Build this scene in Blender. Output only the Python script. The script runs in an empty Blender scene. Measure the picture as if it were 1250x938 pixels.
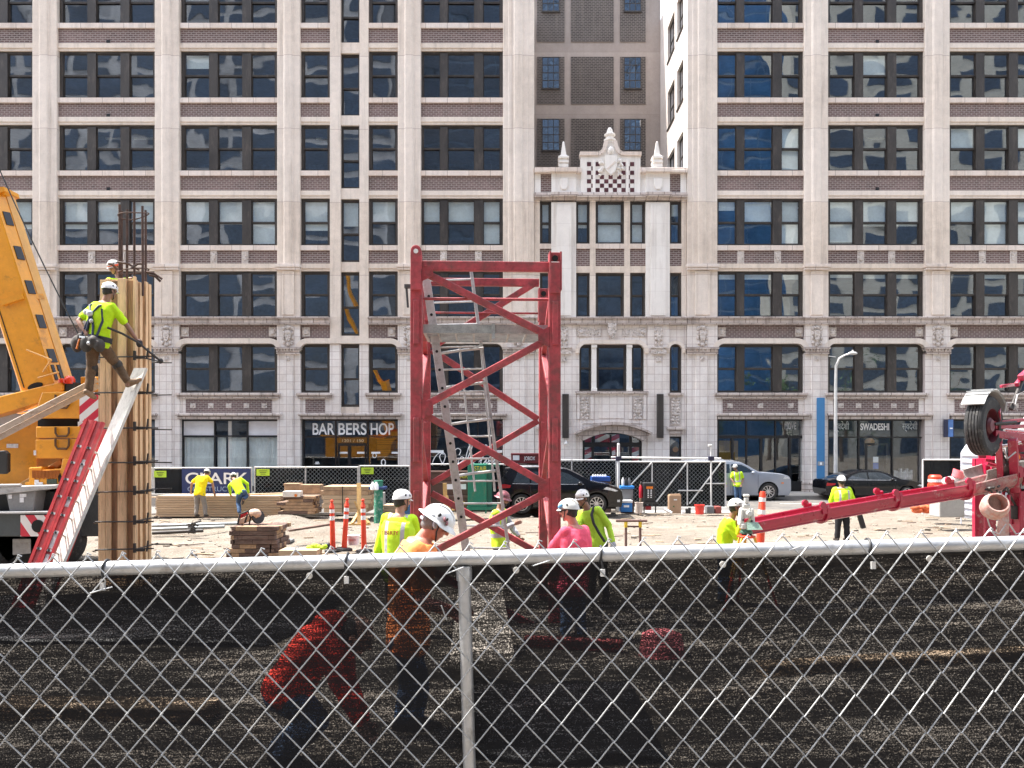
import bpy, bmesh, math, random
from mathutils import Vector, Matrix, noise
random.seed(7)
sc = bpy.context.scene
COL = sc.collection
FPX, CX, HY, CAMZ = 937.0, 625.0, 543.0, 2.65
R = math.radians

def P(px, py, Y):
    """point at distance Y seen at photo pixel px, py (used to take sizes off the photo)"""
    return Vector(((px-CX)*Y/FPX, Y, CAMZ+(HY-py)*Y/FPX))

def gz(x, y):
    """height of the site ground"""
    t = min(1.0, max(0.0, (13.0-y)/6.5)); t = t*t*(3-2*t)
    z = 0.40*t
    if y < 31:
        z += 0.05*noise.noise(Vector((x*.45, y*.45, 1.3)))*(1 if y > 4 else .3)
        if y > 14: z += .035*noise.noise(Vector((x*.7, y*2.6, 4.1)))+.02*noise.noise(Vector((x*2.1, y*3.2, 8.1)))
        z += 0.10*math.exp(-(((x+3.9)/2.5)**2+((y-17.6)/1.2)**2))
        # sand heap in front of the lumber
        z += 0.52*math.exp(-(((x+7.0)/1.25)**2+((y-23.2)/1.2)**2))
        z += 0.22*math.exp(-(((x+5.2)/1.3)**2+((y-22.2)/1.0)**2))
        z += 0.16*math.exp(-(((x-1.0)/2.5)**2+((y-26.3)/0.7)**2))
    return z

# ---------------------------------------------------------------- objects
def tag(o, label, cat, group=None, kind=None):
    if label: o['label'] = label
    if cat: o['category'] = cat
    if group: o['group'] = group
    if kind: o['kind'] = kind
    return o

def thing(name, label, cat, loc=(0, 0, 0), rz=0.0, group=None):
    o = bpy.data.objects.new(name, None)
    o.empty_display_size = .2
    COL.objects.link(o)
    o.location = loc
    o.rotation_euler = (0, 0, rz)
    return tag(o, label, cat, group)

def copy_tree(o, parent=None):
    c = o.copy(); COL.objects.link(c)
    if parent is not None: c.parent = parent
    for ch in list(o.children):
        copy_tree(ch, c)
    return c

def frame_of(d):
    d = Vector(d).normalized()
    up = Vector((0, 0, 1)) if abs(d.z) < .95 else Vector((0, 1, 0))
    s = d.cross(up).normalized()
    return d, s, s.cross(d).normalized()

class MB:
    def __init__(self):
        self.v = []; self.f = []; self.m = []; self.mi = 0
    def add(self, vs, fs):
        b = len(self.v)
        self.v += [Vector(v) for v in vs]
        for f in fs:
            self.f.append(tuple(b+i for i in f)); self.m.append(self.mi)
        return self
    def box(self, x0, x1, y0, y1, z0, z1):
        vs = [(x0,y0,z0),(x1,y0,z0),(x1,y1,z0),(x0,y1,z0),(x0,y0,z1),(x1,y0,z1),(x1,y1,z1),(x0,y1,z1)]
        return self.add(vs, [(0,3,2,1),(4,5,6,7),(0,1,5,4),(1,2,6,5),(2,3,7,6),(3,0,4,7)])
    def bar(self, p0, p1, w, h, up=None):
        """square bar from p0 to p1; w across, h along up"""
        p0 = Vector(p0); p1 = Vector(p1)
        d = (p1-p0).normalized()
        u = Vector(up) if up is not None else (Vector((0,0,1)) if abs(d.z) < .95 else Vector((0,1,0)))
        s = d.cross(u).normalized(); u = s.cross(d).normalized()
        vs = []
        for p in (p0, p1):
            for a, b in ((-1,-1),(1,-1),(1,1),(-1,1)):
                vs.append(p+s*a*w/2+u*b*h/2)
        return self.add(vs, [(0,1,2,3),(7,6,5,4),(0,4,5,1),(1,5,6,2),(2,6,7,3),(3,7,4,0)])
    def rings(self, rings, cap0=True, cap1=True, closed=False):
        n = len(rings[0]); b = len(self.v); vs = []
        for r in rings: vs += list(r)
        fs = []
        m = len(rings)
        for i in range(m if closed else m-1):
            j = (i+1) % m
            for k in range(n):
                l = (k+1) % n
                fs.append((i*n+k, i*n+l, j*n+l, j*n+k))
        if not closed:
            if cap0: fs.append(tuple(reversed(range(n))))
            if cap1: fs.append(tuple((m-1)*n+k for k in range(n)))
        return self.add(vs, fs)
    def tube(self, pts, r, n=8, closed=False, cap=True):
        pts = [Vector(p) for p in pts]
        rs = r if isinstance(r, (list, tuple)) else [r]*len(pts)
        rings = []; m = len(pts)
        ref = None
        for i, p in enumerate(pts):
            a = pts[i-1] if (i > 0 or closed) else p
            c = pts[(i+1) % m] if (i < m-1 or closed) else p
            d = (c-a)
            if d.length < 1e-9: d = Vector((0,0,1))
            d.normalize()
            if ref is None:
                _, s, u = frame_of(d)
            else:
                s = ref-d*ref.dot(d)
                if s.length < 1e-6: _, s, u = frame_of(d)
                s.normalize()
            u = s.cross(d)
            ref = s
            rings.append([p+(s*math.cos(2*math.pi*k/n)+u*math.sin(2*math.pi*k/n))*rs[i] for k in range(n)])
        return self.rings(rings, cap, cap, closed)
    def cyl(self, p0, p1, r0, r1=None, n=16):
        return self.tube([p0, p1], [r0, r0 if r1 is None else r1], n)
    def lathe(self, prof, c=(0,0,0), axis=(0,0,1), n=24, cap=True):
        """prof: list of (r, h) along axis"""
        c = Vector(c); d, s, u = frame_of(axis)
        rings = [[c+d*h+(s*math.cos(2*math.pi*k/n)+u*math.sin(2*math.pi*k/n))*max(r, 1e-4) for k in range(n)] for r, h in prof]
        return self.rings(rings, cap, cap)
    def ell(self, c, r, n=16, m=10, rot=None):
        c = Vector(c); rings = []
        if not isinstance(r, (list, tuple)): r = (r, r, r)
        for i in range(m+1):
            th = math.pi*i/m
            ring = []
            for k in range(n):
                a = 2*math.pi*k/n
                v = Vector((r[0]*math.sin(th)*math.cos(a)+1e-5*math.cos(a), r[1]*math.sin(th)*math.sin(a)+1e-5*math.sin(a), -r[2]*math.cos(th)))
                if rot is not None: v = rot @ v
                ring.append(c+v)
            rings.append(ring)
        return self.rings(rings)
    def prism(self, poly, a, b, axis='y'):
        """2-D polygon extruded from a to b along axis; poly is (x,z) for y, (y,z) for x, (x,y) for z"""
        def mk(p, t):
            return {'y': (p[0], t, p[1]), 'x': (t, p[0], p[1]), 'z': (p[0], p[1], t)}[axis]
        n = len(poly)
        vs = [mk(p, a) for p in poly]+[mk(p, b) for p in poly]
        fs = [tuple(reversed(range(n))), tuple(range(n, 2*n))]
        for k in range(n):
            l = (k+1) % n
            fs.append((k, l, n+l, n+k))
        return self.add(vs, fs)
    def quad(self, a, b, c, d):
        return self.add([a, b, c, d], [(0,1,2,3)])
    def xform(self, mat, start=0):
        for i in range(start, len(self.v)): self.v[i] = mat @ self.v[i]
        return self
    def mesh(self, name, mats):
        me = bpy.data.meshes.new(name)
        me.from_pydata([tuple(v) for v in self.v], [], self.f)
        for m in (mats if isinstance(mats, (list, tuple)) else [mats]): me.materials.append(m)
        me.polygons.foreach_set('material_index', self.m)
        bm = bmesh.new(); bm.from_mesh(me)
        bmesh.ops.recalc_face_normals(bm, faces=bm.faces)
        bm.to_mesh(me); bm.free()
        return me
    def build(self, name, mats, parent=None, world=True, smooth=None, bevel=0.0, seg=2, loc=None):
        """link as ONE object. world: the vertices are world coordinates (the parent is only moved, not turned)"""
        off = Vector((0,0,0))
        if world and parent is not None:
            p = parent
            while p is not None: off += p.location; p = p.parent
        elif world and loc is not None:
            off = Vector(loc)
        if off.length: self.v = [v-off for v in self.v]
        me = self.mesh(name, mats)
        o = bpy.data.objects.new(name, me)
        COL.objects.link(o)
        if parent is not None: o.parent = parent
        elif loc is not None: o.location = loc
        if smooth is not None:
            me.polygons.foreach_set('use_smooth', [True]*len(me.polygons))
            me.set_sharp_from_angle(angle=R(smooth))
        if bevel:
            b = o.modifiers.new('edge', 'BEVEL'); b.width = bevel; b.segments = seg; b.limit_method = 'ANGLE'; b.angle_limit = R(40)
            b.harden_normals = False
        return o

def link_mesh(name, me, parent=None, loc=None):
    o = bpy.data.objects.new(name, me); COL.objects.link(o)
    if parent is not None: o.parent = parent
    if loc is not None: o.location = loc
    return o

def text_obj(name, s, size, loc, mat, parent=None, rot=(math.pi/2,0,0), extrude=.004, align='CENTER', width=None, weight=0.0, shear=0.0, spacing=1.0):
    cu = bpy.data.curves.new(name, 'FONT')
    cu.body = s; cu.size = size; cu.extrude = extrude; cu.align_x = align; cu.align_y = 'CENTER'
    cu.offset = weight; cu.shear = shear; cu.space_character = spacing
    tmp = bpy.data.objects.new(name, cu); COL.objects.link(tmp)
    dg = bpy.context.evaluated_depsgraph_get()
    me = bpy.data.meshes.new_from_object(tmp.evaluated_get(dg))
    bpy.data.objects.remove(tmp)
    if width:
        xs = [v.co.x for v in me.vertices]
        k = width/(max(xs)-min(xs))
        for v in me.vertices: v.co.x *= k
    me.materials.clear(); me.materials.append(mat)
    o = bpy.data.objects.new(name, me); COL.objects.link(o)
    o.rotation_euler = rot
    o.location = loc
    if parent is not None:
        off = Vector((0,0,0)); p = parent
        while p is not None: off += p.location; p = p.parent
        o.parent = parent
        o.location = Vector(loc)-off
    return o

# ---------------------------------------------------------------- materials
_M = {}
def newmat(name):
    m = bpy.data.materials.new(name); m.use_nodes = True
    nt = m.node_tree; nt.nodes.clear()
    out = nt.nodes.new('ShaderNodeOutputMaterial')
    return m, nt, out
def N(nt, t, **kw):
    n = nt.nodes.new(t)
    for k, v in kw.items(): setattr(n, k, v)
    return n
def L(nt, a, b): nt.links.new(a, b)
def rgb(c): return (c[0], c[1], c[2], 1.0)
def mixc(nt, fac, a, b, blend='MIX'):
    n = N(nt, 'ShaderNodeMix', data_type='RGBA', blend_type=blend)
    if hasattr(fac, 'node'): L(nt, fac, n.inputs[0])
    else: n.inputs[0].default_value = fac
    for i, c in ((6, a), (7, b)):
        if hasattr(c, 'node'): L(nt, c, n.inputs[i])
        else: n.inputs[i].default_value = rgb(c)
    return n.outputs[2]
def ramp(nt, src, stops):
    n = N(nt, 'ShaderNodeValToRGB')
    e = n.color_ramp.elements
    while len(e) < len(stops): e.new(.5)
    for i, (p, c) in enumerate(stops):
        e[i].position = p
        e[i].color = rgb(c) if isinstance(c, (tuple, list)) else (c, c, c, 1)
    L(nt, src, n.inputs[0])
    return n.outputs[0]
def math_(nt, op, a, b=None, c=None):
    n = N(nt, 'ShaderNodeMath', operation=op)
    for i, v in enumerate((a, b, c)):
        if v is None: continue
        if hasattr(v, 'node'): L(nt, v, n.inputs[i])
        else: n.inputs[i].default_value = v
    return n.outputs[0]
def nz(nt, vec, scale, detail=4, rough=.55, dist=0.0):
    n = N(nt, 'ShaderNodeTexNoise'); n.inputs['Scale'].default_value = scale
    n.inputs['Detail'].default_value = detail; n.inputs['Roughness'].default_value = rough; n.inputs['Distortion'].default_value = dist
    if vec is not None: L(nt, vec, n.inputs['Vector'])
    return n.outputs['Fac']
def objvec(nt, scale=None):
    tc = N(nt, 'ShaderNodeTexCoord')
    v = tc.outputs['Object']
    if scale:
        mp = N(nt, 'ShaderNodeMapping'); mp.inputs['Scale'].default_value = scale; L(nt, v, mp.inputs[0]); v = mp.outputs[0]
    return v
def bump(nt, h, strength, dist=.01):
    b = N(nt, 'ShaderNodeBump'); b.inputs['Strength'].default_value = strength; b.inputs['Distance'].default_value = dist
    L(nt, h, b.inputs['Height']); return b.outputs[0]

def M(name, col, rough=.55, metal=0.0, var=.18, scale=3.0, stretch=None, dirt=None, dirt_amt=.0, bmp=.0, bscale=60, spec=.5, coat=0.0, ao=False):
    """painted or raw surface: colour with two scales of uneven wear"""
    if name in _M: return _M[name]
    m, nt, out = newmat(name)
    b = N(nt, 'ShaderNodeBsdfPrincipled'); L(nt, b.outputs[0], out.inputs[0])
    v = objvec(nt, stretch)
    n1 = nz(nt, v, scale, 5, .6); n2 = nz(nt, v, scale*9, 3, .6)
    f = math_(nt, 'ADD', math_(nt, 'MULTIPLY', n1, .65), math_(nt, 'MULTIPLY', n2, .35))
    lo = tuple(max(0, c*(1-var*1.6)) for c in col); hi = tuple(min(1, c*(1+var*1.6)) for c in col)
    c = ramp(nt, f, [(.32, lo), (.5, col), (.68, hi)])
    if dirt:
        g = nz(nt, v, scale*2.3, 6, .7)
        c = mixc(nt, ramp(nt, g, [(.62-dirt_amt*.3, 0.0), (.72, 1.0)]), c, dirt)
    L(nt, c, b.inputs['Base Color'])
    b.inputs['Metallic'].default_value = metal
    if var > .03: L(nt, ramp(nt, n1, [(.3, max(.03, rough-.1)), (.7, min(1, rough+.1))]), b.inputs['Roughness'])
    else: b.inputs['Roughness'].default_value = rough
    b.inputs['Specular IOR Level'].default_value = spec
    b.inputs['Coat Weight'].default_value = coat
    b.inputs['Coat Roughness'].default_value = .05
    if bmp:
        L(nt, bump(nt, nz(nt, v, bscale, 4, .6), bmp), b.inputs['Normal'])
    _M[name] = m
    return m
# ---------------------------------------------------------------- materials of the building
FY = 41.0; K = FY/FPX
def bx(px): return (px-CX)*K
def bz(py): return CAMZ+(HY-py)*K
BASE_Z = 0.14

def wall_mat(name, base, var, joint=None, jw=0, bwid=.4, bhei=.4, joint_amt=.5, stain=.35, side=False, off=0.0, bump_amt=.15, carve=0.0, rough=.6, stain_hollow_col=(.30,.25,.21)):
    m, nt, out = newmat(name)
    b = N(nt, 'ShaderNodeBsdfPrincipled'); L(nt, b.outputs[0], out.inputs[0])
    tc = N(nt, 'ShaderNodeTexCoord')
    sp = N(nt, 'ShaderNodeSeparateXYZ'); L(nt, tc.outputs['Object'], sp.inputs[0])
    cb = N(nt, 'ShaderNodeCombineXYZ'); L(nt, sp.outputs[1 if side else 0], cb.inputs[0]); L(nt, sp.outputs[2], cb.inputs[1])
    o = tc.outputs['Object']
    n1 = nz(nt, o, .35, 5, .6); n2 = nz(nt, o, 3.0, 6, .65); n3 = nz(nt, o, 22, 3, .6)
    mp = N(nt, 'ShaderNodeMapping'); mp.inputs['Scale'].default_value = (2.2, 2.2, .16); L(nt, o, mp.inputs[0])
    streak = nz(nt, mp.outputs[0], 1.6, 5, .65)
    f = math_(nt, 'ADD', math_(nt, 'MULTIPLY', n1, .4), math_(nt, 'ADD', math_(nt, 'MULTIPLY', n2, .35), math_(nt, 'MULTIPLY', n3, .25)))
    lo = tuple(c*(1-var) for c in base); hi = tuple(min(.9, c*(1+var)) for c in base)
    c = ramp(nt, f, [(.36, lo), (.64, hi)])
    c = mixc(nt, math_(nt, 'MULTIPLY', ramp(nt, streak, [(.52, 0.0), (.75, 1.0)]), stain), c, stain_hollow_col)
    h = f
    if joint:
        br = N(nt, 'ShaderNodeTexBrick'); L(nt, cb.outputs[0], br.inputs[0])
        br.offset = off; br.squash = 1.0
        br.inputs['Color1'].default_value = (.38,.38,.38,1); br.inputs['Color2'].default_value = (.62,.62,.62,1); br.inputs['Mortar'].default_value = (0.5,.5,.5,1)
        br.inputs['Scale'].default_value = 1.0; br.inputs['Mortar Size'].default_value = jw
        br.inputs['Mortar Smooth'].default_value = .2; br.inputs['Bias'].default_value = 0
        br.inputs['Brick Width'].default_value = bwid; br.inputs['Row Height'].default_value = bhei
        c = mixc(nt, .55, c, mixc(nt, 1.0, c, br.outputs[0], 'OVERLAY'))
        jm = math_(nt, 'MULTIPLY', br.outputs['Fac'], joint_amt)
        c = mixc(nt, jm, c, joint)
    L(nt, c, b.inputs['Base Color'])
    b.inputs['Roughness'].default_value = rough
    b.inputs['Specular IOR Level'].default_value = .35
    if carve:
        vo = N(nt, 'ShaderNodeTexVoronoi'); vo.inputs['Scale'].default_value = 7.0; L(nt, o, vo.inputs[0])
        hh = math_(nt, 'ADD', vo.outputs[0], math_(nt, 'MULTIPLY', nz(nt, o, 14, 3), .8))
        L(nt, bump(nt, hh, carve, .06), b.inputs['Normal'])
        c2 = mixc(nt, ramp(nt, hh, [(.45, .75), (.75, 0.0)]), c, tuple(x*.55 for x in stain_hollow_col))  # low parts of the carving mixed darker
        L(nt, c2, b.inputs['Base Color'])
    elif bump_amt:
        L(nt, bump(nt, n3, bump_amt, .01), b.inputs['Normal'])
    return m

CREAM = (.745,.66,.58); TERRA = (.78,.725,.685)
m_cream = wall_mat('cream_masonry', CREAM, .16, (.36,.27,.25), .012, 40.0, 3.894, .8, .42)
m_ledge = wall_mat('cream_ledge', (.73,.64,.575), .16, (.27,.21,.19), .014, 1.15, 40, .8, .45)
m_tile = wall_mat('terracotta_block', TERRA, .16, (.42,.33,.31), .014, .40, .40, .7, .22)
m_weather = wall_mat('weathered_terracotta', (.58,.51,.47), .30, (.18,.13,.11), .022, .62, .26, .8, .8, off=.5, stain_hollow_col=(.17,.13,.11))
m_carved = wall_mat('carved_terracotta', (.62,.56,.52), .2, carve=.9, stain=.4)
m_brick = wall_mat('purple_brown_brick', (.155,.10,.095), .5, (.40,.36,.34), .020, .27, .105, .7, .2, off=.5, bump_amt=.3, rough=.8, stain_hollow_col=(.07,.05,.05))
m_brickside = wall_mat('purple_brown_brick_return', (.115,.080,.075), .35, (.30,.26,.25), .016, .24, .088, .6, .2, side=True, off=.5, rough=.8)
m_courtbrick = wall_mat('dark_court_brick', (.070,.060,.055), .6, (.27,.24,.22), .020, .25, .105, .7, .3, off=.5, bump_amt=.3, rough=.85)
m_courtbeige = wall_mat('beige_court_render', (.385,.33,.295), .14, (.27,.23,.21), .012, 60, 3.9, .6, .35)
m_white = wall_mat('white_glazed_pier', (.83,.80,.76), .07, (.5,.45,.42), .01, 40, 1.2, .4, .35)
m_maroon = M('maroon_glazed_square', (.10,.035,.04), .35, var=.4, scale=1.5)
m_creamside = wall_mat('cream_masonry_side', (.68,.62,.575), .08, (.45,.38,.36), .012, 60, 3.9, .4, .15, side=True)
m_frame = M('bronze_window_frame', (.042,.036,.032), .5, var=.25, scale=2, stretch=(1,1,.3), dirt=(.09,.075,.065), dirt_amt=.3)
m_black = M('black_storefront_metal', (.012,.013,.016), .35, var=.2)
m_roof = M('roof_felt', (.08,.08,.08), .9)
m_blind = M('window_blind', (.80,.86,.84), .8, var=.10, scale=.9)
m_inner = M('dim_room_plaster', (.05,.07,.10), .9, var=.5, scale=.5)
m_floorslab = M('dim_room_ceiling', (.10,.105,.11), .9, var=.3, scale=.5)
m_lamp = M('ceiling_light_strip', (.85,.85,.8), .5)
m_ltr = M('white_lettering', (.94,.95,.96), .5, var=.03)

def glass_mat(name, tint, refl, wav=.05, wsc=.55, ior_pow=3.0):
    """clear window glass: mirror of the street over a tinted see-through pane, old rolled glass ripples"""
    m, nt, out = newmat(name)
    tr = N(nt, 'ShaderNodeBsdfTransparent'); tr.inputs[0].default_value = rgb(tint)
    gl = N(nt, 'ShaderNodeBsdfGlossy'); gl.inputs['Roughness'].default_value = .015; gl.inputs[0].default_value = (.90,.95,1.0,1)
    tc = N(nt, 'ShaderNodeTexCoord')
    n1 = nz(nt, tc.outputs['Object'], wsc, 1, .4, .15)
    n2 = nz(nt, tc.outputs['Object'], wsc*.3, 1, .5)
    h = math_(nt, 'ADD', n1, math_(nt, 'MULTIPLY', n2, 1.5))
    bn = bump(nt, h, wav, .25)
    L(nt, bn, gl.inputs['Normal'])
    lw = N(nt, 'ShaderNodeLayerWeight'); lw.inputs[0].default_value = .5
    f = math_(nt, 'ADD', math_(nt, 'MULTIPLY', math_(nt, 'POWER', lw.outputs['Facing'], ior_pow), .8), refl)
    f = math_(nt, 'MINIMUM', f, 1.0)
    mx = N(nt, 'ShaderNodeMixShader'); L(nt, f, mx.inputs[0]); L(nt, tr.outputs[0], mx.inputs[1]); L(nt, gl.outputs[0], mx.inputs[2])
    L(nt, mx.outputs[0], out.inputs[0])
    return m
m_glass = glass_mat('window_glass', (.90,.95,.97), .23)
m_shopglass = glass_mat('shop_glass', (.88,.92,.93), .12, .02, .5)

building = thing('office_building', 'cream pilastered office building with purple brick spandrels and street level shops', 'building', (0, FY, 0))

TOPS = [-27, 62, 152, 242, 331]; BOTS = [29, 120, 209, 300, 388]
F3 = [(.034,.29),(.378,.63),(.722,.966)]
FN = [(.022,.232),(.322,.652),(.755,.966)]
F1 = [(.09,.91)]
LB = [(-78,41,F3),(71,190,F3),(220,339,F3),(367,403,F1),(450,486,F1),(514,614,FN)]
RB = [(875,981,FN),(1010,1128,F3),(1158,1277,F3)]
SLIT = (416,439)
TOPZ = 29.3

def eb_each(name, mat, boxes, parent=None, bevel=0):
    for b in boxes:
        mb = MB(); fb(mb, *b); mb.build(name, mat, parent or building, bevel=bevel)
def fb(mb, x0, x1, yt, yb, d0, d1, pz=0.0):
    """box on the facade: photo columns x0..x1, rows yt..yb, from depth d0 (behind) to d1 (in front of the facade plane)"""
    mb.box(bx(x0), bx(x1), FY-d1, FY-d0, bz(yb), bz(yt))

wrnd = random.Random(3)
def window(x0, x1, yt, yb, sashes, blinds=None, fy=0.0, meet=.5, name='window', single=False, arch=False, gmat=None):
    fr = MB()
    X0, X1, Z0, Z1 = bx(x0), bx(x1), bz(yb), bz(yt)
    w = X1-X0; h = Z1-Z0
    Yf = FY+.13-fy
    fw = .09
    fr.box(X0, X1, Yf, Yf+.2, Z0, Z0+fw); fr.box(X0, X1, Yf, Yf+.2, Z1-fw*1.2, Z1)
    zs0, zs1 = Z0+fw, Z1-fw*1.2
    edges = [X0]
    for a, b in sashes: edges += [X0+a*w, X0+b*w]
    edges.append(X1)
    for i in range(0, len(edges), 2):
        fr.box(edges[i], edges[i+1], Yf-(.05 if 0 < i < len(edges)-2 else 0), Yf+.2, zs0, zs1)
    gl = MB()
    zm = zs0+(zs1-zs0)*(1-meet)
    for a, b in sashes:
        xa, xb = X0+a*w, X0+b*w
        t = .045
        if single:
            zz = [(zs0, zs1, .1)]
        else:
            zz = [(zs0, zm, .13), (zm, zs1, .07)]
            fr.box(xa, xb, Yf+.05, Yf+.16, zm-.045, zm+.045)
        for zA, zB, dy in zz:
            fr.box(xa, xa+t, Yf+dy-.03, Yf+dy+.03, zA, zB); fr.box(xb-t, xb, Yf+dy-.03, Yf+dy+.03, zA, zB)
            fr.box(xa+t, xb-t, Yf+dy-.032, Yf+dy+.032, zA, zA+t*1.3); fr.box(xa+t, xb-t, Yf+dy-.032, Yf+dy+.032, zB-t, zB)
            tx = wrnd.uniform(-.012, .012); tz = wrnd.uniform(-.010, .010)
            cw, ch = (xb-xa)/2, (zB-zA)/2
            y = Yf+dy
            def q(sx, sz): return (xa+cw+sx*cw, y+sx*cw*tx+sz*ch*tz, zA+ch+sz*ch)
            gl.quad(q(-1,-1), q(1,-1), q(1,1), q(-1,1))
    if arch:
        pass
    o = fr.build(name, m_frame, building)
    # panes
    g = MB(); g.v, g.f, g.m = gl.v, gl.f, gl.m
    g.build('pane', gmat or m_glass, o)
    if blinds:
        for (a, b), frac in zip(sashes, blinds):
            if not frac: continue
            xa, xb = X0+a*w+.03, X0+b*w-.03
            bm_ = MB(); bm_.box(xa, xb, Yf+.205, Yf+.215, zs1-(zs1-zs0)*frac, zs1+.02)
            bm_.build('blind', m_blind, o)
    return o

# ---- windows of the two wings
BL = {(3,-78):(0,.5,.62),(3,71):(.62,.62,.62),(3,220):(.5,.52,1.0),(3,367):(.66,),(3,450):(.5,),(3,514):(.5,.5,1.0),
      (3,875):(.2,.5,.95),(3,1010):(.93,.56,.56),(3,1158):(.5,1.0,1.0),(2,875):(0,0,1.0),(4,875):(.12,.12,.12),(4,1010):(.08,.1,.1),(1,1010):(0,.5,0),
      (4,1158):(0,.1,.1),(0,220):(.4,0,0),(1,220):(.3,0,0),(2,1158):(.45,0,.5)}
for r in range(5):
    for x0, x1, fr in LB+RB:
        window(x0, x1, TOPS[r], BOTS[r], fr, BL.get((r, x0)))
for x0, x1, fr in LB+RB:
    window(x0, x1, 420, 480, fr)
for a, b, bl in ((-20,52,0),(65,141,0),(153,230,0),(243,320,.4),(332,410,0),(421,497,0)):
    window(SLIT[0], SLIT[1], a, b, [(.06,.94)], (bl,) if bl else None, fy=-.02, meet=.55)

# ---- spandrels, sills, lintels: one panel per storey and bay
orn = lambda mb, cx, cy, s: fb(mb, cx-s, cx+s, cy-s, cy+s, 0, .03)
def shield_poly(cx, cz, w, h):
    return [(cx-w/2, cz+h/2), (cx-w/2, cz-h*.05), (cx-w*.38, cz-h*.28), (cx, cz-h/2), (cx+w*.38, cz-h*.28), (cx+w/2, cz-h*.05), (cx+w/2, cz+h/2)]
for x0, x1, fr in LB+RB:
    for r in range(-1, 4):
        yb = BOTS[r] if r >= 0 else -60
        yt = TOPS[r+1]
        br = MB(); fb(br, x0, x1, yb+6, yt-9, -.5, -.03)
        o = br.build('spandrel', m_brick, building)
        sl = MB(); fb(sl, x0, x1, yb, yb+6, -.5, .07)
        sl.build('sill', m_ledge, o)
        ln = MB(); fb(ln, x0, x1, yt-9, yt-3.2, -.5, .02); fb(ln, x0, x1, yt-3.2, yt, -.5, -.03)
        ln.build('lintel', m_cream, o)
        if r == 3 and x1-x0 > 60:
            for f in ((.345, .665) if fr is F3 else (.275, .70)):
                cx = x0+(x1-x0)*f
                om = MB(); fb(om, cx-4.2, cx+4.2, yb+6, yt-9, -.02, .02)
                om.prism(shield_poly(bx(cx), bz((yb+yt)/2-1), .2, .42), FY-.06, FY-.021)
                om.build('shield_ornament', m_carved, o, bevel=.012)
        elif r in (0,1,2) and fr is F3 and x0 in (71, 1010):
            vt = MB(); fb(vt, x0+59, x0+63, yt-13, yt-9.5, -.025, .01)
            vt.build('vent', m_black, o)
    # frieze brick and moulding over row five, sill and panel below it
    br = MB(); fb(br, x0, x1, 397.5, 413, -.5, .0)
    o = br.build('frieze_panel', m_brick, building)
    wide = x1-x0 > 60
    for cx in ((x0+6, x1-6) if wide else ((x0+7,) if x0 < 400 else (x1-8,))):
        ob = MB(); fb(ob, cx-4.6, cx+4.6, 400, 411, .001, .05)
        ob.lathe([(.16,0),(.13,.05),(.05,.06)], (bx(cx), FY-.05, bz(405.5)), (0,-1,0), 12)
        ob.build('rosette_block', m_carved, o)
    sl = MB(); fb(sl, x0-4, x1+4, 480, 483, -.5, .24); fb(sl, x0-3, x1+3, 483, 486.5, -.5, .16)
    sl.build('sill', m_weather, building, bevel=.02)
    pn = MB(); fb(pn, x0, x1, 486.5, 505, -.5, .02)
    o2 = pn.build('tiled_panel', m_tile, building)
    inn = MB(); ins = 9 if wide else 8
    fb(inn, x0+ins-2, x1-ins+2, 487.5, 504, .021, .035)
    inn.build('brick_inlay', m_brick, o2)
    if wide:
        n = 5 if fr is F3 else (5 if x0 < 600 else 3)
        for i in range(n):
            cx = x0+16+(x1-x0-32)*i/(n-1)
            sq = MB(); fb(sq, cx-3.3, cx+3.3, 492.5, 498.5, .036, .06)
            sq.lathe([(.07,0),(.05,.03)], (bx(cx), FY-.06, bz(495.5)), (0,-1,0), 8)
            sq.build('ornament_square', m_carved, o2)

def arch_band(x0, x1, ytop, t, rr, yend, d0, d1, mat, name, corner=True):
    """flat moulding over an opening with quarter-round ends"""
    pts_o, pts_i = [], []
    X0, X1, Zt = bx(x0), bx(x1), bz(ytop)
    r = rr*K; T = t*K
    for k in range(9):
        a = math.pi-math.pi/2*k/8
        pts_o.append((X0-T+(r+T)+(r+T)*math.cos(a), Zt+T-(r+T)+(r+T)*math.sin(a)))
        pts_i.append((X0+r+r*math.cos(a), Zt-r+r*math.sin(a)))
    for k in range(9):
        a = math.pi/2-math.pi/2*k/8
        pts_o.append((X1+T-(r+T)+(r+T)*math.cos(a), Zt+T-(r+T)+(r+T)*math.sin(a)))
        pts_i.append((X1-r+r*math.cos(a), Zt-r+r*math.sin(a)))
    ze = bz(yend)
    pts_o = [(X0-T, ze)]+pts_o+[(X1+T, ze)]; pts_i = [(X0, ze)]+pts_i+[(X1, ze)]
    mb = MB()
    n = len(pts_o)
    for k in range(n-1):
        a, b, c, d = pts_o[k], pts_o[k+1], pts_i[k+1], pts_i[k]
        mb.prism([a, b, c, d], FY-d1, FY-d0)
    if corner:
        # fillets in the window corners
        for s, X in ((1, X0), (-1, X1)):
            poly = [(X, Zt)]
            for k in range(9):
                a = math.pi/2*k/8
                poly.append((X+s*(r-r*math.cos(a)), Zt-r+r*math.sin(a)))
            mb.prism(poly, FY+.12, FY+.45)
    bm = bmesh.new(); me = mb.mesh('tmp', mat); bm.from_mesh(me)
    bmesh.ops.remove_doubles(bm, verts=bm.verts, dist=1e-4)
    dead = [f for f in bm.faces if len([e for e in f.edges if len(e.link_faces) > 2]) >= 2 and f.normal.y*f.normal.y < .01 and all(len(e.link_faces) > 2 for e in f.edges)]
    bm.to_mesh(me); bm.free()
    off = Vector((0, FY, 0))
    for v in me.vertices: v.co -= off
    me.name = name
    return link_mesh(name, me, building)
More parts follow.
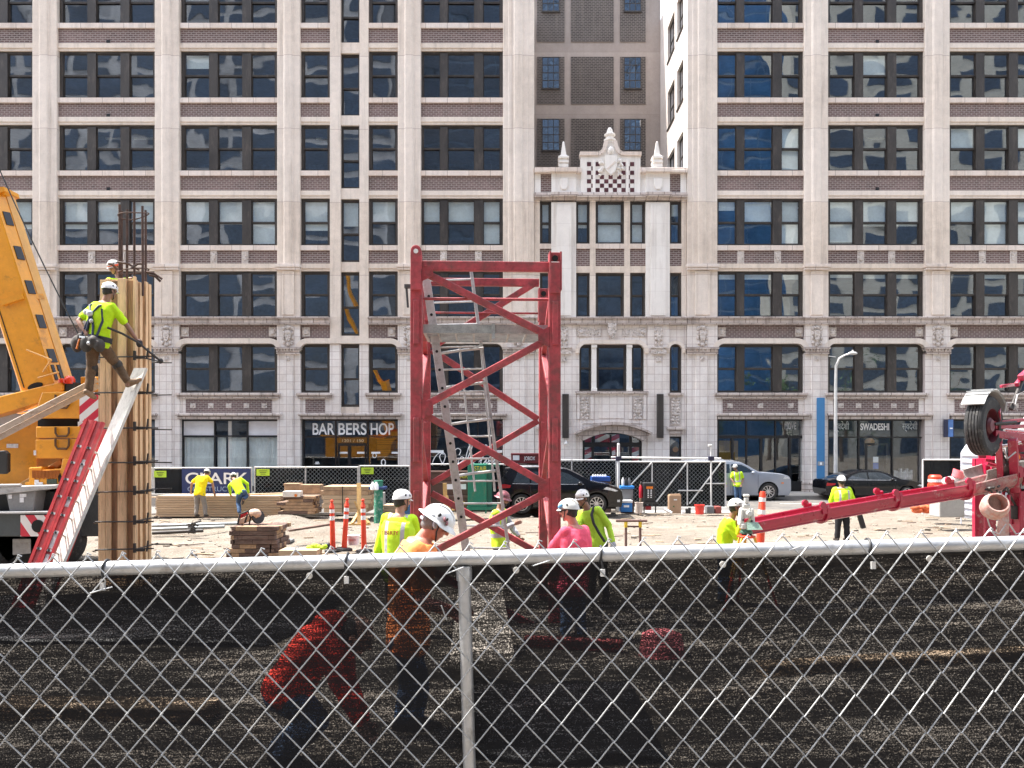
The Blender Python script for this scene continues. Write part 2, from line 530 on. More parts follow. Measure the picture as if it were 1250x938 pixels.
for x0, x1, fr in LB+RB:
    if x0 in (367, 450): continue
    arch_band(x0, x1, 420, 6.4, 9, 431, -.3, .17, m_cream, 'arch_moulding')
arch_band(367, 486, 420, 6.4, 9, 431, -.3, .17, m_cream, 'arch_moulding')
# piers of the narrow bay
for xa, xb in ((403,416),(439,450)):
    for yt, yb in ((-60, 388),):
        mb = MB(); mb.box(bx(xa), bx(xb), FY-.06, FY+.5, bz(yb), TOPZ)
        mb.build('mullion_pier', m_cream, building)
    mb = MB(); fb(mb, xa, xb, 388, 413.4, -.5, .05)
    mb.build('mullion_pier', m_cream, building)
    mb = MB(); fb(mb, xa, xb, 420.2, 505, -.5, .08)
    mb.build('mullion_pier', m_tile, building)
for a, b in ((-60,-20),(52,65),(141,153),(230,243),(320,332),(410,413.2),(497,505)):
    mb = MB(); fb(mb, SLIT[0], SLIT[1], a, b, -.5, -.02)
    mb.build('slit_band', m_cream, building)

# ---- pilasters
def pil_prof(X0, X1, steps, back=.5):
    """plan outline of a pilaster: steps = [(fraction, depth)...] as a closed polygon"""
    pts = [(X0, FY+back)]
    for f, d in steps: pts.append((X0+(X1-X0)*f, FY-d))
    pts.append((X1, FY+back))
    return pts
ST_A = [(0,.10),(.03,.13),(.27,.13),(.33,.20),(.36,.22),(.62,.22),(.66,.20),(.72,.13),(.97,.13),(1,.10)]
ST_C = [(0,.10),(.02,.13),(.16,.13),(.20,.17),(.34,.17),(.38,.23),(.50,.25),(.60,.23),(.64,.17),(.80,.17),(.84,.13),(.98,.13),(1,.10)]
PIL = [(-107,-78,ST_A),(41,71,ST_A),(190,220,ST_A),(339,367,ST_A),(486,514,ST_A),(614,652.3,ST_C),(838,875,ST_C),(981,1010,ST_A),(1128,1158,ST_A),(1277,1306,ST_A)]
for xa, xb, st in PIL:
    X0, X1 = bx(xa), bx(xb); w = X1-X0
    if xb == 652.3: X1 = bx(652)
    mb = MB(); mb.prism(pil_prof(X0, X1, st), bz(324), TOPZ, 'z')
    p = mb.build('pilaster', m_cream, building)
    cp = MB()
    cp.box(X0-.06, X1+.06, FY-.34, FY+.5, bz(328), bz(324)); cp.box(X0-.02, X1+.02, FY-.29, FY+.5, bz(331), bz(328))
    cp.build('capital', m_ledge, p, bevel=.025)
    sh = MB(); fb(sh, xa, xb, 331, 388, -.5, .14)
    m_ = w*.30
    z0, z1 = bz(385), bz(334)
    sh.box(X0+m_, X1-m_, FY-.20, FY-.141, z0, z1)
    sh.box(X0+m_-.06, X0+m_, FY-.23, FY-.141, z0, z1); sh.box(X1-m_, X1-m_+.06, FY-.23, FY-.141, z0, z1)
    sh.box(X0+m_-.06, X1-m_+.06, FY-.232, FY-.141, z1, z1+.06)
    sh.build('panelled_shaft', m_cream, p)
    # shield capital over the tiled pier
    sc_ = MB(); fb(sc_, xa, xb, 397, 425, -.5, .16)
    q = sc_.build('pier_head', m_tile, building)
    om = MB()
    cx, cz = bx((xa+xb)/2), bz(410)
    om.prism(shield_poly(cx, cz-.05, .30, .62), FY-.27, FY-.161)
    for s in (-1, 1):
        for k in range(4):
            om.ell((cx+s*(.20+.03*(k%2)), FY-.18, cz-.4+k*.25), (.09,.07,.13), 8, 6)
    om.ell((cx, FY-.19, cz+.42), (.2,.08,.12), 8, 6)
    om.ell((cx, FY-.19, cz-.5), (.12,.07,.12), 8, 6)
    om.build('carved_shield', m_carved, q, smooth=50)
    br = MB()
    br.box(X0-.05, X1+.05, FY-.36, FY+.5, bz(427), bz(425)); br.box(X0, X1, FY-.26, FY+.5, bz(433), bz(427))
    nd = 7
    for k in range(nd):
        xx = X0+.05+(w-.1)*(k+.5)/nd
        br.box(xx-.04, xx+.04, FY-.33, FY-.261, bz(429.5), bz(427)-.002)
    br.build('pier_capital', m_weather, q, bevel=.012)
    lo = MB(); lo.prism(pil_prof(X0, X1, [(0,.08),(.28,.08),(.30,.15),(.68,.15),(.70,.08),(1,.08)]), BASE_Z+.5, bz(433), 'z')
    lo.build('tiled_pier', m_tile, q)
    gd = MB(); gd.box((X0+X1)/2-.11, (X0+X1)/2+.11, FY-.19, FY-.151, bz(441), bz(436))
    gd.lathe([(.07,0),(.04,.04)], ((X0+X1)/2, FY-.19, bz(438.5)), (0,-1,0), 8)
    gd.build('square_boss', m_carved, q)
    pl = MB(); pl.box(X0-.04, X1+.04, FY-.22, FY+.5, BASE_Z-.3, BASE_Z+.5)
    pl.build('plinth', m_weather, q, bevel=.02)

# frieze band right across each wing
for xa, xb in ((-107,403),(450,652),(838,1306)):
    mb = MB(); fb(mb, xa-(0 if xa != 450 else 0), xb, 388, 390.6, -.4, .36); fb(mb, xa, xb, 390.6, 397.2, -.4, .27)
    mb.build('frieze_band', m_weather, building, bevel=.02)
# cornices over the shop windows
SHOPS = [(-78,41),(71,190),(219.5,340),(368.5,488),(515,616),(877.5,985),(1012.5,1133),(1162,1281)]
for xa, xb in SHOPS:
    mb = MB(); fb(mb, xa-3.5, xb+3.5, 505, 508, -.5, .30); fb(mb, xa-1.5, xb+1.5, 508, 512, -.5, .19)
    mb.build('shop_cornice', m_weather, building, bevel=.03)

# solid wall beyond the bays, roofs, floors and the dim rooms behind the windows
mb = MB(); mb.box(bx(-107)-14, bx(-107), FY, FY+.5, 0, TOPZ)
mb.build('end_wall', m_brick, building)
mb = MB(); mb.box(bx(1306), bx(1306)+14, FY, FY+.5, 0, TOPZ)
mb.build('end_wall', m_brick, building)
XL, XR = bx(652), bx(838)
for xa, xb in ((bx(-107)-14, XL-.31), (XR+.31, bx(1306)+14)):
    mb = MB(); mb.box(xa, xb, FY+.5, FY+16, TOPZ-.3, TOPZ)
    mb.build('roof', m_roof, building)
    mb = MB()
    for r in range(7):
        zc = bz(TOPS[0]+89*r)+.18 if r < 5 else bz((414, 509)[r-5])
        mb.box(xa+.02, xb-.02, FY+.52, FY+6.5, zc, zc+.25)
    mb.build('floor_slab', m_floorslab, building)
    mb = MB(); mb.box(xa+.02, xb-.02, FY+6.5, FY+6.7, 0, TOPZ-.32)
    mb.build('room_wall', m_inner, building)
    lt = MB(); rr = random.Random(int(xa*10))
    for r in range(6):
        zc = bz(TOPS[0]+89*r)+.18 if r < 5 else bz(414)
        for k in range(10):
            x = rr.uniform(xa+1, xb-2.5)
            if rr.random() < .55: lt.box(x, x+rr.uniform(.8,1.6), FY+2.2, FY+2.35, zc-.12, zc-.06)
    lt.build('ceiling_lamp', m_lamp, building)
# left wing side wall onto the light court
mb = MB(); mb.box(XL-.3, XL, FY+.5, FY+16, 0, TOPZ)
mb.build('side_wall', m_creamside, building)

# ---- light court: back wall
YB = 48.2; KB = YB/FPX
def cx_(px): return (px-CX)*KB
def cz_(py): return CAMZ+(HY-py)*KB
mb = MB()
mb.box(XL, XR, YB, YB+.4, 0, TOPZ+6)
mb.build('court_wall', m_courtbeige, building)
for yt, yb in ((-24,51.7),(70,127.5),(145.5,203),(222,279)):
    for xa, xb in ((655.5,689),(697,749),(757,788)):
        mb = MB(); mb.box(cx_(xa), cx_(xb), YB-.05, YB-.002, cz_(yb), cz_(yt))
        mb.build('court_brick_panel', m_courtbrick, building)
    if yt == 222: continue
    for xa, xb in ((662,682.5),(762,782)):
        xa_, xb_, z0, z1 = cx_(xa), cx_(xb), cz_(yt+38.5), cz_(yt+1)
        fr = MB()
        fr.box(xa_-.05, xb_+.05, YB-.13, YB-.052, z0-.09, z0)          # sill
        for i in range(4):
            x = xa_+(xb_-xa_)*i/3
            fr.box(x-.02, x+.02, YB-.09, YB-.062, z0, z1)
        for i in range(5):
            z = z0+(z1-z0)*i/4
            fr.box(xa_, xb_, YB-.088, YB-.063, z-.02, z+.02)
        w_ = fr.build('window', m_frame, building)
        gl = MB()
        for i in range(3):
            for j in range(4):
                a, b = xa_+(xb_-xa_)*i/3, xa_+(xb_-xa_)*(i+1)/3
                c, d = z0+(z1-z0)*j/4, z0+(z1-z0)*(j+1)/4
                t = [wrnd.uniform(-.004,.004) for _ in range(4)]
                gl.quad((a,YB-.07+t[0],c),(b,YB-.07+t[1],c),(b,YB-.07+t[2],d),(a,YB-.07+t[3],d))
        gl.build('pane', glass_mat('court_glass', (.02,.03,.05), .5, .04) if 'court_glass' not in bpy.data.materials else bpy.data.materials['court_glass'], w_)
# right wing's side wall in the sun
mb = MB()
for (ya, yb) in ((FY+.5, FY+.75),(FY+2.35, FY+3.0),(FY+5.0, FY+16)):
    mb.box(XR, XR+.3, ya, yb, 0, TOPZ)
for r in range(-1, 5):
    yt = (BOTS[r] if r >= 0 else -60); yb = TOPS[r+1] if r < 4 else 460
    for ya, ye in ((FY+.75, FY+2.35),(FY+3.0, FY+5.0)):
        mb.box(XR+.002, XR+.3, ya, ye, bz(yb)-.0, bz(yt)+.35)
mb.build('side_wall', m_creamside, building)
for r in range(0, 4):
    for ya, ye in ((FY+.75, FY+2.35),(FY+3.0, FY+5.0)):
        fr = MB(); z0, z1 = bz(BOTS[r])+.35, bz(TOPS[r])
        zc = (z0+z1)/2
        fr.box(XR-.06, XR+.28, ya-.03, ye+.03, z0-.1, z0-.004)
        for z in (z0+.04, zc, z1-.04): fr.box(XR+.14, XR+.2, ya, ye, z-.04, z+.04)
        for y in (ya+.04, (ya+ye)/2, ye-.04): fr.box(XR+.145, XR+.205, y-.04, y+.04, z0, z1)
        w_ = fr.build('window', m_frame, building)
        gl = MB(); gl.quad((XR+.17,ya,z0),(XR+.17,ye,z0),(XR+.17,ye,z1),(XR+.17,ya,z1))
        gl.build('pane', bpy.data.materials['court_glass'], w_)
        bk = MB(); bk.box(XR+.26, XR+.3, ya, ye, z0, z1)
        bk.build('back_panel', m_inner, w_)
# ---------------------------------------------------------------- entrance bay between the wings
def eb(name, mat, boxes, parent=building, bevel=0):
    mb = MB()
    for b in boxes: fb(mb, *b)
    return mb.build(name, mat, parent, bevel=bevel)
EL, ER = 652.35, 837.6
SW = [(658.5,673),(817,832)]
ent = eb('entrance_wall', m_tile, [
    (EL,658.5,397.5,600,-.5,.02),(832,ER,397.5,600,-.5,.02),
    (673,703,397.5,600,-.5,.10),(790,817,397.5,600,-.5,.10),
    (658.5,673,397.5,420,-.5,0),(817,832,397.5,420,-.5,0),
    (658.5,673,483,533,-.5,0),(817,832,483,533,-.5,0),
    (703,790,397.5,421,-.5,.05),(703,707,421,478,-.5,.05),(786,790,421,478,-.5,.05),
    (703,790,481,517,-.5,.05),(703,711,517,600,-.5,.05),(784,790,517,600,-.5,.05)])
eb('entrance_upper_wall', m_cream, [(EL,659,245,388,-.5,.03),(832,ER,245,388,-.5,.03),
    (720,727,245,388,-.5,.02),(762,769,245,388,-.5,.02)])
eb('glazed_pier', m_white, [(673,703,331,388,-.5,.14),(673,703,248,331,-.5,.14),(679,697,252,386,.141,.24)])
eb('glazed_pier', m_white, [(788,817,331,388,-.5,.14),(788,817,248,331,-.5,.14),(793.5,811.5,252,386,.141,.24)])
eb('frieze_band', m_weather, [(EL,ER,388,390.6,-.45,.345),(EL,ER,390.6,397.2,-.45,.255)], bevel=.02)
COLS = [(659,673,[(.16,.84)]),(703,720,[(.12,.88)]),(727,762,[(.07,.93)]),(769,788,[(.12,.88)]),(817,832,[(.16,.84)])]
for r, (yt, yb) in ((3,(245.3,298)),(4,(333,388))):
    for i, (xa, xb, fr) in enumerate(COLS):
        bl = [(.6,),(.6,),(1.0,),(.96,),(.3,)][i] if r == 3 else None
        window(xa, xb, yt, yb, fr, bl)
for xa, xb, _ in COLS:
    o = eb('spandrel', m_brick, [(xa,xb,304,325,-.5,-.03)])
    eb('sill', m_ledge, [(xa,xb,298,304,-.5,.06)], o)
    eb('lintel', m_cream, [(xa,xb,325,333,-.5,.0)], o)
# row five: three-light window with little columns, arched slits
window(707, 722, 421, 478, [(.12,.88)]); window(728, 765, 421, 478, [(.06,.94)]); window(771, 786, 421, 478, [(.12,.88)])
for xa, xb in ((722,728),(765,771)):
    eb('colonnette', m_white, [(xa,xb,421,478,-.4,.08),(xa-.6,xb+.6,421,425,.081,.15),(xa-.6,xb+.6,474,478,.081,.15)], bevel=.02)
eb('sill', m_weather, [(702,791,478,481,-.5,.2)], bevel=.02)
for xa, xb in SW:
    window(xa, xb, 420, 480, [(.16,.84)])
    eb('sill', m_weather, [(xa-2,xb+2,480,483,-.5,.2)], bevel=.02)
arch_band(707, 786, 420.5, 5, 9, 432, .051, .2, m_cream, 'arch_moulding', True)
for xa, xb in SW:
    arch_band(xa, xb, 420.5, 4, 7, 431, .021 if xa > 0 else 0, .15, m_cream, 'arch_moulding', True)
# shield and panels of the frieze
cp = MB()
cp.prism(shield_poly(bx(746.5), bz(405), .46, .82), FY-.30, FY-.051)
for i, px in enumerate((717.5, 729, 764, 775.5)):
    fb(cp, px-4.5 if i in (0,3) else px-4.5, px+4.5, 402, 411.5, .051, .09)
for px in (709, 784):
    fb(cp, px-4.5, px+4.5, 401, 411.5, .051, .12)
    cp.lathe([(.13,0),(.06,.06)], (bx(px), FY-.12, bz(406)), (0,-1,0), 8)
cp.build('frieze_shield', m_carved, ent, bevel=.015)
for px in (688, 803.5):
    om = MB()
    fb(om, px-4.5, px+4.5, 399, 424, .101, .14)
    om.prism(shield_poly(bx(px), bz(411), .26, .6), FY-.22, FY-.141)
    for s in (-1, 1):
        for k in range(4): om.ell((bx(px)+s*.16, FY-.16, bz(420)+k*.24), (.07,.05,.11), 8, 6)
    fb(om, px-9, px+9, 426, 433, .101, .24); fb(om, px-10, px+10, 424.5, 426, .101, .3)
    fb(om, px-3.5, px+3.5, 436, 442, .101, .16)
    om.build('pier_capital', m_carved, ent, bevel=.012)
for px in (665.7, 824.5):
    om = MB(); fb(om, px-6.5, px+6.5, 487, 519, .001, .05)
    for k in range(9):
        for s in (-1, 1): om.ell((bx(px)+s*(.11+.03*(k%2)), FY-.06, bz(517)+k*.16), (.08,.05,.09), 8, 6)
    fb(om, px-2.6, px+2.6, 498, 507, .051, .11)
    om.build('carved_panel', m_carved, ent, smooth=60)
    cm = MB(); fb(cm, px-11, px+11, 521.5, 525, .021 if False else .03, .26); fb(cm, px-8, px+8, 525, 530, .03, .16)
    cm.build('door_cornice', m_weather, ent, bevel=.03)
# panelled field over the door
pf = MB()
for px in (706, 722.5, 769.5, 787): fb(pf, px-1.8, px+1.8, 482, 512, .051, .11)
fb(pf, 731, 761.5, 486, 511, .051, .08)
pf.build('door_panelling', m_tile, ent, bevel=.02)
for px in (713.5, 778.5):
    om = MB(); fb(om, px-5.8, px+5.8, 485, 512, .051, .08)
    for k in range(7):
        for s in (-1, 1): om.ell((bx(px)+s*(.12+.03*(k%2)), FY-.09, bz(511)+k*.17), (.08,.05,.09), 8, 6)
    fb(om, px-2.8, px+2.8, 495, 504, .081, .14)
    om.build('carved_panel', m_carved, ent, smooth=60)
# segmental hood over the door
hood = MB(); n = 16
cxd = 747.5
def arc(hw, rise, ybase, k, n): 
    t = -1+2*k/n
    return (bx(cxd+hw*t), bz(ybase-rise*(1-t*t)))
for k in range(n):
    a, b = arc(47,13.5,529,k,n), arc(47,13.5,529,k+1,n); c, d = arc(45.5,11.5,530.5,k+1,n), arc(45.5,11.5,530.5,k,n)
    hood.prism([a,b,c,d], FY-.62, FY-.05)
    a, b = arc(44,11.5,530.5,k,n), arc(44,11.5,530.5,k+1,n); c, d = arc(37,10,538.5,k+1,n), arc(37,10,538.5,k,n)
    hood.prism([a,b,c,d], FY-.36, FY-.05)
bm = bmesh.new(); me = hood.mesh('x', m_weather); bm.from_mesh(me); bmesh.ops.remove_doubles(bm, verts=bm.verts, dist=1e-4); bm.to_mesh(me); bm.free()
for v in me.vertices: v.co.y -= FY
me.name = 'door_hood'; link_mesh('door_hood', me, building)
fill = MB()
for k in range(n):
    a, b = arc(36.5,10,538.5,k,n), arc(36.5,10,538.5,k+1,n)
    if k == 0 or k == n-1: pass
    fill.prism([(a[0], bz(517)), (b[0], bz(517)), b, a], FY-.0, FY+.4)
fill.build('door_arch_fill', m_tile, ent)
# arched door: frame, glass and the flag poster panels in its lights
dr = MB()
for xa, xb in ((711,714),(722.5,725.5),(745,747),(769,772),(781,784)): fb(dr, xa, xb, 531, 600, -.3, -.16)
for ya, yb in ((540.5,545.5),): 
    for xa, xb in ((714,722.5),(725.5,745),(747,769),(772,781)): fb(dr, xa, xb, ya, yb, -.3, -.162)
door = dr.build('entrance_door', m_black, building)
g = MB()
for xa, xb in ((714,722.5),(725.5,745),(747,769),(772,781)):
    g.quad((bx(xa),FY+.22,bz(600)),(bx(xb),FY+.22,bz(600)),(bx(xb),FY+.22,bz(530)),(bx(xa),FY+.22,bz(530)))
g.build('pane', m_shopglass, door)
m, nt, out = newmat('red_white_stripe_film')
b = N(nt, 'ShaderNodeBsdfPrincipled'); L(nt, b.outputs[0], out.inputs[0]); b.inputs['Roughness'].default_value = .4
v = objvec(nt); mp = N(nt, 'ShaderNodeMapping'); mp.inputs['Rotation'].default_value = (0, R(24), 0); mp.inputs['Scale'].default_value = (1,1,1); L(nt, v, mp.inputs[0])
wv = N(nt, 'ShaderNodeTexWave'); wv.bands_direction = 'Z'; wv.inputs['Scale'].default_value = .62; wv.inputs['Distortion'].default_value = 2.2; wv.inputs['Detail'].default_value = 1; wv.inputs['Detail Scale'].default_value = .6; L(nt, mp.outputs[0], wv.inputs[0])
L(nt, ramp(nt, wv.outputs['Fac'], [(.49,(.42,.03,.06)),(.53,(.75,.78,.82))]), b.inputs['Base Color'])
m_flag = m
fl = MB()
fb(fl, 714,722.5,546,600,-.28,-.27); fb(fl, 772,781,546,600,-.28,-.27)
fb(fl, 714,722.5,531,540,-.28,-.27); fb(fl, 727,757,530.5,540,-.28,-.27); fb(fl, 748,752,547,562,-.28,-.27)
fl.build('striped_window_film', m_flag, door)
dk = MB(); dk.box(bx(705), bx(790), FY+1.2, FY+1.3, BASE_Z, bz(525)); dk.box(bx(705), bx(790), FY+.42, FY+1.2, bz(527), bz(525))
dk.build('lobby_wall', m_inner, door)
for xa, xb in SW:
    d2 = MB(); fb(d2, xa, xa+1.5, 533, 600, -.3, -.1); fb(d2, xb-1.5, xb, 533, 600, -.3, -.1); fb(d2, xa+1.5, xb-1.5, 533, 535, -.3, -.102)
    o = d2.build('side_door', m_black, building)
    g = MB(); g.quad((bx(xa),FY+.2,BASE_Z),(bx(xb),FY+.2,BASE_Z),(bx(xb),FY+.2,bz(533)),(bx(xa),FY+.2,bz(533)))
    g.build('pane', m_shopglass, o)
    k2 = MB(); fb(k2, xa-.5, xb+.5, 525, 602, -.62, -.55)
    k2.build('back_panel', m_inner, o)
disc = MB(); disc.lathe([(.0,0),(.15,0),(.15,.02),(0,.02)], (bx(827), FY+.5, bz(549)), (0,-1,0), 20)
disc.build('orange_paper_lamp', M('orange_paper', (.75,.36,.14), .7), building, smooth=40)
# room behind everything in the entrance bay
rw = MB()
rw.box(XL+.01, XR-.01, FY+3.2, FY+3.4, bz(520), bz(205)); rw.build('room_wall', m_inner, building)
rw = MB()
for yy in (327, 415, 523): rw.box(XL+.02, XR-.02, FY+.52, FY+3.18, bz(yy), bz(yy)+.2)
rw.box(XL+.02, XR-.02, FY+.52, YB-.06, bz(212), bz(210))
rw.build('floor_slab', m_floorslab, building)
# ---- parapet
par = eb('parapet', m_white, [(EL,660,213,236.5,-.5,.05)])
eb_each('parapet_block', m_white, [(673,703,213,236.5,-.5,.16),(788,817,213,236.5,-.5,.16),(830.5,ER,213,236.5,-.5,.05),
    (703,709,213,236.5,-.5,.03),(782,788,213,236.5,-.5,.03)], par)
eb_each('brick_panel', m_brick, [(660,673,213,236.5,-.5,0),(817,830.5,213,236.5,-.5,0)], par)
eb_each('coping', m_ledge, [(EL-.0,709.5,209.5,213,-.5,.30),(780.8,ER,209.5,213,-.5,.30),(EL,709.5,206,209.5,-.5,.20),(780.8,ER,206,209.5,-.5,.20),
    (671,705,207.5,213,.301,.40),(786,819,207.5,213,.301,.40)], par, bevel=.03)
eb('cornice', m_weather, [(EL,ER,236.5,239,-.45,.22),(EL,ER,239,243,-.45,.34),(EL,ER,243,245.2,-.45,.16),(672,704,237.5,242.5,.341,.46),(787,818,237.5,242.5,.341,.46)], par, bevel=.02)
for px in (688, 802.5):
    s_ = MB()
    pts = [(bx(px-5),bz(219)),(bx(px-5),bz(229)),(bx(px-2.5),bz(233)),(bx(px+2.5),bz(233)),(bx(px+5),bz(229)),(bx(px+5),bz(219))]
    s_.prism(pts, FY-.24, FY-.161)
    s_.build('shield_ornament', m_white, par, bevel=.03)
    # obelisk finial
    c = (bx(px-.3 if px < 700 else px-.6), FY-.0, bz(206))
    f_ = MB()
    def sq(h0, h1, r0, r1): 
        f_.rings([[(c[0]+a*r0, c[1]+b_*r0, c[2]+h0) for a, b_ in ((-1,-1),(1,-1),(1,1),(-1,1))], [(c[0]+a*r1, c[1]+b_*r1, c[2]+h1) for a, b_ in ((-1,-1),(1,-1),(1,1),(-1,1))]])
    sq(0,.16,.25,.25); sq(.161,.24,.20,.20); sq(.241,.34,.27,.27); sq(.341,.48,.20,.20); sq(.481,.58,.28,.28); sq(.581,.66,.24,.18); sq(.661,1.40,.15,.05); sq(1.401,1.45,.05,.01)
    f_.build('obelisk_finial', m_white, par)
# gable with chequer work
gx = 745.1
def gp(dx, py): return (bx(gx+dx), bz(py))
left = [(-36.4,236.5),(-36.4,190)]
curve = [(-15.3,190),(-12,189),(-9,186),(-7,182),(-5.8,177),(-5.4,174.5)]
poly = [gp(*p) for p in left+curve]+[gp(-d, y) for d, y in reversed(curve)]+[gp(36.4,190),gp(36.4,236.5)]
gm = MB(); gm.prism(poly, FY-.10, FY+.35); gab = gm.build('gable', m_white, building)
cop = MB()
line = [(-37.5,190),(-15.3,190)]+curve[1:]
for sgn in (1, -1):
    for (d0, y0), (d1, y1) in zip(line[:-1], line[1:]):
        a, b = gp(sgn*d0, y0), gp(sgn*d1, y1)
        cop.bar((a[0], FY+.12, a[1]+.04), (b[0], FY+.12, b[1]+.04), .62, .2, up=(0,0,1) if abs(a[0]-b[0]) > abs(a[1]-b[1])*.3 else (1,0,0))
cop.build('gable_coping', m_ledge, gab)
fin = MB(); c = (bx(gx-.4), FY+.1, bz(175))
fin.lathe([(.24,0),(.24,.10),(.32,.14),(.32,.22),(.22,.26),(.20,.36),(.30,.42),(.30,.50),(.24,.54),(.17,.60),(.15,.74),(.10,.80),(.08,.86)], c, (0,0,1), 10)
fin.build('finial', m_white, gab)
chk = MB(); n_ = 0
qs = 5.25
for i in range(11):
    for j in range(7):
        xx = gx-29+i*qs+.2; yy = 199+j*qs
        if (i+j) % 2: continue
        if abs(xx+qs/2-gx) < 11 and j < 3: continue
        if i == 1 or i == 9: pass
        fb(chk, xx, xx+qs-.3, yy, yy+qs-.3, .101, .115)
chk.build('maroon_chequer', m_maroon, gab)
fr = MB()
for d in (-20.3, 20.3): fb(fr, gx+d-1.6, gx+d+1.6, 196, 236.5, .101, .17)
fr.build('gable_strip', m_white, gab)
sh = MB(); sh.prism(shield_poly(bx(gx), bz(204), .62, 1.06), FY-.32, FY-.101)
sh.ell((bx(gx), FY-.2, bz(186)), (.17,.16,.22), 12, 8)
rr = random.Random(5)
for k in range(34):
    a = rr.uniform(0, 6.28); 
    sx = 1 if k % 2 else -1
    sh.ell((bx(gx)+sx*rr.uniform(.38,.62), FY-.14, bz(206)+rr.uniform(-.42,.42)), (rr.uniform(.05,.10),.07,rr.uniform(.05,.11)), 8, 6)
sh.build('coat_of_arms', m_white, gab, smooth=50)
band = MB(); band.bar((bx(gx)-.2, FY-.335, bz(209)), (bx(gx)+.22, FY-.335, bz(200)), .06, .03, up=(0,1,0)); band.build('shield_band', m_ledge, gab)
# two long bronze fittings and small cameras beside the door
for px in (690, 805):
    mb = MB(); fb(mb, px-4, px+4, 481.5, 535, .12, .26)
    tag(mb.build('wall_light_box', m_frame, loc=(bx(px), FY-.26, bz(535)), bevel=.02), 'tall dark bronze light box fixed on the pale tiled wall '+('left of' if px < 700 else 'right of')+' the arched door', 'wall light', 'bronze light boxes by the arched door')
mb = MB(); px = 690.5; fb(mb, px-1.2, px+1.2, 537, 540, .1, .2); mb.ell((bx(px), FY-.2, bz(541.5)), .09, 10, 8)
tag(mb.build('security_camera', M('white_plastic', (.75,.75,.73), .4), loc=(bx(px), FY-.1, bz(541))), 'small white dome camera on the tiled wall under the bronze light box', 'camera')

# ---------------------------------------------------------------- shops
def shop(xa, xb, vs, hs, mats=None, y0=512, y1=600, gm=None, name='shopfront', parent=building, skip=()):
    mb = MB(); t = .9
    xs_ = [xa]+list(vs)+[xb]
    for i, x in enumerate(xs_):
        lo = x if i == 0 else x-t; hi = x if i == len(xs_)-1 else x+t
        if i == 0: hi = x+1.6
        if i == len(xs_)-1: lo = x-1.6
        fb(mb, lo, hi, y0, y1, -.36, -.22)
    for i in range(len(xs_)-1):
        a = xs_[i]+(1.6 if i == 0 else t); b_ = xs_[i+1]-(1.6 if i == len(xs_)-2 else t)
        fb(mb, a, b_, y0, y0+2, -.36, -.222); 
        for h in hs: fb(mb, a, b_, h-.8, h+.8, -.36, -.222)
        fb(mb, a, b_, y1-6, y1, -.36, -.222)
    o = mb.build(name, m_black, parent)
    g = MB()
    rows = [y0+2]+list(hs)+[y1-6]
    for i in range(len(xs_)-1):
        for j in range(len(rows)-1):
            a, b_, c, d = bx(xs_[i]), bx(xs_[i+1]), bz(rows[j+1]), bz(rows[j])
            t = wrnd.uniform(-.006,.006)
            g.quad((a,FY+.30+t,c),(b_,FY+.30-t,c),(b_,FY+.30-t,d),(a,FY+.30+t,d))
    g.build('pane', gm or m_shopglass, o)
    return o
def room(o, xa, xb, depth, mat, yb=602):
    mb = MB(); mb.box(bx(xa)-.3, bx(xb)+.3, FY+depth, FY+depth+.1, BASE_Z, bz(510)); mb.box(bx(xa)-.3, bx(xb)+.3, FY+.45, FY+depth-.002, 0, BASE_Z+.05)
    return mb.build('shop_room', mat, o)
s0 = shop(-78, 41, (-38, 2), (532,)); room(s0, -78, 41, 2.5, m_inner)
s1 = shop(71, 190, (111, 150), (532,)); room(s1, 71, 190, 2.5, m_inner)
# bay with papered transoms and pale curtains
s2 = shop(219.5, 340, (260, 300), (532.5,), gm=glass_mat('clear_shop_glass', (.985,.99,.99), .07, .02, .5)); room(s2, 219, 340, 2.2, m_inner)
for xa, xb in ((221.5,259),(301.2,338)):
    pw = MB(); fb(pw, xa, xb, 514.2, 531.6, -.298, -.285); pw.build('paper_panel', M('white_paper', (.82,.83,.87), .7, var=.04), s2)
m_curt = M('pale_curtain', (.80,.86,.85), .9, var=.1, scale=1.2)
cu = MB()
for xa, xb in ((221.5,259.5),(301,338.5),(262,273),(277,299)):
    n = int((xb-xa)*2); pr = []
    for k in range(n+1):
        x = bx(xa+(xb-xa)*k/n); pr.append((x, FY+.40+.035*math.sin(k*1.9)))
    pr2 = pr+[(x, y+.01) for x, y in reversed(pr)]
    for k in range(n):
        a, b_ = pr[k], pr[k+1]
        cu.quad((a[0],a[1],bz(596)),(b_[0],b_[1],bz(596)),(b_[0],b_[1],bz(534)),(a[0],a[1],bz(534)))
cu.build('curtain', m_curt, s2, smooth=80)
pp = MB(); fb(pp, 275, 279, 513, 598, -.5, -.42); pp.build('white_post', m_white, s2)
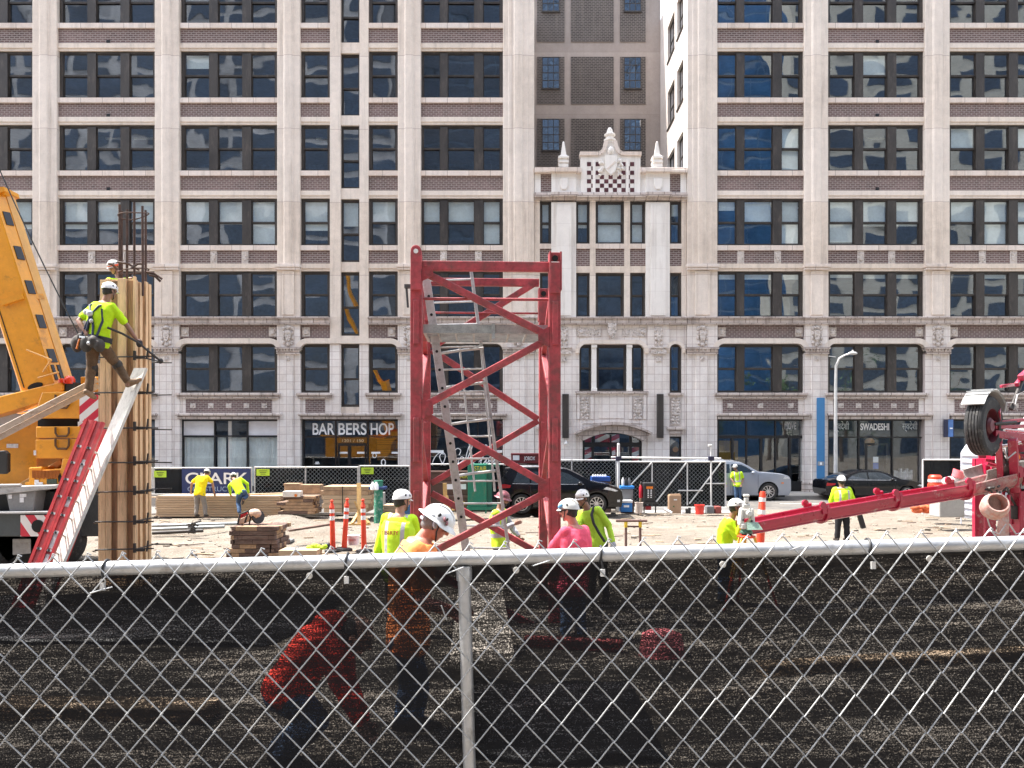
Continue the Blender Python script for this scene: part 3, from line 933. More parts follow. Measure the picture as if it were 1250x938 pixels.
# barber
s3 = shop(368.5, 488, (408.5, 448), (533.5,)); rm = room(s3, 368, 488, 3.2, m_inner)
dmb = MB(); fb(dmb, 411, 446, 541, 544.5, -.34, -.2); fb(dmb, 423.5, 427, 544.5, 598, -.34, -.2); fb(dmb, 411, 413, 544.5, 598, -.34, -.2); fb(dmb, 444, 446, 544.5, 598, -.34, -.2)
dmb.build('shop_door', m_black, s3)
for s_, xa, xb in (('BAR', 379.5, 406.5), ('BERS', 411.5, 446), ('HOP', 451, 479.5)):
    text_obj('shop_lettering', s_, .88, (bx((xa+xb)/2), FY+.24, bz(524.6)), m_ltr, s3, width=(xb-xa)*K, weight=.014)
text_obj('number_lettering', '1201 / 150', .22, (bx(429), FY+.285, bz(538.3)), M('gold_lettering', (.55,.50,.38), .4), s3, width=1.15)
wb = MB()
for xa, xb in ((412,424),(434.5,446.5),(452,463),(477,488)): fb(wb, xa, xb, 551.8, 554.2, -.29, -.285)
wb.build('white_glass_band', m_ltr, s3)
lg = MB()
lg.tube([(bx(467)+.11*math.cos(a*.5236), FY+.286, bz(565)+.17*math.sin(a*.5236)) for a in range(12)], .028, 6, closed=True)
for k in range(3): lg.tube([(bx(383+k*1.5), FY+.286, bz(567)), (bx(384+k*1.5), FY+.286, bz(564)), (bx(385+k*1.5), FY+.286, bz(567))], .025, 5)
lg.tube([(bx(456)+.1*math.cos(a*.5236), FY+.286, bz(556.5)+.12*math.sin(a*.5236)) for a in range(12)], .02, 6, closed=True)
lg.build('logo_line_drawing', m_ltr, s3)
ws = MB()
for k in range(12): fb(ws, 452, 486, 536+k*2.3, 537.8+k*2.3, -2.2, -2.1)
ws.build('slat_reflection', M('slat_reflection_orange', (.42,.20,.07), .6, var=.3, scale=2, stretch=(.3,1,3)), s3)  # slats imitate a timber reflection in the barber's glass
# bay with the big script
s4 = shop(515, 616, (548, 583), (533.5,)); room(s4, 515, 616, 2.6, m_inner)
def stroke(pts, r=.03):
    mb = MB()
    # smooth through the points
    P_ = [Vector((bx(a), FY+.286, bz(b_))) for a, b_ in pts]
    out_ = []
    for i in range(len(P_)-1):
        p0 = P_[max(0,i-1)]; p1 = P_[i]; p2 = P_[i+1]; p3 = P_[min(len(P_)-1,i+2)]
        for k in range(5):
            t = k/5
            out_.append(.5*((2*p1)+(p2-p0)*t+(2*p0-5*p1+4*p2-p3)*t*t+(3*p1-p0-3*p2+p3)*t*t*t))
    out_.append(P_[-1])
    mb.tube(out_, r, 6); return mb
sm = MB()
for pts in ([(541,555),(536,553),(530,559),(527,568),(532,572),(540,566),(543,557),(540,553),(536,558),(541,568),(546,566)],
            [(560,556),(562,550),(557,548),(552,556),(549,566),(553,570),(560,565)],
            [(560,566),(566,561),(563,558),(559,564),(563,569),(568,564)],
            [(566,570),(576,546),(573,544),(569,556),(567,570),(572,560),(574,563),(573,569),(578,564)],
            [(579,564),(584,559),(581,557),(577,563),(581,568),(586,562)],
            [(586,566),(594,546),(591,545),(587,560),(588,568),(593,562)],
            [(594,559),(593,566),(598,562)], [(598,564),(602,559),(600,556),(596,562),(599,567),(604,561)], [(604,557),(603,565),(608,563),(611,556),(610,564),(614,562)]):
    t = stroke(pts, .026); sm.add(t.v, t.f)
sm.build('script_lettering', m_ltr, s4)
wb = MB(); fb(wb, 524, 541, 549.8, 553, -.29, -.285); fb(wb, 602, 613, 549.8, 553, -.29, -.285); wb.build('white_glass_band', m_ltr, s4)
# right wing shops
s5 = shop(877.5, 985, (913, 948.5), (532.5,)); room(s5, 877, 985, 3.0, m_inner)
dmb = MB()
for x in (895.5, 931, 966): fb(dmb, x-1.4, x+1.4, 533.3, 598, -.34, -.2)
for xa, xb in ((879,894),(897,912),(914,929.5),(932.5,947.5),(949.5,964.5),(967.5,983.5)): fb(dmb, xa, xb, 588, 598, -.34, -.2); fb(dmb, xa, xb, 533.3, 535.5, -.34, -.2)
dmb.build('folding_doors', m_black, s5)
text_obj('shop_lettering', 'MOVE', .5, (bx(967), FY+.285, bz(520.5)), M('faint_lettering', (.55,.57,.6), .5), s5, width=.62, weight=.01)
yl = MB(); fb(yl, 881, 911, 538, 562, -1.6, -1.5); yl.build('crane_reflection', M('crane_reflection_yellow', (.55,.33,.05), .6), s5)  # yellow block imitates the crane's reflection in the shop glass
s6 = shop(1012.5, 1133, (1051, 1092), (534,)); room(s6, 1012, 1133, 3.0, m_inner)
m_devan = m_ltr
text_obj('shop_lettering', 'SWADESHI', .5, (bx(1071), FY+.285, bz(521.5)), m_ltr, s6, width=1.55, weight=.012)
for px in (1030, 1114): text_obj('devanagari_lettering', 'स्वदेशी', .5, (bx(px), FY+.285, bz(521)), M('grey_lettering', (.6,.66,.68), .5), s6, width=.82)
pl_ = MB(); pl_.ell((bx(1071), FY+.9, bz(539.5)), (.26,.2,.22), 14, 10); pl_.build('paper_lampshade', M('orange_paper', (.75,.36,.14), .7), s6, smooth=60)
dmb = MB(); fb(dmb, 1059, 1062, 541, 598, -.5, -.3); fb(dmb, 1085, 1088, 541, 598, -.5, -.3); fb(dmb, 1062, 1085, 541, 544, -.5, -.3); dmb.build('shop_door', m_black, s6)
po = MB(); fb(po, 1071, 1077.5, 558, 565, -.49, -.48); po.build('door_notice', m_ltr, s6)
po = MB(); fb(po, 1071, 1077.5, 565.5, 573, -.49, -.48); po.build('blue_door_notice', M('blue_notice', (.06,.16,.50), .5), s6)
bo = MB()
rr = random.Random(9)
for k in range(9):
    x = 1097+k*2.6; fb(bo, x, x+2.2, 577-rr.uniform(0,5), 586, -.7, -.5)
bo.build('window_display', M('display_goods', (.5,.5,.52), .6, var=.5, scale=4), s6)
s7 = shop(1162, 1281, (1202, 1242), (534,)); room(s7, 1162, 1281, 2.4, m_inner)
# pavement sign fittings
mb = MB(); fb(mb, 995.5, 1005, 486, 594, .155, .20)
bs = mb.build('banner', M('blue_banner', (.055,.22,.46), .6, var=.06), loc=(bx(1000), FY-.2, bz(594)))
tag(bs, 'long sky blue strip banner on the tiled pier beside the lamp post', 'banner')
mb = MB(); fb(mb, 996.3, 1004.2, 563.5, 568.5, .201, .206); mb.build('grey_notice', M('grey_notice', (.30,.32,.34), .6), bs, world=True)
mb = MB(); fb(mb, 999, 1001.5, 564.5, 567.5, .207, .21); mb.build('white_mark', m_ltr, bs, world=True)
mb = MB(); mb.box(bx(1149), bx(1156.5), FY-.62, FY-.2, bz(534), bz(512.5))
bs = mb.build('projecting_sign', M('dark_sign_side', (.02,.025,.06), .4), loc=(bx(1152), FY-.4, bz(534)))
tag(bs, 'blue projecting box sign on the tiled pier near the right edge', 'sign')
mb = MB(); mb.box(bx(1149)+.02, bx(1156.5)-.06, FY-.64, FY-.622, bz(533.5), bz(513)); mb.build('blue_face', M('blue_sign_face', (.10,.22,.52), .4), bs, world=True)
mb = MB(); mb.box(bx(1151), bx(1154.5), FY-.645, FY-.642, bz(524.2), bz(522.6)); mb.build('lettering', m_ltr, bs, world=True)
# ---------------------------------------------------------------- the far side of the block (seen in the windows)
def tower(name, label, x0, x1, y, h, wall, glassm, fx, fz, gx_, gz_, z0=0, dp=18):
    t = thing(name, label, 'building', ((x0+x1)/2, y, 0))
    mb = MB(); mb.box(x0, x1, y-dp, y, -1, h)
    mb.build('wall', wall, t)
    g = MB()
    nx = int((x1-x0)/fx); nz_ = int((h-z0-1)/fz)
    for j in range(nz_):
        for i in range(nx):
            a = x0+(x1-x0)*i/nx; b_ = x0+(x1-x0)*(i+1)/nx
            z = z0+j*fz
            g.box(a+gx_, b_-gx_, y+.01, y+.10, z+gz_, z+fz-gz_*.5)
    g.build('window_grid', glassm, t)
    return t
m_dkgl = M('dark_curtain_glass', (.022,.042,.078), .12, var=.4, scale=.12, spec=.6)
m_conc2 = M('pale_concrete_wall', (.36,.36,.33), .8, var=.12, scale=.2)
m_conc3 = M('grey_stone_wall', (.27,.28,.30), .8, var=.3, scale=.1)
tower('glass_office_block', 'dark glass office block opposite, mirrored in the windows of the left wing', -150, -20, -50, 88, m_conc3, m_dkgl, 9.0, 5.6, .8, .9)
tower('glass_office_block', 'blue glass tower opposite, mirrored beside the light court', -19, 28, -62, 110, M('blue_grey_spandrel', (.06,.10,.16), .4, var=.3, scale=.1), m_dkgl, 4.0, 4.0, .12, .5)
tower('stone_office_block', 'pale concrete office block opposite, mirrored in the windows of the right wing', 45.5, 150, -46, 92, m_conc2, m_dkgl, 6.2, 4.3, 1.1, .9, 0, 5)
m_bluegl = M('deep_blue_curtain_glass', (.05,.14,.30), .25, var=.3, scale=.1)
tower('glass_office_block', 'deep blue glass tower opposite, mirrored in the windows right of the light court', 30, 70, -66, 118, M('pale_mullion', (.25,.36,.5), .4), m_bluegl, 5.0, 4.0, .10, .35)
m_leaf = M('tree_leaf', (.045,.095,.028), .6, var=.45, scale=1.2)
m_bark = M('tree_bark', (.10,.075,.055), .9)
def tree(x, y, h, r, seed, label):
    rr = random.Random(seed)
    t = thing('street_tree', label, 'tree', (x, y, .3), group='street trees behind the site')
    tb = MB(); tb.tube([(0,0,0),(.1,.05,h*.3),(.05,.1,h*.6),(0,0,h*.85)], [.28,.22,.14,.05], 8)
    for k in range(7):
        a = rr.uniform(0,6.28); z = h*rr.uniform(.3,.6)
        tb.tube([(0,0,z),(math.cos(a)*r*.4,math.sin(a)*r*.4,z+h*.14),(math.cos(a)*r*.75,math.sin(a)*r*.75,z+h*.22)],[.10,.07,.03],6)
    tb.build('trunk', m_bark, t, world=False, smooth=60)
    cr = MB()
    clumps = [(Vector((rr.gauss(0,.45)*r, rr.gauss(0,.45)*r, h*.62+rr.gauss(0,.45)*h*.36)), rr.uniform(.18,.34)*r) for _ in range(26)]
    for c, cr_ in clumps:
        for k in range(90):
            d = Vector((rr.gauss(0,1),rr.gauss(0,1),rr.gauss(0,1))).normalized()*cr_*rr.uniform(.5,1.05)
            p = c+d; s = rr.uniform(.09,.18)
            a = Vector((rr.gauss(0,1),rr.gauss(0,1),rr.gauss(0,1))).normalized(); b_ = a.cross(d).normalized()
            cr.quad(p-a*s, p+b_*s*.6, p+a*s, p-b_*s*.6)
    cr.build('crown', m_leaf, t, world=False)
for i, (x, y, h, r, lab) in enumerate(((34,-16,13,4.5,'leafy green tree mirrored in the fifth floor window right of the lamp post'),(44,-18,14,5,'broad green tree mirrored in the window above the blue box sign'),
                            (54,-15,12.5,4.6,'green tree mirrored at the right edge behind the raised wheel'),(24,-17,9,3.4,'low green tree mirrored above the folding shop doors'))):
    tree(x, y, h, r, 20+i, lab)
# ---------------------------------------------------------------- ground, street
m, nt, out = newmat('site_sand')
b = N(nt, 'ShaderNodeBsdfPrincipled'); L(nt, b.outputs[0], out.inputs[0]); b.inputs['Roughness'].default_value = .95; b.inputs['Specular IOR Level'].default_value = .15
v = objvec(nt)
n1 = nz(nt, v, .35, 5, .6); n2 = nz(nt, v, 2.2, 6, .65); n3 = nz(nt, v, 30, 4, .7)
mp = N(nt, 'ShaderNodeMapping'); mp.inputs['Scale'].default_value = (.25, 2.2, 1); L(nt, v, mp.inputs[0])
tr_ = nz(nt, mp.outputs[0], 1.1, 5, .65, .4)
f = math_(nt, 'ADD', math_(nt, 'MULTIPLY', n1, .3), math_(nt, 'ADD', math_(nt, 'MULTIPLY', n2, .35), math_(nt, 'MULTIPLY', n3, .35)))
c = ramp(nt, f, [(.34, (.12,.10,.08)), (.5, (.215,.188,.155)), (.66, (.31,.28,.238))])
c = mixc(nt, ramp(nt, tr_, [(.52, 0.0), (.66, .55)]), c, (.19,.15,.115))
vo = N(nt, 'ShaderNodeTexVoronoi'); vo.inputs['Scale'].default_value = 9; L(nt, v, vo.inputs[0])
c = mixc(nt, ramp(nt, vo.outputs[0], [(.10, .55), (.18, 0.0)]), c, (.45,.42,.38))
L(nt, c, b.inputs['Base Color'])
hh = math_(nt, 'ADD', math_(nt, 'MULTIPLY', n2, 1.0), math_(nt, 'MULTIPLY', n3, .35))
L(nt, bump(nt, hh, .8, .12), b.inputs['Normal'])
m_sand = m
def grid_sheet(xs, ys, zf, name, mat, kind='structure'):
    vs = [(x, y, zf(x, y)) for y in ys for x in xs]
    nx = len(xs)
    fs = [(j*nx+i, j*nx+i+1, (j+1)*nx+i+1, (j+1)*nx+i) for j in range(len(ys)-1) for i in range(nx-1)]
    me = bpy.data.meshes.new(name); me.from_pydata(vs, [], fs); me.materials.append(mat)
    me.polygons.foreach_set('use_smooth', [True]*len(me.polygons))
    o = bpy.data.objects.new(name, me); COL.objects.link(o)
    return tag(o, None, None, None, kind)
xs = [-400,-150,-60]+[-34+i*.25 for i in range(int(68/.25)+1)]+[60,150,400]
ys = [-400,-120,-40,-12,-4]+[0+i*.14 for i in range(int(31.3/.14)+1)]
def gzz(x, y):
    return gz(x, y) if abs(x) < 36 and y > -3 else .4 if y < 10 else 0.0
grid_sheet(xs, ys, gzz, 'ground', m_sand)
m_asph = M('worn_asphalt', (.085,.083,.082), .85, var=.25, scale=.6, dirt=(.20,.18,.155), dirt_amt=.8, bmp=.2, bscale=90)
m_conc = M('pavement_concrete', (.33,.315,.29), .85, var=.12, scale=.8, dirt=(.24,.22,.2), dirt_amt=.3, bmp=.1)
def slab(x0, x1, y0, y1, z0, z1, name, mat):
    mb = MB(); mb.box(x0, x1, y0, y1, z0, z1); return tag(mb.build(name, mat), None, None, None, 'structure')
ye = ys[-1]
slab(-400, 400, ye, 37.6, -.4, 0.0, 'road', m_asph)
slab(-400, 400, 37.6, 37.78, -.3, .135, 'kerb', m_conc)
slab(-400, 400, 37.78, 41.3, -.3, .14, 'pavement', m_conc)
slab(-400, 400, 41.3, 600, -.4, .10, 'city_ground', m_conc)
mb = MB()
for i in range(-14, 15):
    mb.box(i*6.0, i*6.0+3, 34.3, 34.42, .003, .006)
tag(mb.build('road_markings', M('road_paint', (.72,.72,.68), .7, dirt=(.3,.28,.25), dirt_amt=.6)), None, None, None, 'structure')
def pp(mb, pts, Y, depth):
    """outline measured on the photo at distance Y, given its real thickness"""
    mb.prism([(P(x, y, Y).x, P(x, y, Y).z) for x, y in pts], Y, Y+depth); return mb
def pbox(mb, x0, x1, y0, y1, Y, depth):
    a = P(x0, y0, Y); b = P(x1, y1, Y)
    mb.box(a.x, b.x, Y, Y+depth, b.z, a.z); return mb

m_galv = M('galvanised_steel', (.50,.51,.52), .42, .55, var=.12, scale=6, dirt=(.25,.24,.23), dirt_amt=.25, bmp=.05)
m_wire = M('galvanised_wire', (.40,.41,.415), .5, .15, var=.25, scale=20)
m_tie = M('black_plastic_tie', (.015,.015,.016), .5)

# ---------------------------------------------------------------- near chain link fence with its windscreen
fence = thing('chain_link_fence', 'near chain link fence panel with galvanised rail and black windscreen cloth along the bottom', 'fence', (0, 1.75, .4))
fence.rotation_euler = (0, -.0278, 0)
RZ = 2.393-.4
mb = MB(); mb.tube([(-2.5,0,RZ),(2.5,0,RZ)], .0165, 20); mb.build('top_rail', m_galv, fence, world=False, smooth=40)
for x in (-2.49, -.055, 2.49):
    mb = MB(); mb.tube([(x,.002,-.45),(x,.002,RZ-.017)], .0145, 18); 
    mb.lathe([(.0175,RZ-.05),(.0185,RZ-.03),(.0175,RZ-.018)], (x,.002,0), (0,0,1), 18)
    mb.build('post', m_galv, fence, world=False, smooth=40)
mb = MB(); pw_, ph = .0780, .0902; rw = .0017
i0, i1 = int(-2.45/(pw_/2)), int(2.45/(pw_/2))
frnd = random.Random(1)
for i in range(i0, i1):
    xl = i*pw_/2; pts = []; n = int(1.95/(ph/2))
    jz = frnd.uniform(-.0012,.0012)
    for k in range(n+1):
        z = RZ+.034-k*ph/2
        right = (k+i) % 2 == 0
        x = xl+(pw_/2 if right else 0)
        y = -.026+(.0022 if right else -.0022)
        z += jz+.0016*noise.noise(Vector((x*4, z*4, 0)))
        x += .002*noise.noise(Vector((x*3, z*3, 5)))
        s = 1 if right else -1
        # short bend at every crossing
        e = .0035
        if k > 0: pts.append((x-s*e, y, z+e*1.15))
        pts.append((x+s*.0008, y+ (.0018 if right else -.0018), z))
        if k < n: pts.append((x-s*e, y, z-e*1.15))
    mb.tube(pts, rw, 5)
# twisted tips standing up at the top
for i in range(i0, i1):
    if i % 2 == 0:
        x = (i+1)*pw_/2
        mb.tube([(x-.004,-.026,RZ+.030),(x+.001,-.028,RZ+.040),(x+.007,-.024,RZ+.034+.004*frnd.random())], rw*.95, 5)
mb.build('chain_link', m_wire, fence, world=False)
# windscreen cloth
m, nt, out = newmat('windscreen_cloth')
tr = N(nt, 'ShaderNodeBsdfTransparent'); df = N(nt, 'ShaderNodeBsdfDiffuse'); df.inputs[0].default_value = (.020,.020,.022,1)
v = objvec(nt)
mp = N(nt, 'ShaderNodeMapping'); mp.inputs['Scale'].default_value = (250, 250, 330); L(nt, v, mp.inputs[0])
fine = nz(nt, mp.outputs[0], 1.0, 2, .6)
mp2 = N(nt, 'ShaderNodeMapping'); mp2.inputs['Scale'].default_value = (26, 26, 330); L(nt, v, mp2.inputs[0])
thread = nz(nt, mp2.outputs[0], 1.0, 3, .6)
mp3 = N(nt, 'ShaderNodeMapping'); mp3.inputs['Scale'].default_value = (1.6, 1.6, 30); L(nt, v, mp3.inputs[0])
streak = nz(nt, mp3.outputs[0], 1.0, 5, .65)
f = math_(nt, 'ADD', math_(nt, 'MULTIPLY', fine, .55), math_(nt, 'ADD', math_(nt, 'MULTIPLY', thread, .3), math_(nt, 'MULTIPLY', streak, .35)))
mp4 = N(nt, 'ShaderNodeMapping'); mp4.inputs['Scale'].default_value = (.9, .9, 7); mp4.inputs['Rotation'].default_value = (0, R(9), 0); L(nt, v, mp4.inputs[0])
f = math_(nt, 'ADD', f, math_(nt, 'MULTIPLY', math_(nt, 'SUBTRACT', nz(nt, mp4.outputs[0], 1.0, 4, .6, 1.2), .5), .22))
t = ramp(nt, f, [(.58, .006), (.66, .045), (.73, .26), (.80, .55)])
mx = N(nt, 'ShaderNodeMixShader'); L(nt, t, mx.inputs[0]); L(nt, df.outputs[0], mx.inputs[1]); L(nt, tr.outputs[0], mx.inputs[2]); L(nt, mx.outputs[0], out.inputs[0])
m_screen = m
vs = []; fs = []; nx, nz_ = 120, 40
for j in range(nz_+1):
    for i in range(nx+1):
        x = -2.47+4.94*i/nx; zt = RZ-.010-.004*abs(math.sin(x*5.2))
        z = zt+(-.38-zt)*j/nz_
        vs.append((x, .024+.010*noise.noise(Vector((x*2.2, z*1.6, 3)))*min(1, j/4), z))
for j in range(nz_):
    for i in range(nx):
        a = j*(nx+1)+i; fs.append((a, a+1, a+nx+2, a+nx+1))
me = bpy.data.meshes.new('windscreen'); me.from_pydata(vs, [], fs); me.materials.append(m_screen); me.polygons.foreach_set('use_smooth', [True]*len(fs))
ws = link_mesh('windscreen', me, fence)
for k in range(9):
    x = -1.9+k*.476; mb = MB()
    mb.lathe([(.004,0),(.0075,.001),(.0075,.003),(.004,.004)], (x+.06, .0185, RZ-.033), (0,-1,0), 12)
    mb.build('grommet', M('white_plastic', (.75,.75,.73), .4), ws, world=False, smooth=50)
for px in (130, 424, 733, 1059, -160, 1400):
    x = (px-CX)*1.75/FPX+.055
    mb = MB()
    mb.tube([(x+.002*math.sin(a), .0185*math.cos(a)*1.05, RZ+.0185*math.sin(a)*1.05) for a in [k*math.pi/8 for k in range(16)]], .0028, 6, closed=True)
    mb.tube([(x, -.018, RZ-.008), (x+.003, -.021, RZ-.028)], .0026, 6)
    o = mb.build('zip_tie', m_tie, fence, world=False, smooth=60)
    mb = MB(); mb.box(x-.003, x+.007, -.025, -.0185, RZ-.046, RZ-.030); mb.build('tie_head', M('white_plastic', (.75,.75,.73), .4), o, world=False)
for px, py, dx, dy in ((118,708,28,-7),(545,697,22,-8),(958,680,14,-5),(650,690,20,-6),(545,752,-6,-18)):
    mb = MB(); a = Vector(((px-CX)*1.75/FPX+.055, -.03, RZ-.0165-(py-690)*1.75/FPX+.0)); mb.tube([a, a+Vector((dx*1.75/FPX, -.004, -dy*1.75/FPX))], .0016, 5)
    mb.build('tie_wire', m_wire, fence, world=False)

for sgn, lab in ((-1, 'next chain link fence panel joining the near one beyond the left edge'),(1, 'next chain link fence panel joining the near one beyond the right edge')):
    c = copy_tree(fence); c['label'] = lab; c.location = (sgn*4.99*math.cos(.0278), 1.75, .4+sgn*4.99*math.sin(.0278))
# ---------------------------------------------------------------- red tower crane section
m_red = M('red_oxide_paint', (.37,.052,.062), .55, var=.30, scale=2.2, dirt=(.15,.055,.05), dirt_amt=.65, bmp=.15)
m_alu = M('grey_aluminium', (.48,.48,.47), .5, .3, var=.12, scale=4, dirt=(.28,.27,.25), dirt_amt=.3)
m_grate = M('galvanised_walkway', (.36,.38,.37), .55, .3, var=.25, scale=8)
m_dark = M('dark_hole', (.01,.01,.01), .9)
TY = 11.2; TZ0 = gz(-.4, 12)
tower_ = thing('tower_crane_section', 'tall red lattice mast section of a tower crane with a grey ladder inside', 'crane mast', (-.3825, TY, TZ0), .042)
def tp(px, py, back=False):
    """leg-frame coordinates: from a photo pixel on the front (or back) face"""
    Y = TY+(2.0 if back else 0)
    p = P(px, py, Y)
    return p
W2 = 1.005
def TZ(py, Y=TY): return CAMZ+(HY-py)*Y/FPX-TZ0
LEGTOP = TZ(330)
for sx in (-1, 1):
    for by in (0, 2.0):
        mb = MB(); x = sx*W2; w = .17 if by == 0 else .145
        top = LEGTOP if by == 0 else LEGTOP-.12
        mb.box(x-w/2, x+w/2, by-w/2, by+w/2, -.1, top)
        # bolted splice plates
        for z in (TZ(370), TZ(512), TZ(600)):
            mb.box(x-.04, x+.045, by-w/2-.022, by-w/2-.002, z-.62, z+.02)
        leg = mb.build('leg', m_red, tower_, world=False, bevel=.02)
        # fish-plate lug with pin hole
        lg = MB()
        if sx < 0:
            prof = [(-.075,top-.32),(.075,top-.32),(.078,top+.22)]+[(.078*math.cos(a),top+.24+.085*math.sin(a)) for a in [math.pi*k/8 for k in range(1,8)]]+[(-.078,top+.22)]
            lg.prism([(x+a, b) for a, b in prof], by-w/2-.045, by-w/2-.003)
            lg.prism([(x+a, b) for a, b in prof], by+.02, by+.06)
            hole = MB(); hole.lathe([(.0,0),(.034,0),(.034,.004),(0,.004)], (x, by-w/2-.045, top+.235), (0,-1,0), 16)
        else:
            for dx in (-.085, .07):
                lg.box(x+dx, x+dx+.03, by-.11, by+.10, top-.3, top+.26)
            lg.box(x-.07, x+.07, by-.118, by-.098, top-.35, top+.10)
            lg.box(x-.054, x+.069, by-.09, by-.05, top+.12, top+.25)
            hole = MB(); hole.lathe([(.0,0),(.045,0),(.045,.004),(0,.004)], (x, by-.092, top+.16), (0,-1,0), 16)
        l_ = lg.build('lug', m_red, leg, world=False, bevel=.008)
        hole.build('pin_hole', m_dark if sx > 0 else M('white_plastic', (.75,.75,.73), .4), l_, world=False)
def brace(a, b, w=.10, h=.09, name='brace'):
    mb = MB(); mb.bar(a, b, w, h, up=(0,1,0)); return mb.build(name, m_red, tower_, world=False, bevel=.012)
def gusset(x, y, z, s):
    mb = MB(); mb.prism([(x,z-.15),(x+s*.16,z-.07),(x+s*.16,z+.07),(x,z+.15)], y-.012, y+.0)
    for a, b_ in ((.05,-.07),(.05,.07),(.12,-.03),(.12,.03)): mb.lathe([(0,0),(.016,0),(.016,.014),(0,.014)], (x+s*a, y-.012, z+b_), (0,-1,0), 6)
    mb.build('gusset_plate', m_red, tower_, world=False)
zf = lambda py: TZ(py)                       # front face height
zr = lambda py: TZ(py, TY+2.0)
X0, X1 = -W2+.09, W2-.09
yF, yR = -.02, 2.0
brace((X0-.02,yF,zf(326)),(X1+.02,yF,zf(326)),.14,.09,'top_beam'); brace((X0-.02,yR,zr(345)),(X1+.02,yR,zr(345)),.13,.09,'top_beam')
for sx in (-1,1): brace((sx*W2,.09,zf(328)),(sx*W2,1.91,zf(328)),.1,.09,'side_beam')
for a, b in ((333,410),(497,414),(505,593),(680,600)):
    brace((X0,yF,zf(a)),(X1,yF,zf(b)))
brace((X0,yF,zf(690)),(X1,yF,zf(775)))
for py, s_ in ((333,1),(412,-1),(500,1),(596,-1)): gusset(s_*-1*(W2-.085), -.075, zf(py), s_)
for a, b in ((425,343),(428,512),(590,514),(602,675)):
    brace((X0,yR,zr(a)),(X1,yR,zr(b)),.105,.09)
for sx in (-1, 1):
    x = sx*(W2)
    for a, b in ((340,415),(500,415),(505,592),(680,598)):
        brace((x,.09,zf(a)),(x,1.91,zf(b)),.09,.08,'side_brace')
for py, r in ((365,.022),(383,.018)):
    mb = MB(); yy = yF+.05 if py == 365 else yR-.05
    z = zf(py) if py == 365 else zr(py)
    mb.cyl((X0,yy,z),(X1,yy,z), r, n=10); mb.build('guard_rod', m_red, tower_, world=False, smooth=40)
# platform
pz = zf(402)
mb = MB(); mb.box(X0+.0, X1, .10, .14, pz-.05, pz+.08); mb.box(X0, X1, 1.06, 1.10, pz-.05, pz+.10)
mb.box(X0, X0+.04, .141, 1.059, pz-.05, pz+.06); mb.box(X1-.04, X1, .141, 1.059, pz-.05, pz+.06)
for k in range(19):
    y = .16+k*.0475; mb.box(X0+.041, X1-.041, y, y+.012, pz-.035, pz)
for k in range(7):
    x = X0+.2+k*.26; mb.box(x, x+.03, .145, 1.055, pz-.049, pz-.036)
mb.box(X0+1.0, X0+1.05, .05, .098, pz-.14, pz+.09)
mb.build('walkway', m_grate, tower_, world=False)
# ladder inside
def tpt(px, py, yb):   # pixel to leg frame, at depth yb behind the front face
    p = P(px, py, TY+yb); c, s = math.cos(.042), math.sin(.042)
    dx, dy = p.x-(-.3825), p.y-TY
    return Vector((dx*c+dy*s, -dx*s+dy*c, p.z-TZ0))
lad = MB()
a0, a1 = tpt(519,332,.5), tpt(569,672,.5); a1 = a0+(a1-a0)*1.12
b0, b1 = tpt(575,330,1.0), tpt(621,672,1.0); b1 = b0+(b1-b0)*1.12
lad.bar(a0, a1, .125, .04, up=(0,1,0)); lad.bar(b0, b1, .05, .10, up=(0,1,0))
n = 14
for k in range(n):
    t = (k+.4)/n; lad.cyl(a0+(a1-a0)*t, b0+(b1-b0)*t, .016, n=8)
ladder_ = lad.build('ladder', m_alu, tower_, world=False, bevel=.006)
hh = MB()
for k in range(17):
    t = (k+.35)/17; p = a0+(a1-a0)*t; hh.lathe([(.0,0),(.022,0),(.022,.003),(0,.003)], p+Vector((0,-.0215,0)), (0,-1,0), 10)
hh.build('rung_end', m_dark, ladder_, world=False)
cg = MB()
for px0, px1 in ((561,580),(587,604)):
    cg.tube([tpt(px0, 425, .9), tpt(px1, 600, .9)], .017, 8)
for py in (428, 470, 515, 578):
    t = (py-425)/175
    cg.tube([tpt(537+py*.0-3+t*20, py+4, .55), tpt(561+19*t, py, .9), tpt(587+17*t+3, py-3, .9)], .022, 8)
cg.build('ladder_hoops', m_alu, tower_, world=False, smooth=50)
sl = MB(); p = tpt(498, 352, -.1)
sl.bar(p+Vector((0,0,-.28)), p+Vector((-.02,0,.0)), .03, .03); sl.box(p.x-.05, p.x+.07, p.y-.04, p.y+.04, p.z-.0, p.z+.05)
sl.build('work_light', M('dark_lamp_body', (.06,.06,.06), .5), tower_, world=False)
# ---------------------------------------------------------------- timber column form
m_stud = M('pale_pine_stud', (.74,.505,.29), .75, var=.2, scale=1.5, stretch=(6,6,.5), dirt=(.25,.15,.07), dirt_amt=.25)
m_ply = M('brown_form_plywood', (.37,.205,.105), .7, var=.35, scale=1.2, stretch=(5,5,.4), dirt=(.10,.06,.03), dirt_amt=.5)
m_rebar = M('rusty_rebar', (.085,.050,.038), .8, var=.4, scale=6, bmp=.4, bscale=60)
m_iron = M('dark_iron', (.035,.03,.028), .6, var=.3, scale=4)
CY = 14.0
a = P(122,0,CY).x; b = P(165,0,CY).x; cw = b-a
zt = P(0,339,CY).z; zb = gz(a, CY)-.05
form = thing('column_form', 'tall timber column form of upright boards with rusty rebar sticking out of the top', 'column form', ((a+b)/2, CY+cw/2, zb))
mb = MB(); mb.box(a+.07, b-.07, CY+.07, CY+cw-.07, zb, zt-.02); mb.build('plywood', m_ply, form)
crn = random.Random(4)
widths = [(.0,.20,1),(.2,.345,0),(.345,.46,1),(.46,.70,0),(.70,.87,1),(.87,1.0,1)]
sf = MB()
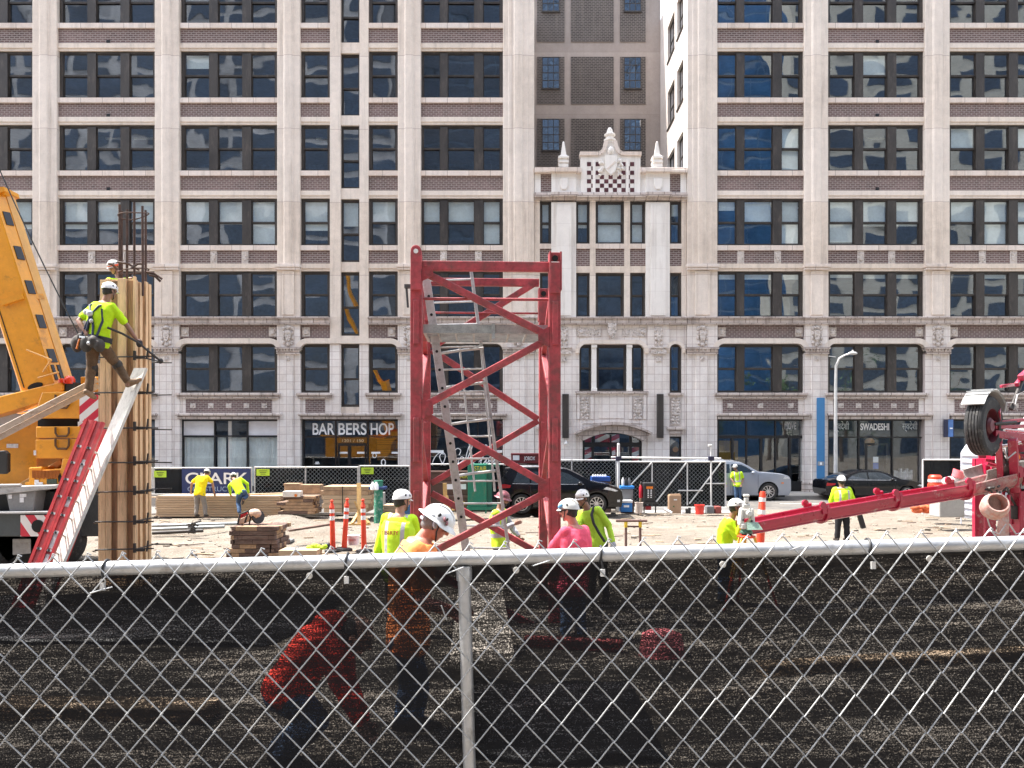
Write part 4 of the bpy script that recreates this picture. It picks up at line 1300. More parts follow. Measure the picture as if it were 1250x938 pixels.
for f0, f1, st in [(0,.32,1),(.34,.48,1) if False else (.50,.72,1),(.86,1.0,1)]:
    pass
for f0, f1, st in ((0,.155,1),(.155,.315,1),(.50,.745,1),(.93,1.0,1)):
    j = crn.uniform(-.006,.006)
    sf.box(a+cw*f0+.002, a+cw*f1-.002, CY+j, CY+.069, zb, zt+crn.uniform(-.05,.04))
sf.box(a+cw*.315+.002, a+cw*.50-.002, CY+.035, CY+.069, zb, zt-.03)
sf.box(a+cw*.745+.002, a+cw*.93-.002, CY+.045, CY+.069, zb, zt-.02)
me_ = sf; me_.build('front_studs', m_stud, form, bevel=.004)
md = MB(); md.box(a+cw*.328, a+cw*.487, CY+.026, CY+.0345, zb, zt-.06); md.box(a+cw*.76, a+cw*.915, CY+.036, CY+.0445, zb, zt-.05)
md.box(a+cw*.315+.0,a+cw*.328-.002,CY+.03,CY+.034,zb,zt-.1)
md.build('brown_board', m_ply, form)
ss = MB()
for f0, f1, st in ((0,.16,1),(.30,.46,1),(.62,.78,1),(.86,1.0,1)):
    ss.box(b-.069, b+crn.uniform(-.006,.006), CY+cw*f0+.07*(f0 == 0), CY+cw*f1-.002, zb, zt+crn.uniform(-.05,.03))
    ss.box(a+crn.uniform(-.006,.006), a+.069, CY+cw*f0+.07*(f0 == 0), CY+cw*f1-.002, zb, zt+crn.uniform(-.05,.03))
ss.build('side_studs', m_stud, form, bevel=.004)
for py in (437,480,523,565,601,637,671,705):
    z = P(0,py,CY).z
    tr = MB()
    for yy in (CY-.05, CY+cw+.05):
        tr.cyl((a-.06,yy,z),(b+.36,yy,z+crn.uniform(-.02,.03)), .013, n=8)
    tr.cyl((b+.07,CY-.12,z+.02),(b+.07,CY+cw+.1,z+.02), .013, n=8); tr.cyl((a-.06,CY-.12,z-.02),(a-.06,CY+cw+.1,z-.02), .013, n=8)
    tr.bar((b+.02,CY-.06,z-.05),(b+.02,CY-.06,z+.12), .035, .05); tr.bar((b+.02,CY-.06,z),(b+.2,CY-.07,z+.0), .045, .05)
    tr.bar((b+.24,CY-.06,z-.03),(b+.26,CY-.05,z+.17), .025, .025)
    tr.build('clamp_rod', m_iron, form, smooth=40)
for i, (px, pt) in enumerate(((146,250),(148.5,258),(155,256),(164,247),(174.5,252),(178,257))):
    Yr = CY+.18+.30*(i % 2)
    rb = MB(); p0 = P(px,345,Yr); p1 = P(px+crn.uniform(-1,1),pt,Yr)
    rb.tube([Vector((p0.x,p0.y,zt-.3)),(p0+p1)/2,p1], .024, 8); rb.build('rebar', m_rebar, form, smooth=60)
for py, tw in ((263,.02),(331,.0)):
    hp = MB(); c = P(163,py,CY+.33)
    hp.tube([(c.x+.26*math.cos(t), c.y+.26*math.sin(t), c.z+.05*math.sin(t+1)+tw*math.sin(2*t)) for t in [k*math.pi/10 for k in range(20)]], .012, 6, closed=True)
    hp.build('hoop', m_rebar, form, smooth=60)
cl = MB()
for px0, py0, px1, py1 in ((143,320,170,330),(160,328,176,322),(178,332,198,341),(182,336,196,344),(132,322,143,330)):
    cl.tube([P(px0,py0,CY+.1), (P(px0,py0,CY+.1)+P(px1,py1,CY+.2))/2+Vector((0,0,.04)), P(px1,py1,CY+.2)], .022, 6)
cl.build('bent_bar', m_rebar, form, smooth=60)
# braces and planks leaning about it
m_whiteboard = M('pale_board', (.66,.63,.56), .7, var=.12, scale=2.5, stretch=(3,3,.6), dirt=(.36,.33,.27), dirt_amt=.3)  # pale, near-white tone for the leaning plank
p0 = P(47,728,12.5); p0.z = gz(p0.x, p0.y); p1 = P(172,450,CY-.12)
br = MB(); br.bar(p0, p1, .36, .05, up=(-.50,-.85,.25)); 
tag(br.build('brace_plank', m_whiteboard, loc=p0, bevel=.006), 'long pale plank leaning diagonally against the timber column form', 'plank')
m_cream_timber = M('cream_timber', (.56,.47,.37), .7, var=.14, scale=2, stretch=(.5,3,3), dirt=(.35,.24,.16), dirt_amt=.3)
p0 = P(-60,556,13.2); p1 = P(118,464,14.6)
br = MB()
for dz, dy in ((0,0),(-.11,.05)):
    br.bar(p0+Vector((0,dy,dz)), p1+Vector((0,dy,dz)), .09, .10, up=(0,0,1))
tag(br.build('scaffold_beam', m_cream_timber, loc=p0, bevel=.006), 'cream timber beam running from the left edge up to the foot of the climbing worker', 'beam')
# red extension ladder, seen from its side
m_fib = M('red_fibreglass', (.42,.028,.03), .4, var=.15, scale=3, dirt=(.25,.04,.04), dirt_amt=.35)
m_fib2 = M('pinkish_fibreglass_web', (.50,.095,.09), .4, var=.15, scale=3)
q0 = P(26,735,12.2); q0.z = gz(q0.x, q0.y); q1 = P(116,514,13.3)
d = (q1-q0).normalized(); sd = d.cross(Vector((0,1,0))).normalized(); dep = sd.cross(d).normalized()
if dep.y < 0: dep = -dep
lad = thing('extension_ladder', 'red fibreglass extension ladder leaning beside the timber column form', 'ladder', q0)
ln_ = (q1-q0).length
for k, off in enumerate((0.0, .45)):
    for j, so in enumerate((-.085, .085)):
        rr_ = MB(); base = q0+dep*off+sd*so
        rr_.bar(base+dep*.02, base+dep*.02+d*ln_, .05, .16, up=sd)   # web
        lb = rr_.build('rail', m_fib2 if k == 0 else m_fib, lad)
        fl = MB()
        for s in (-1, 1):
            fl.bar(base+sd*s*.062-dep*.012, base+sd*s*.062-dep*.012+d*ln_, .03, .042 if s*so < 0 else .05, up=sd)
        fl.build('flange', m_fib, lb)
n = int(ln_/.30)
rg = MB(); re = MB(); bk = MB()
for i in range(1, n):
    for so in (-.085, .085):
        p = q0+d*(i*.30+.1)+sd*so
        rg.cyl(p+dep*.03, p+dep*.44, .018, n=8)
        re.bar(p-dep*.012-sd*.075, p-dep*.012+sd*.075, .025, .035, up=d)
        bk.lathe([(.0,0),(.020,0),(.020,.004),(0,.004)], p-dep*.026+sd*.01, -dep, 10)
rg.build('rung', m_alu, lad, smooth=40); o = re.build('rung_bracket', m_alu, lad); bk.build('rung_hole', m_dark, o)
for t, w, h in ((.55,.09,.13),(.36,.09,.30),(.23,.08,.36),(.74,.06,.30)):
    p = q0+d*ln_*t-sd*.07
    st = MB(); st.bar(p-dep*.0065-d*h/2, p-dep*.0065+d*h/2, .004, w, up=sd); st.build('warning_sticker', M('label_paper', (.62,.58,.55), .5, var=.35, scale=12), lad)

# ---------------------------------------------------------------- yellow mobile crane
m_yel = M('crane_yellow_paint', (.76,.315,.016), .38, var=.10, scale=1.1, dirt=(.38,.16,.02), dirt_amt=.2, coat=.25)
m_yel2 = M('crane_yellow_pale', (.68,.36,.10), .45, var=.10, scale=1.1)
m_grey = M('carrier_grey_paint', (.16,.175,.18), .5, var=.15, scale=2, dirt=(.28,.26,.23), dirt_amt=.3)
m_lgrey = M('pale_grey_steel', (.40,.40,.40), .55, var=.15, scale=3, dirt=(.25,.22,.2), dirt_amt=.3)
m_tyre = M('tyre_rubber', (.022,.022,.023), .8, var=.3, scale=6, dirt=(.10,.095,.085), dirt_amt=.3)
def stripe_mat(name, ang, sc_, c1=(.55,.02,.05), c2=(.74,.72,.72)):
    m, nt, out = newmat(name); b = N(nt, 'ShaderNodeBsdfPrincipled'); L(nt, b.outputs[0], out.inputs[0]); b.inputs['Roughness'].default_value = .35
    sp = N(nt, 'ShaderNodeSeparateXYZ'); L(nt, objvec(nt), sp.inputs[0])
    s = math_(nt, 'ADD', math_(nt, 'MULTIPLY', sp.outputs[0], math.cos(ang)*sc_), math_(nt, 'MULTIPLY', sp.outputs[2], math.sin(ang)*sc_))
    fr = math_(nt, 'FRACT', s); L(nt, mixc(nt, math_(nt, 'GREATER_THAN', fr, .5), c1, c2), b.inputs['Base Color'])
    return m
m_chevA = stripe_mat('red_white_chevron', R(-50), 3.6); m_chevB = stripe_mat('red_white_chevron_low', R(35), 3.2)
KY = 16.5
base = P(20, 700, KY); base.z = 0
crane = thing('mobile_crane', 'yellow mobile crane with raised boom and chevron panels at the left edge', 'crane', base)
# boom: a bent-sided box going up to the left
def on(px, py): return P(px, py, KY)
u0 = on(58, 476); dirv = (on(-62,-20)-on(92,462)); dirv.y = 0; dirv.normalize()
perp = Vector((0,1,0)).cross(dirv).normalized()
if perp.x < 0: perp = -perp
dpt = dirv.cross(perp).normalized()
if dpt.y < 0: dpt = -dpt
s_ = KY/FPX
def boom_ring(o, k=1.0):
    prof = [(-.75,.03),(-.71,0),(-.04,0),(.0,.015),(.10,.30),(.15,.42),(.15,.5),(-.1,.9),(-.70,.9),(-.75,.85)]
    return [o+perp*(a*k)+dpt*(c*k) for a, c in prof]
bo = MB(); org = on(66, 468)
bo.rings([boom_ring(org), boom_ring(org+dirv*2.0), boom_ring(org+dirv*4.32)])
boom = bo.build('boom', m_yel, crane, smooth=20)
ib = lambda o: [o+perp*a+dpt*c for a, c in [(-.72,.06),(-.50,.06),(-.42,.2),(-.40,.45),(-.5,.8),(-.72,.8)]]
b2 = MB(); b2.rings([ib(org+dirv*4.0), ib(org+dirv*17)]); b2.build('inner_boom', m_yel, boom, smooth=20)
hd = MB(); e = org+dirv*17; hd.bar(e-perp*.9, e-perp*.2, 1.0, .8, up=dirv); hd.lathe([(.0,0),(.45,0),(.45,.3),(0,.3)], e-perp*.5, (0,1,0), 20); hd.build('boom_head', m_yel, boom)
rim = MB(); rim.rings([[o+perp*a+dpt*c for a, c in ((.105,.27),(.165,.36),(.175,.46),(.13,.46),(.07,.30))] for o in (org+dirv*.1, org+dirv*4.36)]); rim.build('boom_rail', m_yel2, boom, smooth=20)
seam = MB(); seam.bar(org-perp*.64-dpt*.004+dirv*.1, org-perp*.64-dpt*.004+dirv*4.2, .012, .018, up=perp); seam.build('seam_line', m_dark, boom)
nrm = (perp*.285-dpt*.10).normalized(); tan_ = (perp*.10+dpt*.285).normalized()
for k in range(5):
    o = org+dirv*(.62+k*.78)+perp*.05+dpt*.155+nrm*.006
    pd = MB(); pd.bar(o-dirv*.15, o+dirv*.15, .17, .03, up=nrm); pd.build('black_pad', M('black_rubber_pad', (.03,.033,.04), .6), boom)
for dd in (-.02, .14): 
    o = org+dirv*.24+perp*.05+dpt*.155+nrm*.006+tan_*(dd-.06)*.9; pd = MB(); pd.bar(o-dirv*.17, o+dirv*.17, .07, .03, up=nrm); pd.build('black_pad', M('black_rubber_pad', (.03,.033,.04), .6), boom)
br = MB(); o = org+dirv*1.98-dpt*.03; br.bar(o-perp*.52, o-perp*.05, .05, .13, up=dirv); br.bar(o+perp*.04+dpt*.25, o+perp*.16+dpt*.4, .05, .12, up=dirv); br.build('boom_bracket', m_yel, boom)
kb = MB(); o = org+dirv*4.36+perp*.10+dpt*.25; kb.lathe([(0,-.1),(.09,-.1),(.09,.1),(0,.1)], o, (0,1,0), 14); kb.bar(o-perp*.7+dpt*.1, o+perp*.1+dpt*.1, .5, .10, up=dirv); kb.build('boom_collar', m_yel, boom, smooth=40)
ho = MB(); c = org-perp*.40-dpt*.012+dirv*.06
ho.rings([[c+perp*.17*math.cos(t)+dirv*.07*math.sin(t)+dpt*z for t in [k*math.pi/8 for k in range(16)]] for z in (-.004, .008)]); ho.build('foot_hole', m_dark, boom)
for px0, py0, px1, py1 in ((36,428,66,440),(66,440,56,455),(50,462,75,455)): tl = MB(); tl.tube([on(px0,py0)-Vector((0,.1,0)), on(px1,py1)-Vector((0,.1,0))], .02, 6); tl.build('hose', m_yel2, boom, smooth=60)
# superstructure
def cp_(name, mat, pts, Y, dep, par=crane, bevel=.02):
    mb = MB(); pp(mb, pts, Y, dep); return mb.build(name, mat, par, bevel=bevel)
sup = cp_('superstructure', m_yel, [(-260,498),(0,508),(52,500),(62,512),(45,540),(45,575),(0,640),(-260,640)], KY+.3, 1.6)
cp_('side_arm', m_yel, [(-200,530),(0,484),(74,466),(77,470),(77,477),(48,492),(0,506),(-200,560)], KY-.1, .38)
cp_('lower_frame', m_yel2, [(-40,633),(20,592),(74,560),(76,566),(50,590),(0,640)], KY+.1, .2)
pbox(MB(), 0,1,0,1, KY, .1)
wt = cp_('counterweight', m_yel, [(51,479),(97,477.5),(97,511),(44,511),(45,497)], KY-.25, 1.9)
cp_('counterweight_slab', m_yel, [(43.5,521),(98,520.5),(98,535),(43.5,535)], KY-.25, 1.9, wt); cp_('counterweight_slab', m_yel, [(43,536.5),(118,536),(118,560),(43,560)], KY-.25, 1.9, wt)
dk = MB(); pbox(dk, 46,96,511,521, KY-.05, 1.6); dk.build('shadow_gap', m_dark, wt)
for y0, y1, bot in ((483,499,1),(522,533,1),(536,548,1)):
    A = [on(77.5,y0), on(77.5,y1-4), on(80,y1), on(91,y1), on(93.5,y1-4), on(93.5,y0)]
    lp = MB(); lp.tube([p-Vector((0,.29,0)) for p in A], .024, 6); lp.build('lifting_loop', M('dark_brown_iron', (.10,.045,.015), .6), wt, smooth=50)
ch = MB(); pbox(ch, 97,121,479,515, KY-.3, .05); ch.build('chevron_panel', m_chevA, wt)
ch = MB(); pbox(ch, 95,119,515,533, KY-.22, .05); ch.build('chevron_panel', m_chevA, wt)
bk = MB(); pbox(bk, 120,131,476,560, KY+.2, .5); pbox(bk,98,120,460,479,KY+.3,.4); bk.build('rear_post', m_yel, wt, bevel=.02)
bc = MB(); pp(bc, [(79,467),(91,467),(91,478),(79,478)], KY-.05, .25); pbox(bc, 70,80,470,478,KY-.05,.2); 
bc.build('beacon_base', M('black_plastic', (.02,.02,.02), .5), wt)
bl = MB(); bl.lathe([(.0,0),(.11,0),(.11,.1),(.08,.16),(0,.18)], on(85,469), (0,0,1), 16); bl.lathe([(.0,0),(.07,0),(.07,.07),(0,.1)], on(79,468)-Vector((0,.1,0)), (0,0,1), 12); bl.build('red_beacon', M('red_beacon_lens', (.70,.04,.01), .25), wt, smooth=50)
pn = cp_('grey_side_panel', M('pale_blue_grey_panel', (.42,.45,.52), .5, var=.1), [(-60,512),(20,505),(27,506),(29,512),(24,520),(-60,560)], KY+.24, .05, sup, .01)
st = MB(); pbox(st, 8,22,542,547, KY+.285, .01); pbox(st, 41,44,550,556, KY-.26, .008); st.build('white_sticker', M('sticker_white', (.70,.70,.72), .4, var=.2, scale=20), sup)
mr = cp_('door_mirror', M('black_plastic', (.02,.02,.02), .5), [(-14,552),(5,550),(9,554),(9,576),(5,579),(-14,579)], KY-.4, .12)
gb = cp_('engine_box', m_yel, [(30,592),(30,589),(35,588),(35,571),(51,570),(51,574),(74,572),(76,560),(100,560),(100,580),(94,600),(70,596),(30,595)], KY-.35, .7)
gr = MB()
for k in range(20): pbox(gr, 39+k*1.7, 40+k*1.7, 574.5, 583.5+(k%3)*.8, KY-.372, .02)
gr.build('grille_bar', M('grille_brown', (.40,.12,.015), .5), gb)
st = MB(); pbox(st, 57,69,585,591, KY-.372, .02); st.build('data_plate', M('plate_dark', (.04,.06,.04), .4, var=.6, scale=30), gb)
st = MB(); pbox(st, 42,47,586,593, KY-.372, .02); pbox(st, 47,52,589,593, KY-.372, .02); st.build('white_sticker', M('sticker_white', (.70,.70,.72), .4, var=.2, scale=20), gb)
sl_ = MB(); pp(sl_, [(71,582),(73,578),(74.5,582),(74.5,588),(73,592),(71,588)], KY-.372, .02); sl_.build('slot', m_dark, gb)
# carrier
cp_('deck', m_lgrey, [(-200,601),(69,592),(69,596.5),(0,604),(-200,614)], KY-.6, 2.4)
cp_('deck_rail', m_lgrey, [(-200,594),(24,591),(24,594),(-200,600)], KY-.62, .1)
cp_('tool_box', M('mid_grey_box', (.20,.20,.20), .5, var=.15), [(7,603),(44,599),(40,626),(12,627)], KY-.55, .5)
st = MB(); pbox(st, 10,14.5,604,609,KY-.56,.008); pbox(st, 24,32,603,607,KY-.56,.008); pbox(st, 24,29,607.5,613.5,KY-.56,.008); st.build('white_sticker', M('sticker_white', (.70,.70,.72), .4, var=.2, scale=20), crane)
cp_('chassis', M('chassis_black', (.025,.028,.03), .6, var=.3), [(-200,606),(68,600),(110,604),(121,604),(121,655),(60,656),(-200,660)], KY-.2, 1.8)
bu = cp_('bumper_beam', M('slate_bumper', (.055,.066,.07), .45, var=.12), [(-200,629),(62,626),(62,655),(-200,657)], KY-.75, .3)
bt = MB(); pp(bt, [(-200,627.5),(62,625),(62,627),(-200,629.5)], KY-.8, .35); bt.build('bumper_edge', m_lgrey, bu)
ch = MB(); pbox(ch, 25,62,629,655, KY-.78, .026); ch.build('chevron_panel', m_chevB, bu)
cc = MB(); cc.lathe([(.0,0),(.13,0),(.13,.01),(0,.01)], P(46.5,642.5,KY-.785), (0,-1,0), 20); cc.build('black_disc', m_dark, bu)
mf = cp_('mud_flap', m_lgrey, [(15,658),(37,658),(37,676),(15,678)], KY-.5, .03)
for px in (-30, 6, 37, 72):
    tw = MB(); c = P(px-4, 672, KY-.1); c.z = .62
    tw.lathe([(.30,-.18),(.52,-.18),(.60,-.14),(.62,-.06),(.62,.06),(.60,.14),(.52,.18),(.30,.18)], c, (0,-1,0), 28)
    o = tw.build('wheel', m_tyre, crane, smooth=35)
    hb = MB(); hb.lathe([(.0,.02),(.2,.02),(.3,.12),(.3,.17),(0,.10)], c, (0,-1,0), 20); hb.build('rim', m_lgrey, o, smooth=35)
# safety line
lf = MB(); A = P(-30,140,14.2); B = P(96,409,13.75)
lf.tube([A+(B-A)*t-Vector((0,0,.10*math.sin(math.pi*t))) for t in [k/10 for k in range(11)]], .011, 6)
tag(lf.build('safety_line', M('black_rope', (.02,.02,.022), .8), loc=A, smooth=60), 'thin black safety line slanting from upper left down to the climbing worker', 'rope')
# ---------------------------------------------------------------- cars
m_carglass = M('dark_car_glass', (.022,.028,.034), .04, var=.1, spec=1.0)
m_trim = M('black_plastic_trim', (.020,.020,.022), .55, var=.15)
m_rim = M('silver_alloy', (.62,.62,.63), .3, .7, var=.05)
m_tail = M('red_tail_lens', (.45,.01,.02), .2, var=.1)
m_head = M('clear_lamp_lens', (.60,.62,.64), .15, var=.3, scale=14)
m_amber = M('amber_lens', (.75,.20,.02), .3)
def car(name, label, Ln, H, W, prof, belt, axles, wr, paint, winds, screens, loc, rz, lights, tumble=.20, rails=False, group=None, cladding=None):
    t = thing(name, label, 'car', loc, rz, group)
    # outline with wheel openings
    bot = [(Ln-.10, .24)]
    for ax in sorted(axles, reverse=True):
        r = wr+.07
        a0 = math.asin(max(-1, min(1, (.24-wr)/r)))
        pts = [(ax+r*math.cos(a0+(math.pi-2*a0)*k/12), wr+r*math.sin(a0+(math.pi-2*a0)*k/12)) for k in range(13)]
        bot += pts
    bot.append((.10, .24))
    poly = prof+bot
    mb = MB(); mb.prism(poly, -W/2, W/2)
    bm = bmesh.new(); me = mb.mesh('b', paint); bm.from_mesh(me); bpy.data.meshes.remove(me)
    for ax_, vals in (((0,0,1), [belt, (belt+H)/2, .55]), ((1,0,0), [Ln*k/16 for k in range(1,16)]), ((0,1,0), [-W*.42, -W*.25, 0, W*.25, W*.42])):
        for v_ in vals:
            bmesh.ops.bisect_plane(bm, geom=bm.verts[:]+bm.edges[:]+bm.faces[:], plane_co=Vector(ax_)*v_, plane_no=ax_)
    def shape(p):
        k = 1-tumble*max(0, (p.z-belt)/(H-belt))-.10*abs((p.x-Ln/2)/(Ln/2))**5
        if p.z < .5: k -= .04*(.5-p.z)/.3
        y = p.y*k
        z = p.z
        if p.z > belt: z -= .05*(abs(p.y)/(W/2))**4*(1 if p.z > .8*H else .5)
        else: z -= .035*(abs(p.y)/(W/2))**6*(p.z > belt-.25)
        return Vector((p.x, y, z))
    for v_ in bm.verts: v_.co = shape(v_.co)
    bmesh.ops.triangulate(bm, faces=[f for f in bm.faces if len(f.verts) > 4])
    for v_ in bm.verts: v_.co.x -= Ln/2
    me = bpy.data.meshes.new('body'); bm.to_mesh(me); bm.free(); me.materials.append(paint)
    me.polygons.foreach_set('use_smooth', [True]*len(me.polygons)); me.set_sharp_from_angle(angle=R(35))
    body = link_mesh('body', me, t)
    bv = body.modifiers.new('edge', 'BEVEL'); bv.width = .03; bv.segments = 2; bv.angle_limit = R(38)
    def surf(x, z, s, off):
        p = shape(Vector((x, s*W/2, z))); return (p.x-Ln/2, p.y+s*off, p.z)
    def patch(name_, polyg, mat, off=.008, par=t, both=True):
        for s in ((-1, 1) if both else (-1,)):
            mb = MB()
            vs = [surf(x, z, s, off) for x, z in polyg]+[surf(x, z, s, -.02) for x, z in polyg]
            n = len(polyg); mb.add(vs, [tuple(range(n)), tuple(range(2*n-1, n-1, -1))]+[(k, (k+1) % n, n+(k+1) % n, n+k) for k in range(n)])
            mb.build(name_, mat, par, world=False)
    for k, wp in enumerate(winds):
        for s in (-1, 1):
            mb = MB(); vs = [surf(x, z, s, .008) for x, z in wp]+[surf(x, z, s, -.02) for x, z in wp]; n = len(wp)
            mb.add(vs, [tuple(range(n)), tuple(range(2*n-1, n-1, -1))]+[(q, (q+1) % n, n+(q+1) % n, n+q) for q in range(n)])
            mb.build('side_window', m_carglass, t, world=False)
    for nm, (xa, za), (xb, zb) in screens:
        d = Vector((xb-xa, 0, zb-za)).normalized(); nn = Vector((-d.z, 0, d.x))
        if nn.z < 0: nn = -nn
        mb = MB(); q = []
        for (x, z) in ((xa, za), (xb, zb)):
            for yy in (-.40, -.2, .2, .40):
                p = shape(Vector((x, yy*W, z)))+nn*.01; q.append((p.x-Ln/2, p.y, p.z))
        mb.add(q, [(0,1,5,4),(1,2,6,5),(2,3,7,6)]); mb.build(nm, m_carglass, t, world=False)
    for xl in lights.get('seams', []):
        mb = MB()
        for s in (-1,):
            zs = [.34, .6, belt-.02]
            for z0, z1 in zip(zs[:-1], zs[1:]):
                a = Vector(surf(xl, z0, s, .002)); b_ = Vector(surf(xl, z1, s, .002)); mb.bar(a, b_, .012, .006, up=(0,1,0))
        mb.build('door_seam', m_trim, t, world=False)
    for xl in lights.get('handles', []):
        mb = MB(); a = Vector(surf(xl, belt-.16, -1, .02)); b_ = Vector(surf(xl+.2, belt-.16, -1, .02)); mb.bar(a, b_, .02, .03); mb.build('door_handle', paint, t, world=False, bevel=.006)
    for nm, pl, mt in lights['patches']: patch(nm, pl, mt, .012)
    if cladding:
        for pl in cladding: patch('sill_cladding', pl, m_trim, .012)
    mx_ = lights['mirror']
    for s in (-1, 1):
        mb = MB(); p = Vector(surf(mx_, belt+.06, s, .10)); mb.ell(p, (.09,.10,.075), 12, 8); mb.bar(p+Vector((0,-s*.14,-.05)), p, .05, .04); mb.build('mirror', paint, t, world=False, smooth=60)
    if rails:
        for s in (-1, 1):
            mb = MB(); pts = []
            for x in (Ln*.14, Ln*.17, Ln*.3, Ln*.48, Ln*.52):
                p = Vector(surf(x, H-.035, s, -.06)); pts.append(p+Vector((0,0,.07 if x not in (Ln*.14, Ln*.52) else .0)))
            mb.tube(pts, .018, 8); mb.build('roof_rail', m_rim, t, world=False, smooth=60)
    for ax in axles:
        for s in (-1, 1):
            yc = s*(W/2-.13)
            mb = MB(); c = (ax-Ln/2, yc, wr); a_ = (0, s, 0)
            mb.lathe([(wr*.68,-.10),(wr*.93,-.105),(wr,-.07),(wr,.07),(wr*.93,.105),(wr*.70,.10),(wr*.68,.06)], c, a_, 32, cap=False)
            wh = mb.build('wheel', m_tyre, t, world=False, smooth=40)
            rm = MB(); rm.lathe([(wr*.69,.02),(wr*.69,.095),(wr*.64,.095),(wr*.62,.03)], c, a_, 32, cap=False)
            for k in range(10):
                an = 2*math.pi*k/10; ux = Vector((math.cos(an), 0, math.sin(an))); cc = Vector(c)
                rm.bar(cc+ux*.03+Vector((0,s*.075,0)), cc+ux*wr*.66+Vector((0,s*.085,0)), wr*.085, .03, up=(0,1,0))
            rm.lathe([(0,.06),(wr*.17,.06),(wr*.15,.10),(0,.10)], c, a_, 16)
            rm.build('rim', m_rim, wh, world=False)
            bk = MB(); bk.lathe([(.0,0),(wr*.67,0),(wr*.67,.01),(0,.01)], c, a_, 24); bk.build('brake_disc', m_dark, wh, world=False)
        mb = MB(); mb.lathe([(0,-W/2+.2),(wr+.06,-W/2+.2),(wr+.06,W/2-.2),(0,W/2-.2)], (ax-Ln/2,0,wr), (0,1,0), 24); mb.build('wheel_well', m_dark, t, world=False)
    mb = MB(); mb.box(-Ln/2+.3, Ln/2-.3, -W/2+.12, W/2-.12, .17, .30); mb.build('underbody', m_dark, t, world=False)
    return t
m_blackcar = M('black_car_paint', (.006,.006,.008), .14, var=.02, coat=.3, spec=.35)
m_silver = M('silver_blue_car_paint', (.30,.33,.39), .28, .25, var=.01, coat=.6)
suvp = [(.03,.30),(.0,.50),(.03,.80),(.10,1.02),(.30,1.40),(.42,1.56),(.34,1.63),(.55,1.665),(1.1,1.69),(1.7,1.695),(2.3,1.675),(2.62,1.61),(3.02,1.43),(3.46,1.17),(3.7,1.12),(4.1,1.06),(4.40,.96),(4.53,.80),(4.57,.55),(4.54,.34)]
px0 = (604+763.5)/2
Yc = 28.4
sx = P(px0, 600, Yc-.9).x
car('parked_suv', 'black compact sport utility car parked behind the red mast section', 4.62, 1.695, 1.84, suvp, 1.06, (.93, 3.62), .355, m_blackcar,
    [[(.62,1.15),(1.22,1.11),(1.22,1.55),(.80,1.56)],[(1.28,1.11),(2.02,1.10),(2.02,1.57),(1.28,1.56)],[(2.08,1.10),(3.12,1.10),(3.10,1.18),(2.62,1.48),(2.42,1.54),(2.08,1.57)]],
    [('windscreen_glass',(2.68,1.545),(3.38,1.17)),('rear_window',(.14,1.08),(.38,1.52))], (sx, Yc, .17), R(0),
    dict(patches=[('tail_light',[(.06,.93),(.52,.97),(.55,1.06),(.30,1.09),(.09,1.05)],m_tail),('headlight',[(3.86,.92),(4.30,.80),(4.40,.86),(4.2,.94),(3.98,1.0)],m_head),('fog_light',[(4.36,.42),(4.46,.42),(4.46,.50),(4.36,.50)],m_head),
        ('window_chrome',[(.60,1.10),(2.05,1.075),(3.16,1.075),(3.16,1.092),(2.05,1.092),(.60,1.117)],m_rim)], mirror=3.02, seams=(1.25,2.05,3.2), handles=(1.32,2.2)), .18, True,
    cladding=[[(1.42,.26),(3.13,.26),(3.15,.36),(1.40,.36)]])
tah = [(.02,.40),(.0,.62),(.05,1.0),(.12,1.30),(.30,1.82),(.50,1.88),(1.4,1.915),(2.4,1.90),(3.0,1.84),(3.3,1.69),(3.78,1.37),(4.3,1.335),(4.95,1.27),(5.24,1.17),(5.33,.98),(5.35,.5),(5.28,.33)]
car('parked_suv', 'large silver sport utility car at the kerb behind the chain link gate', 5.35, 1.915, 2.04, tah, 1.29, (1.05, 4.25), .415, m_silver,
    [[(.55,1.34),(1.35,1.33),(1.35,1.74),(.72,1.74)],[(1.42,1.33),(2.42,1.33),(2.42,1.77),(1.42,1.76)],[(2.5,1.33),(3.58,1.37),(3.22,1.64),(2.98,1.74),(2.5,1.77)]],
    [('windscreen_glass',(3.08,1.79),(3.72,1.41)),('rear_window',(.14,1.3),(.30,1.74))], (P((830+965)/2,0,36.2).x, 37.2, .01), R(0),
    dict(patches=[('tail_light',[(.04,1.0),(.16,1.0),(.2,1.3),(.1,1.3)],m_tail),('headlight',[(4.95,1.06),(5.26,1.02),(5.27,1.12),(5.02,1.18)],m_head),('side_marker',[(4.86,.80),(4.97,.80),(4.97,.86),(4.86,.86)],m_amber)], mirror=3.5, seams=(1.4,2.46,3.75), handles=(1.55,2.62)), .15, True)
sed = [(.03,.34),(.0,.55),(.03,.90),(.12,.97),(.55,1.03),(1.05,1.26),(1.55,1.41),(2.0,1.45),(2.5,1.44),(2.95,1.32),(3.55,1.02),(4.1,.95),(4.6,.83),(4.82,.68),(4.86,.5),(4.80,.30)]
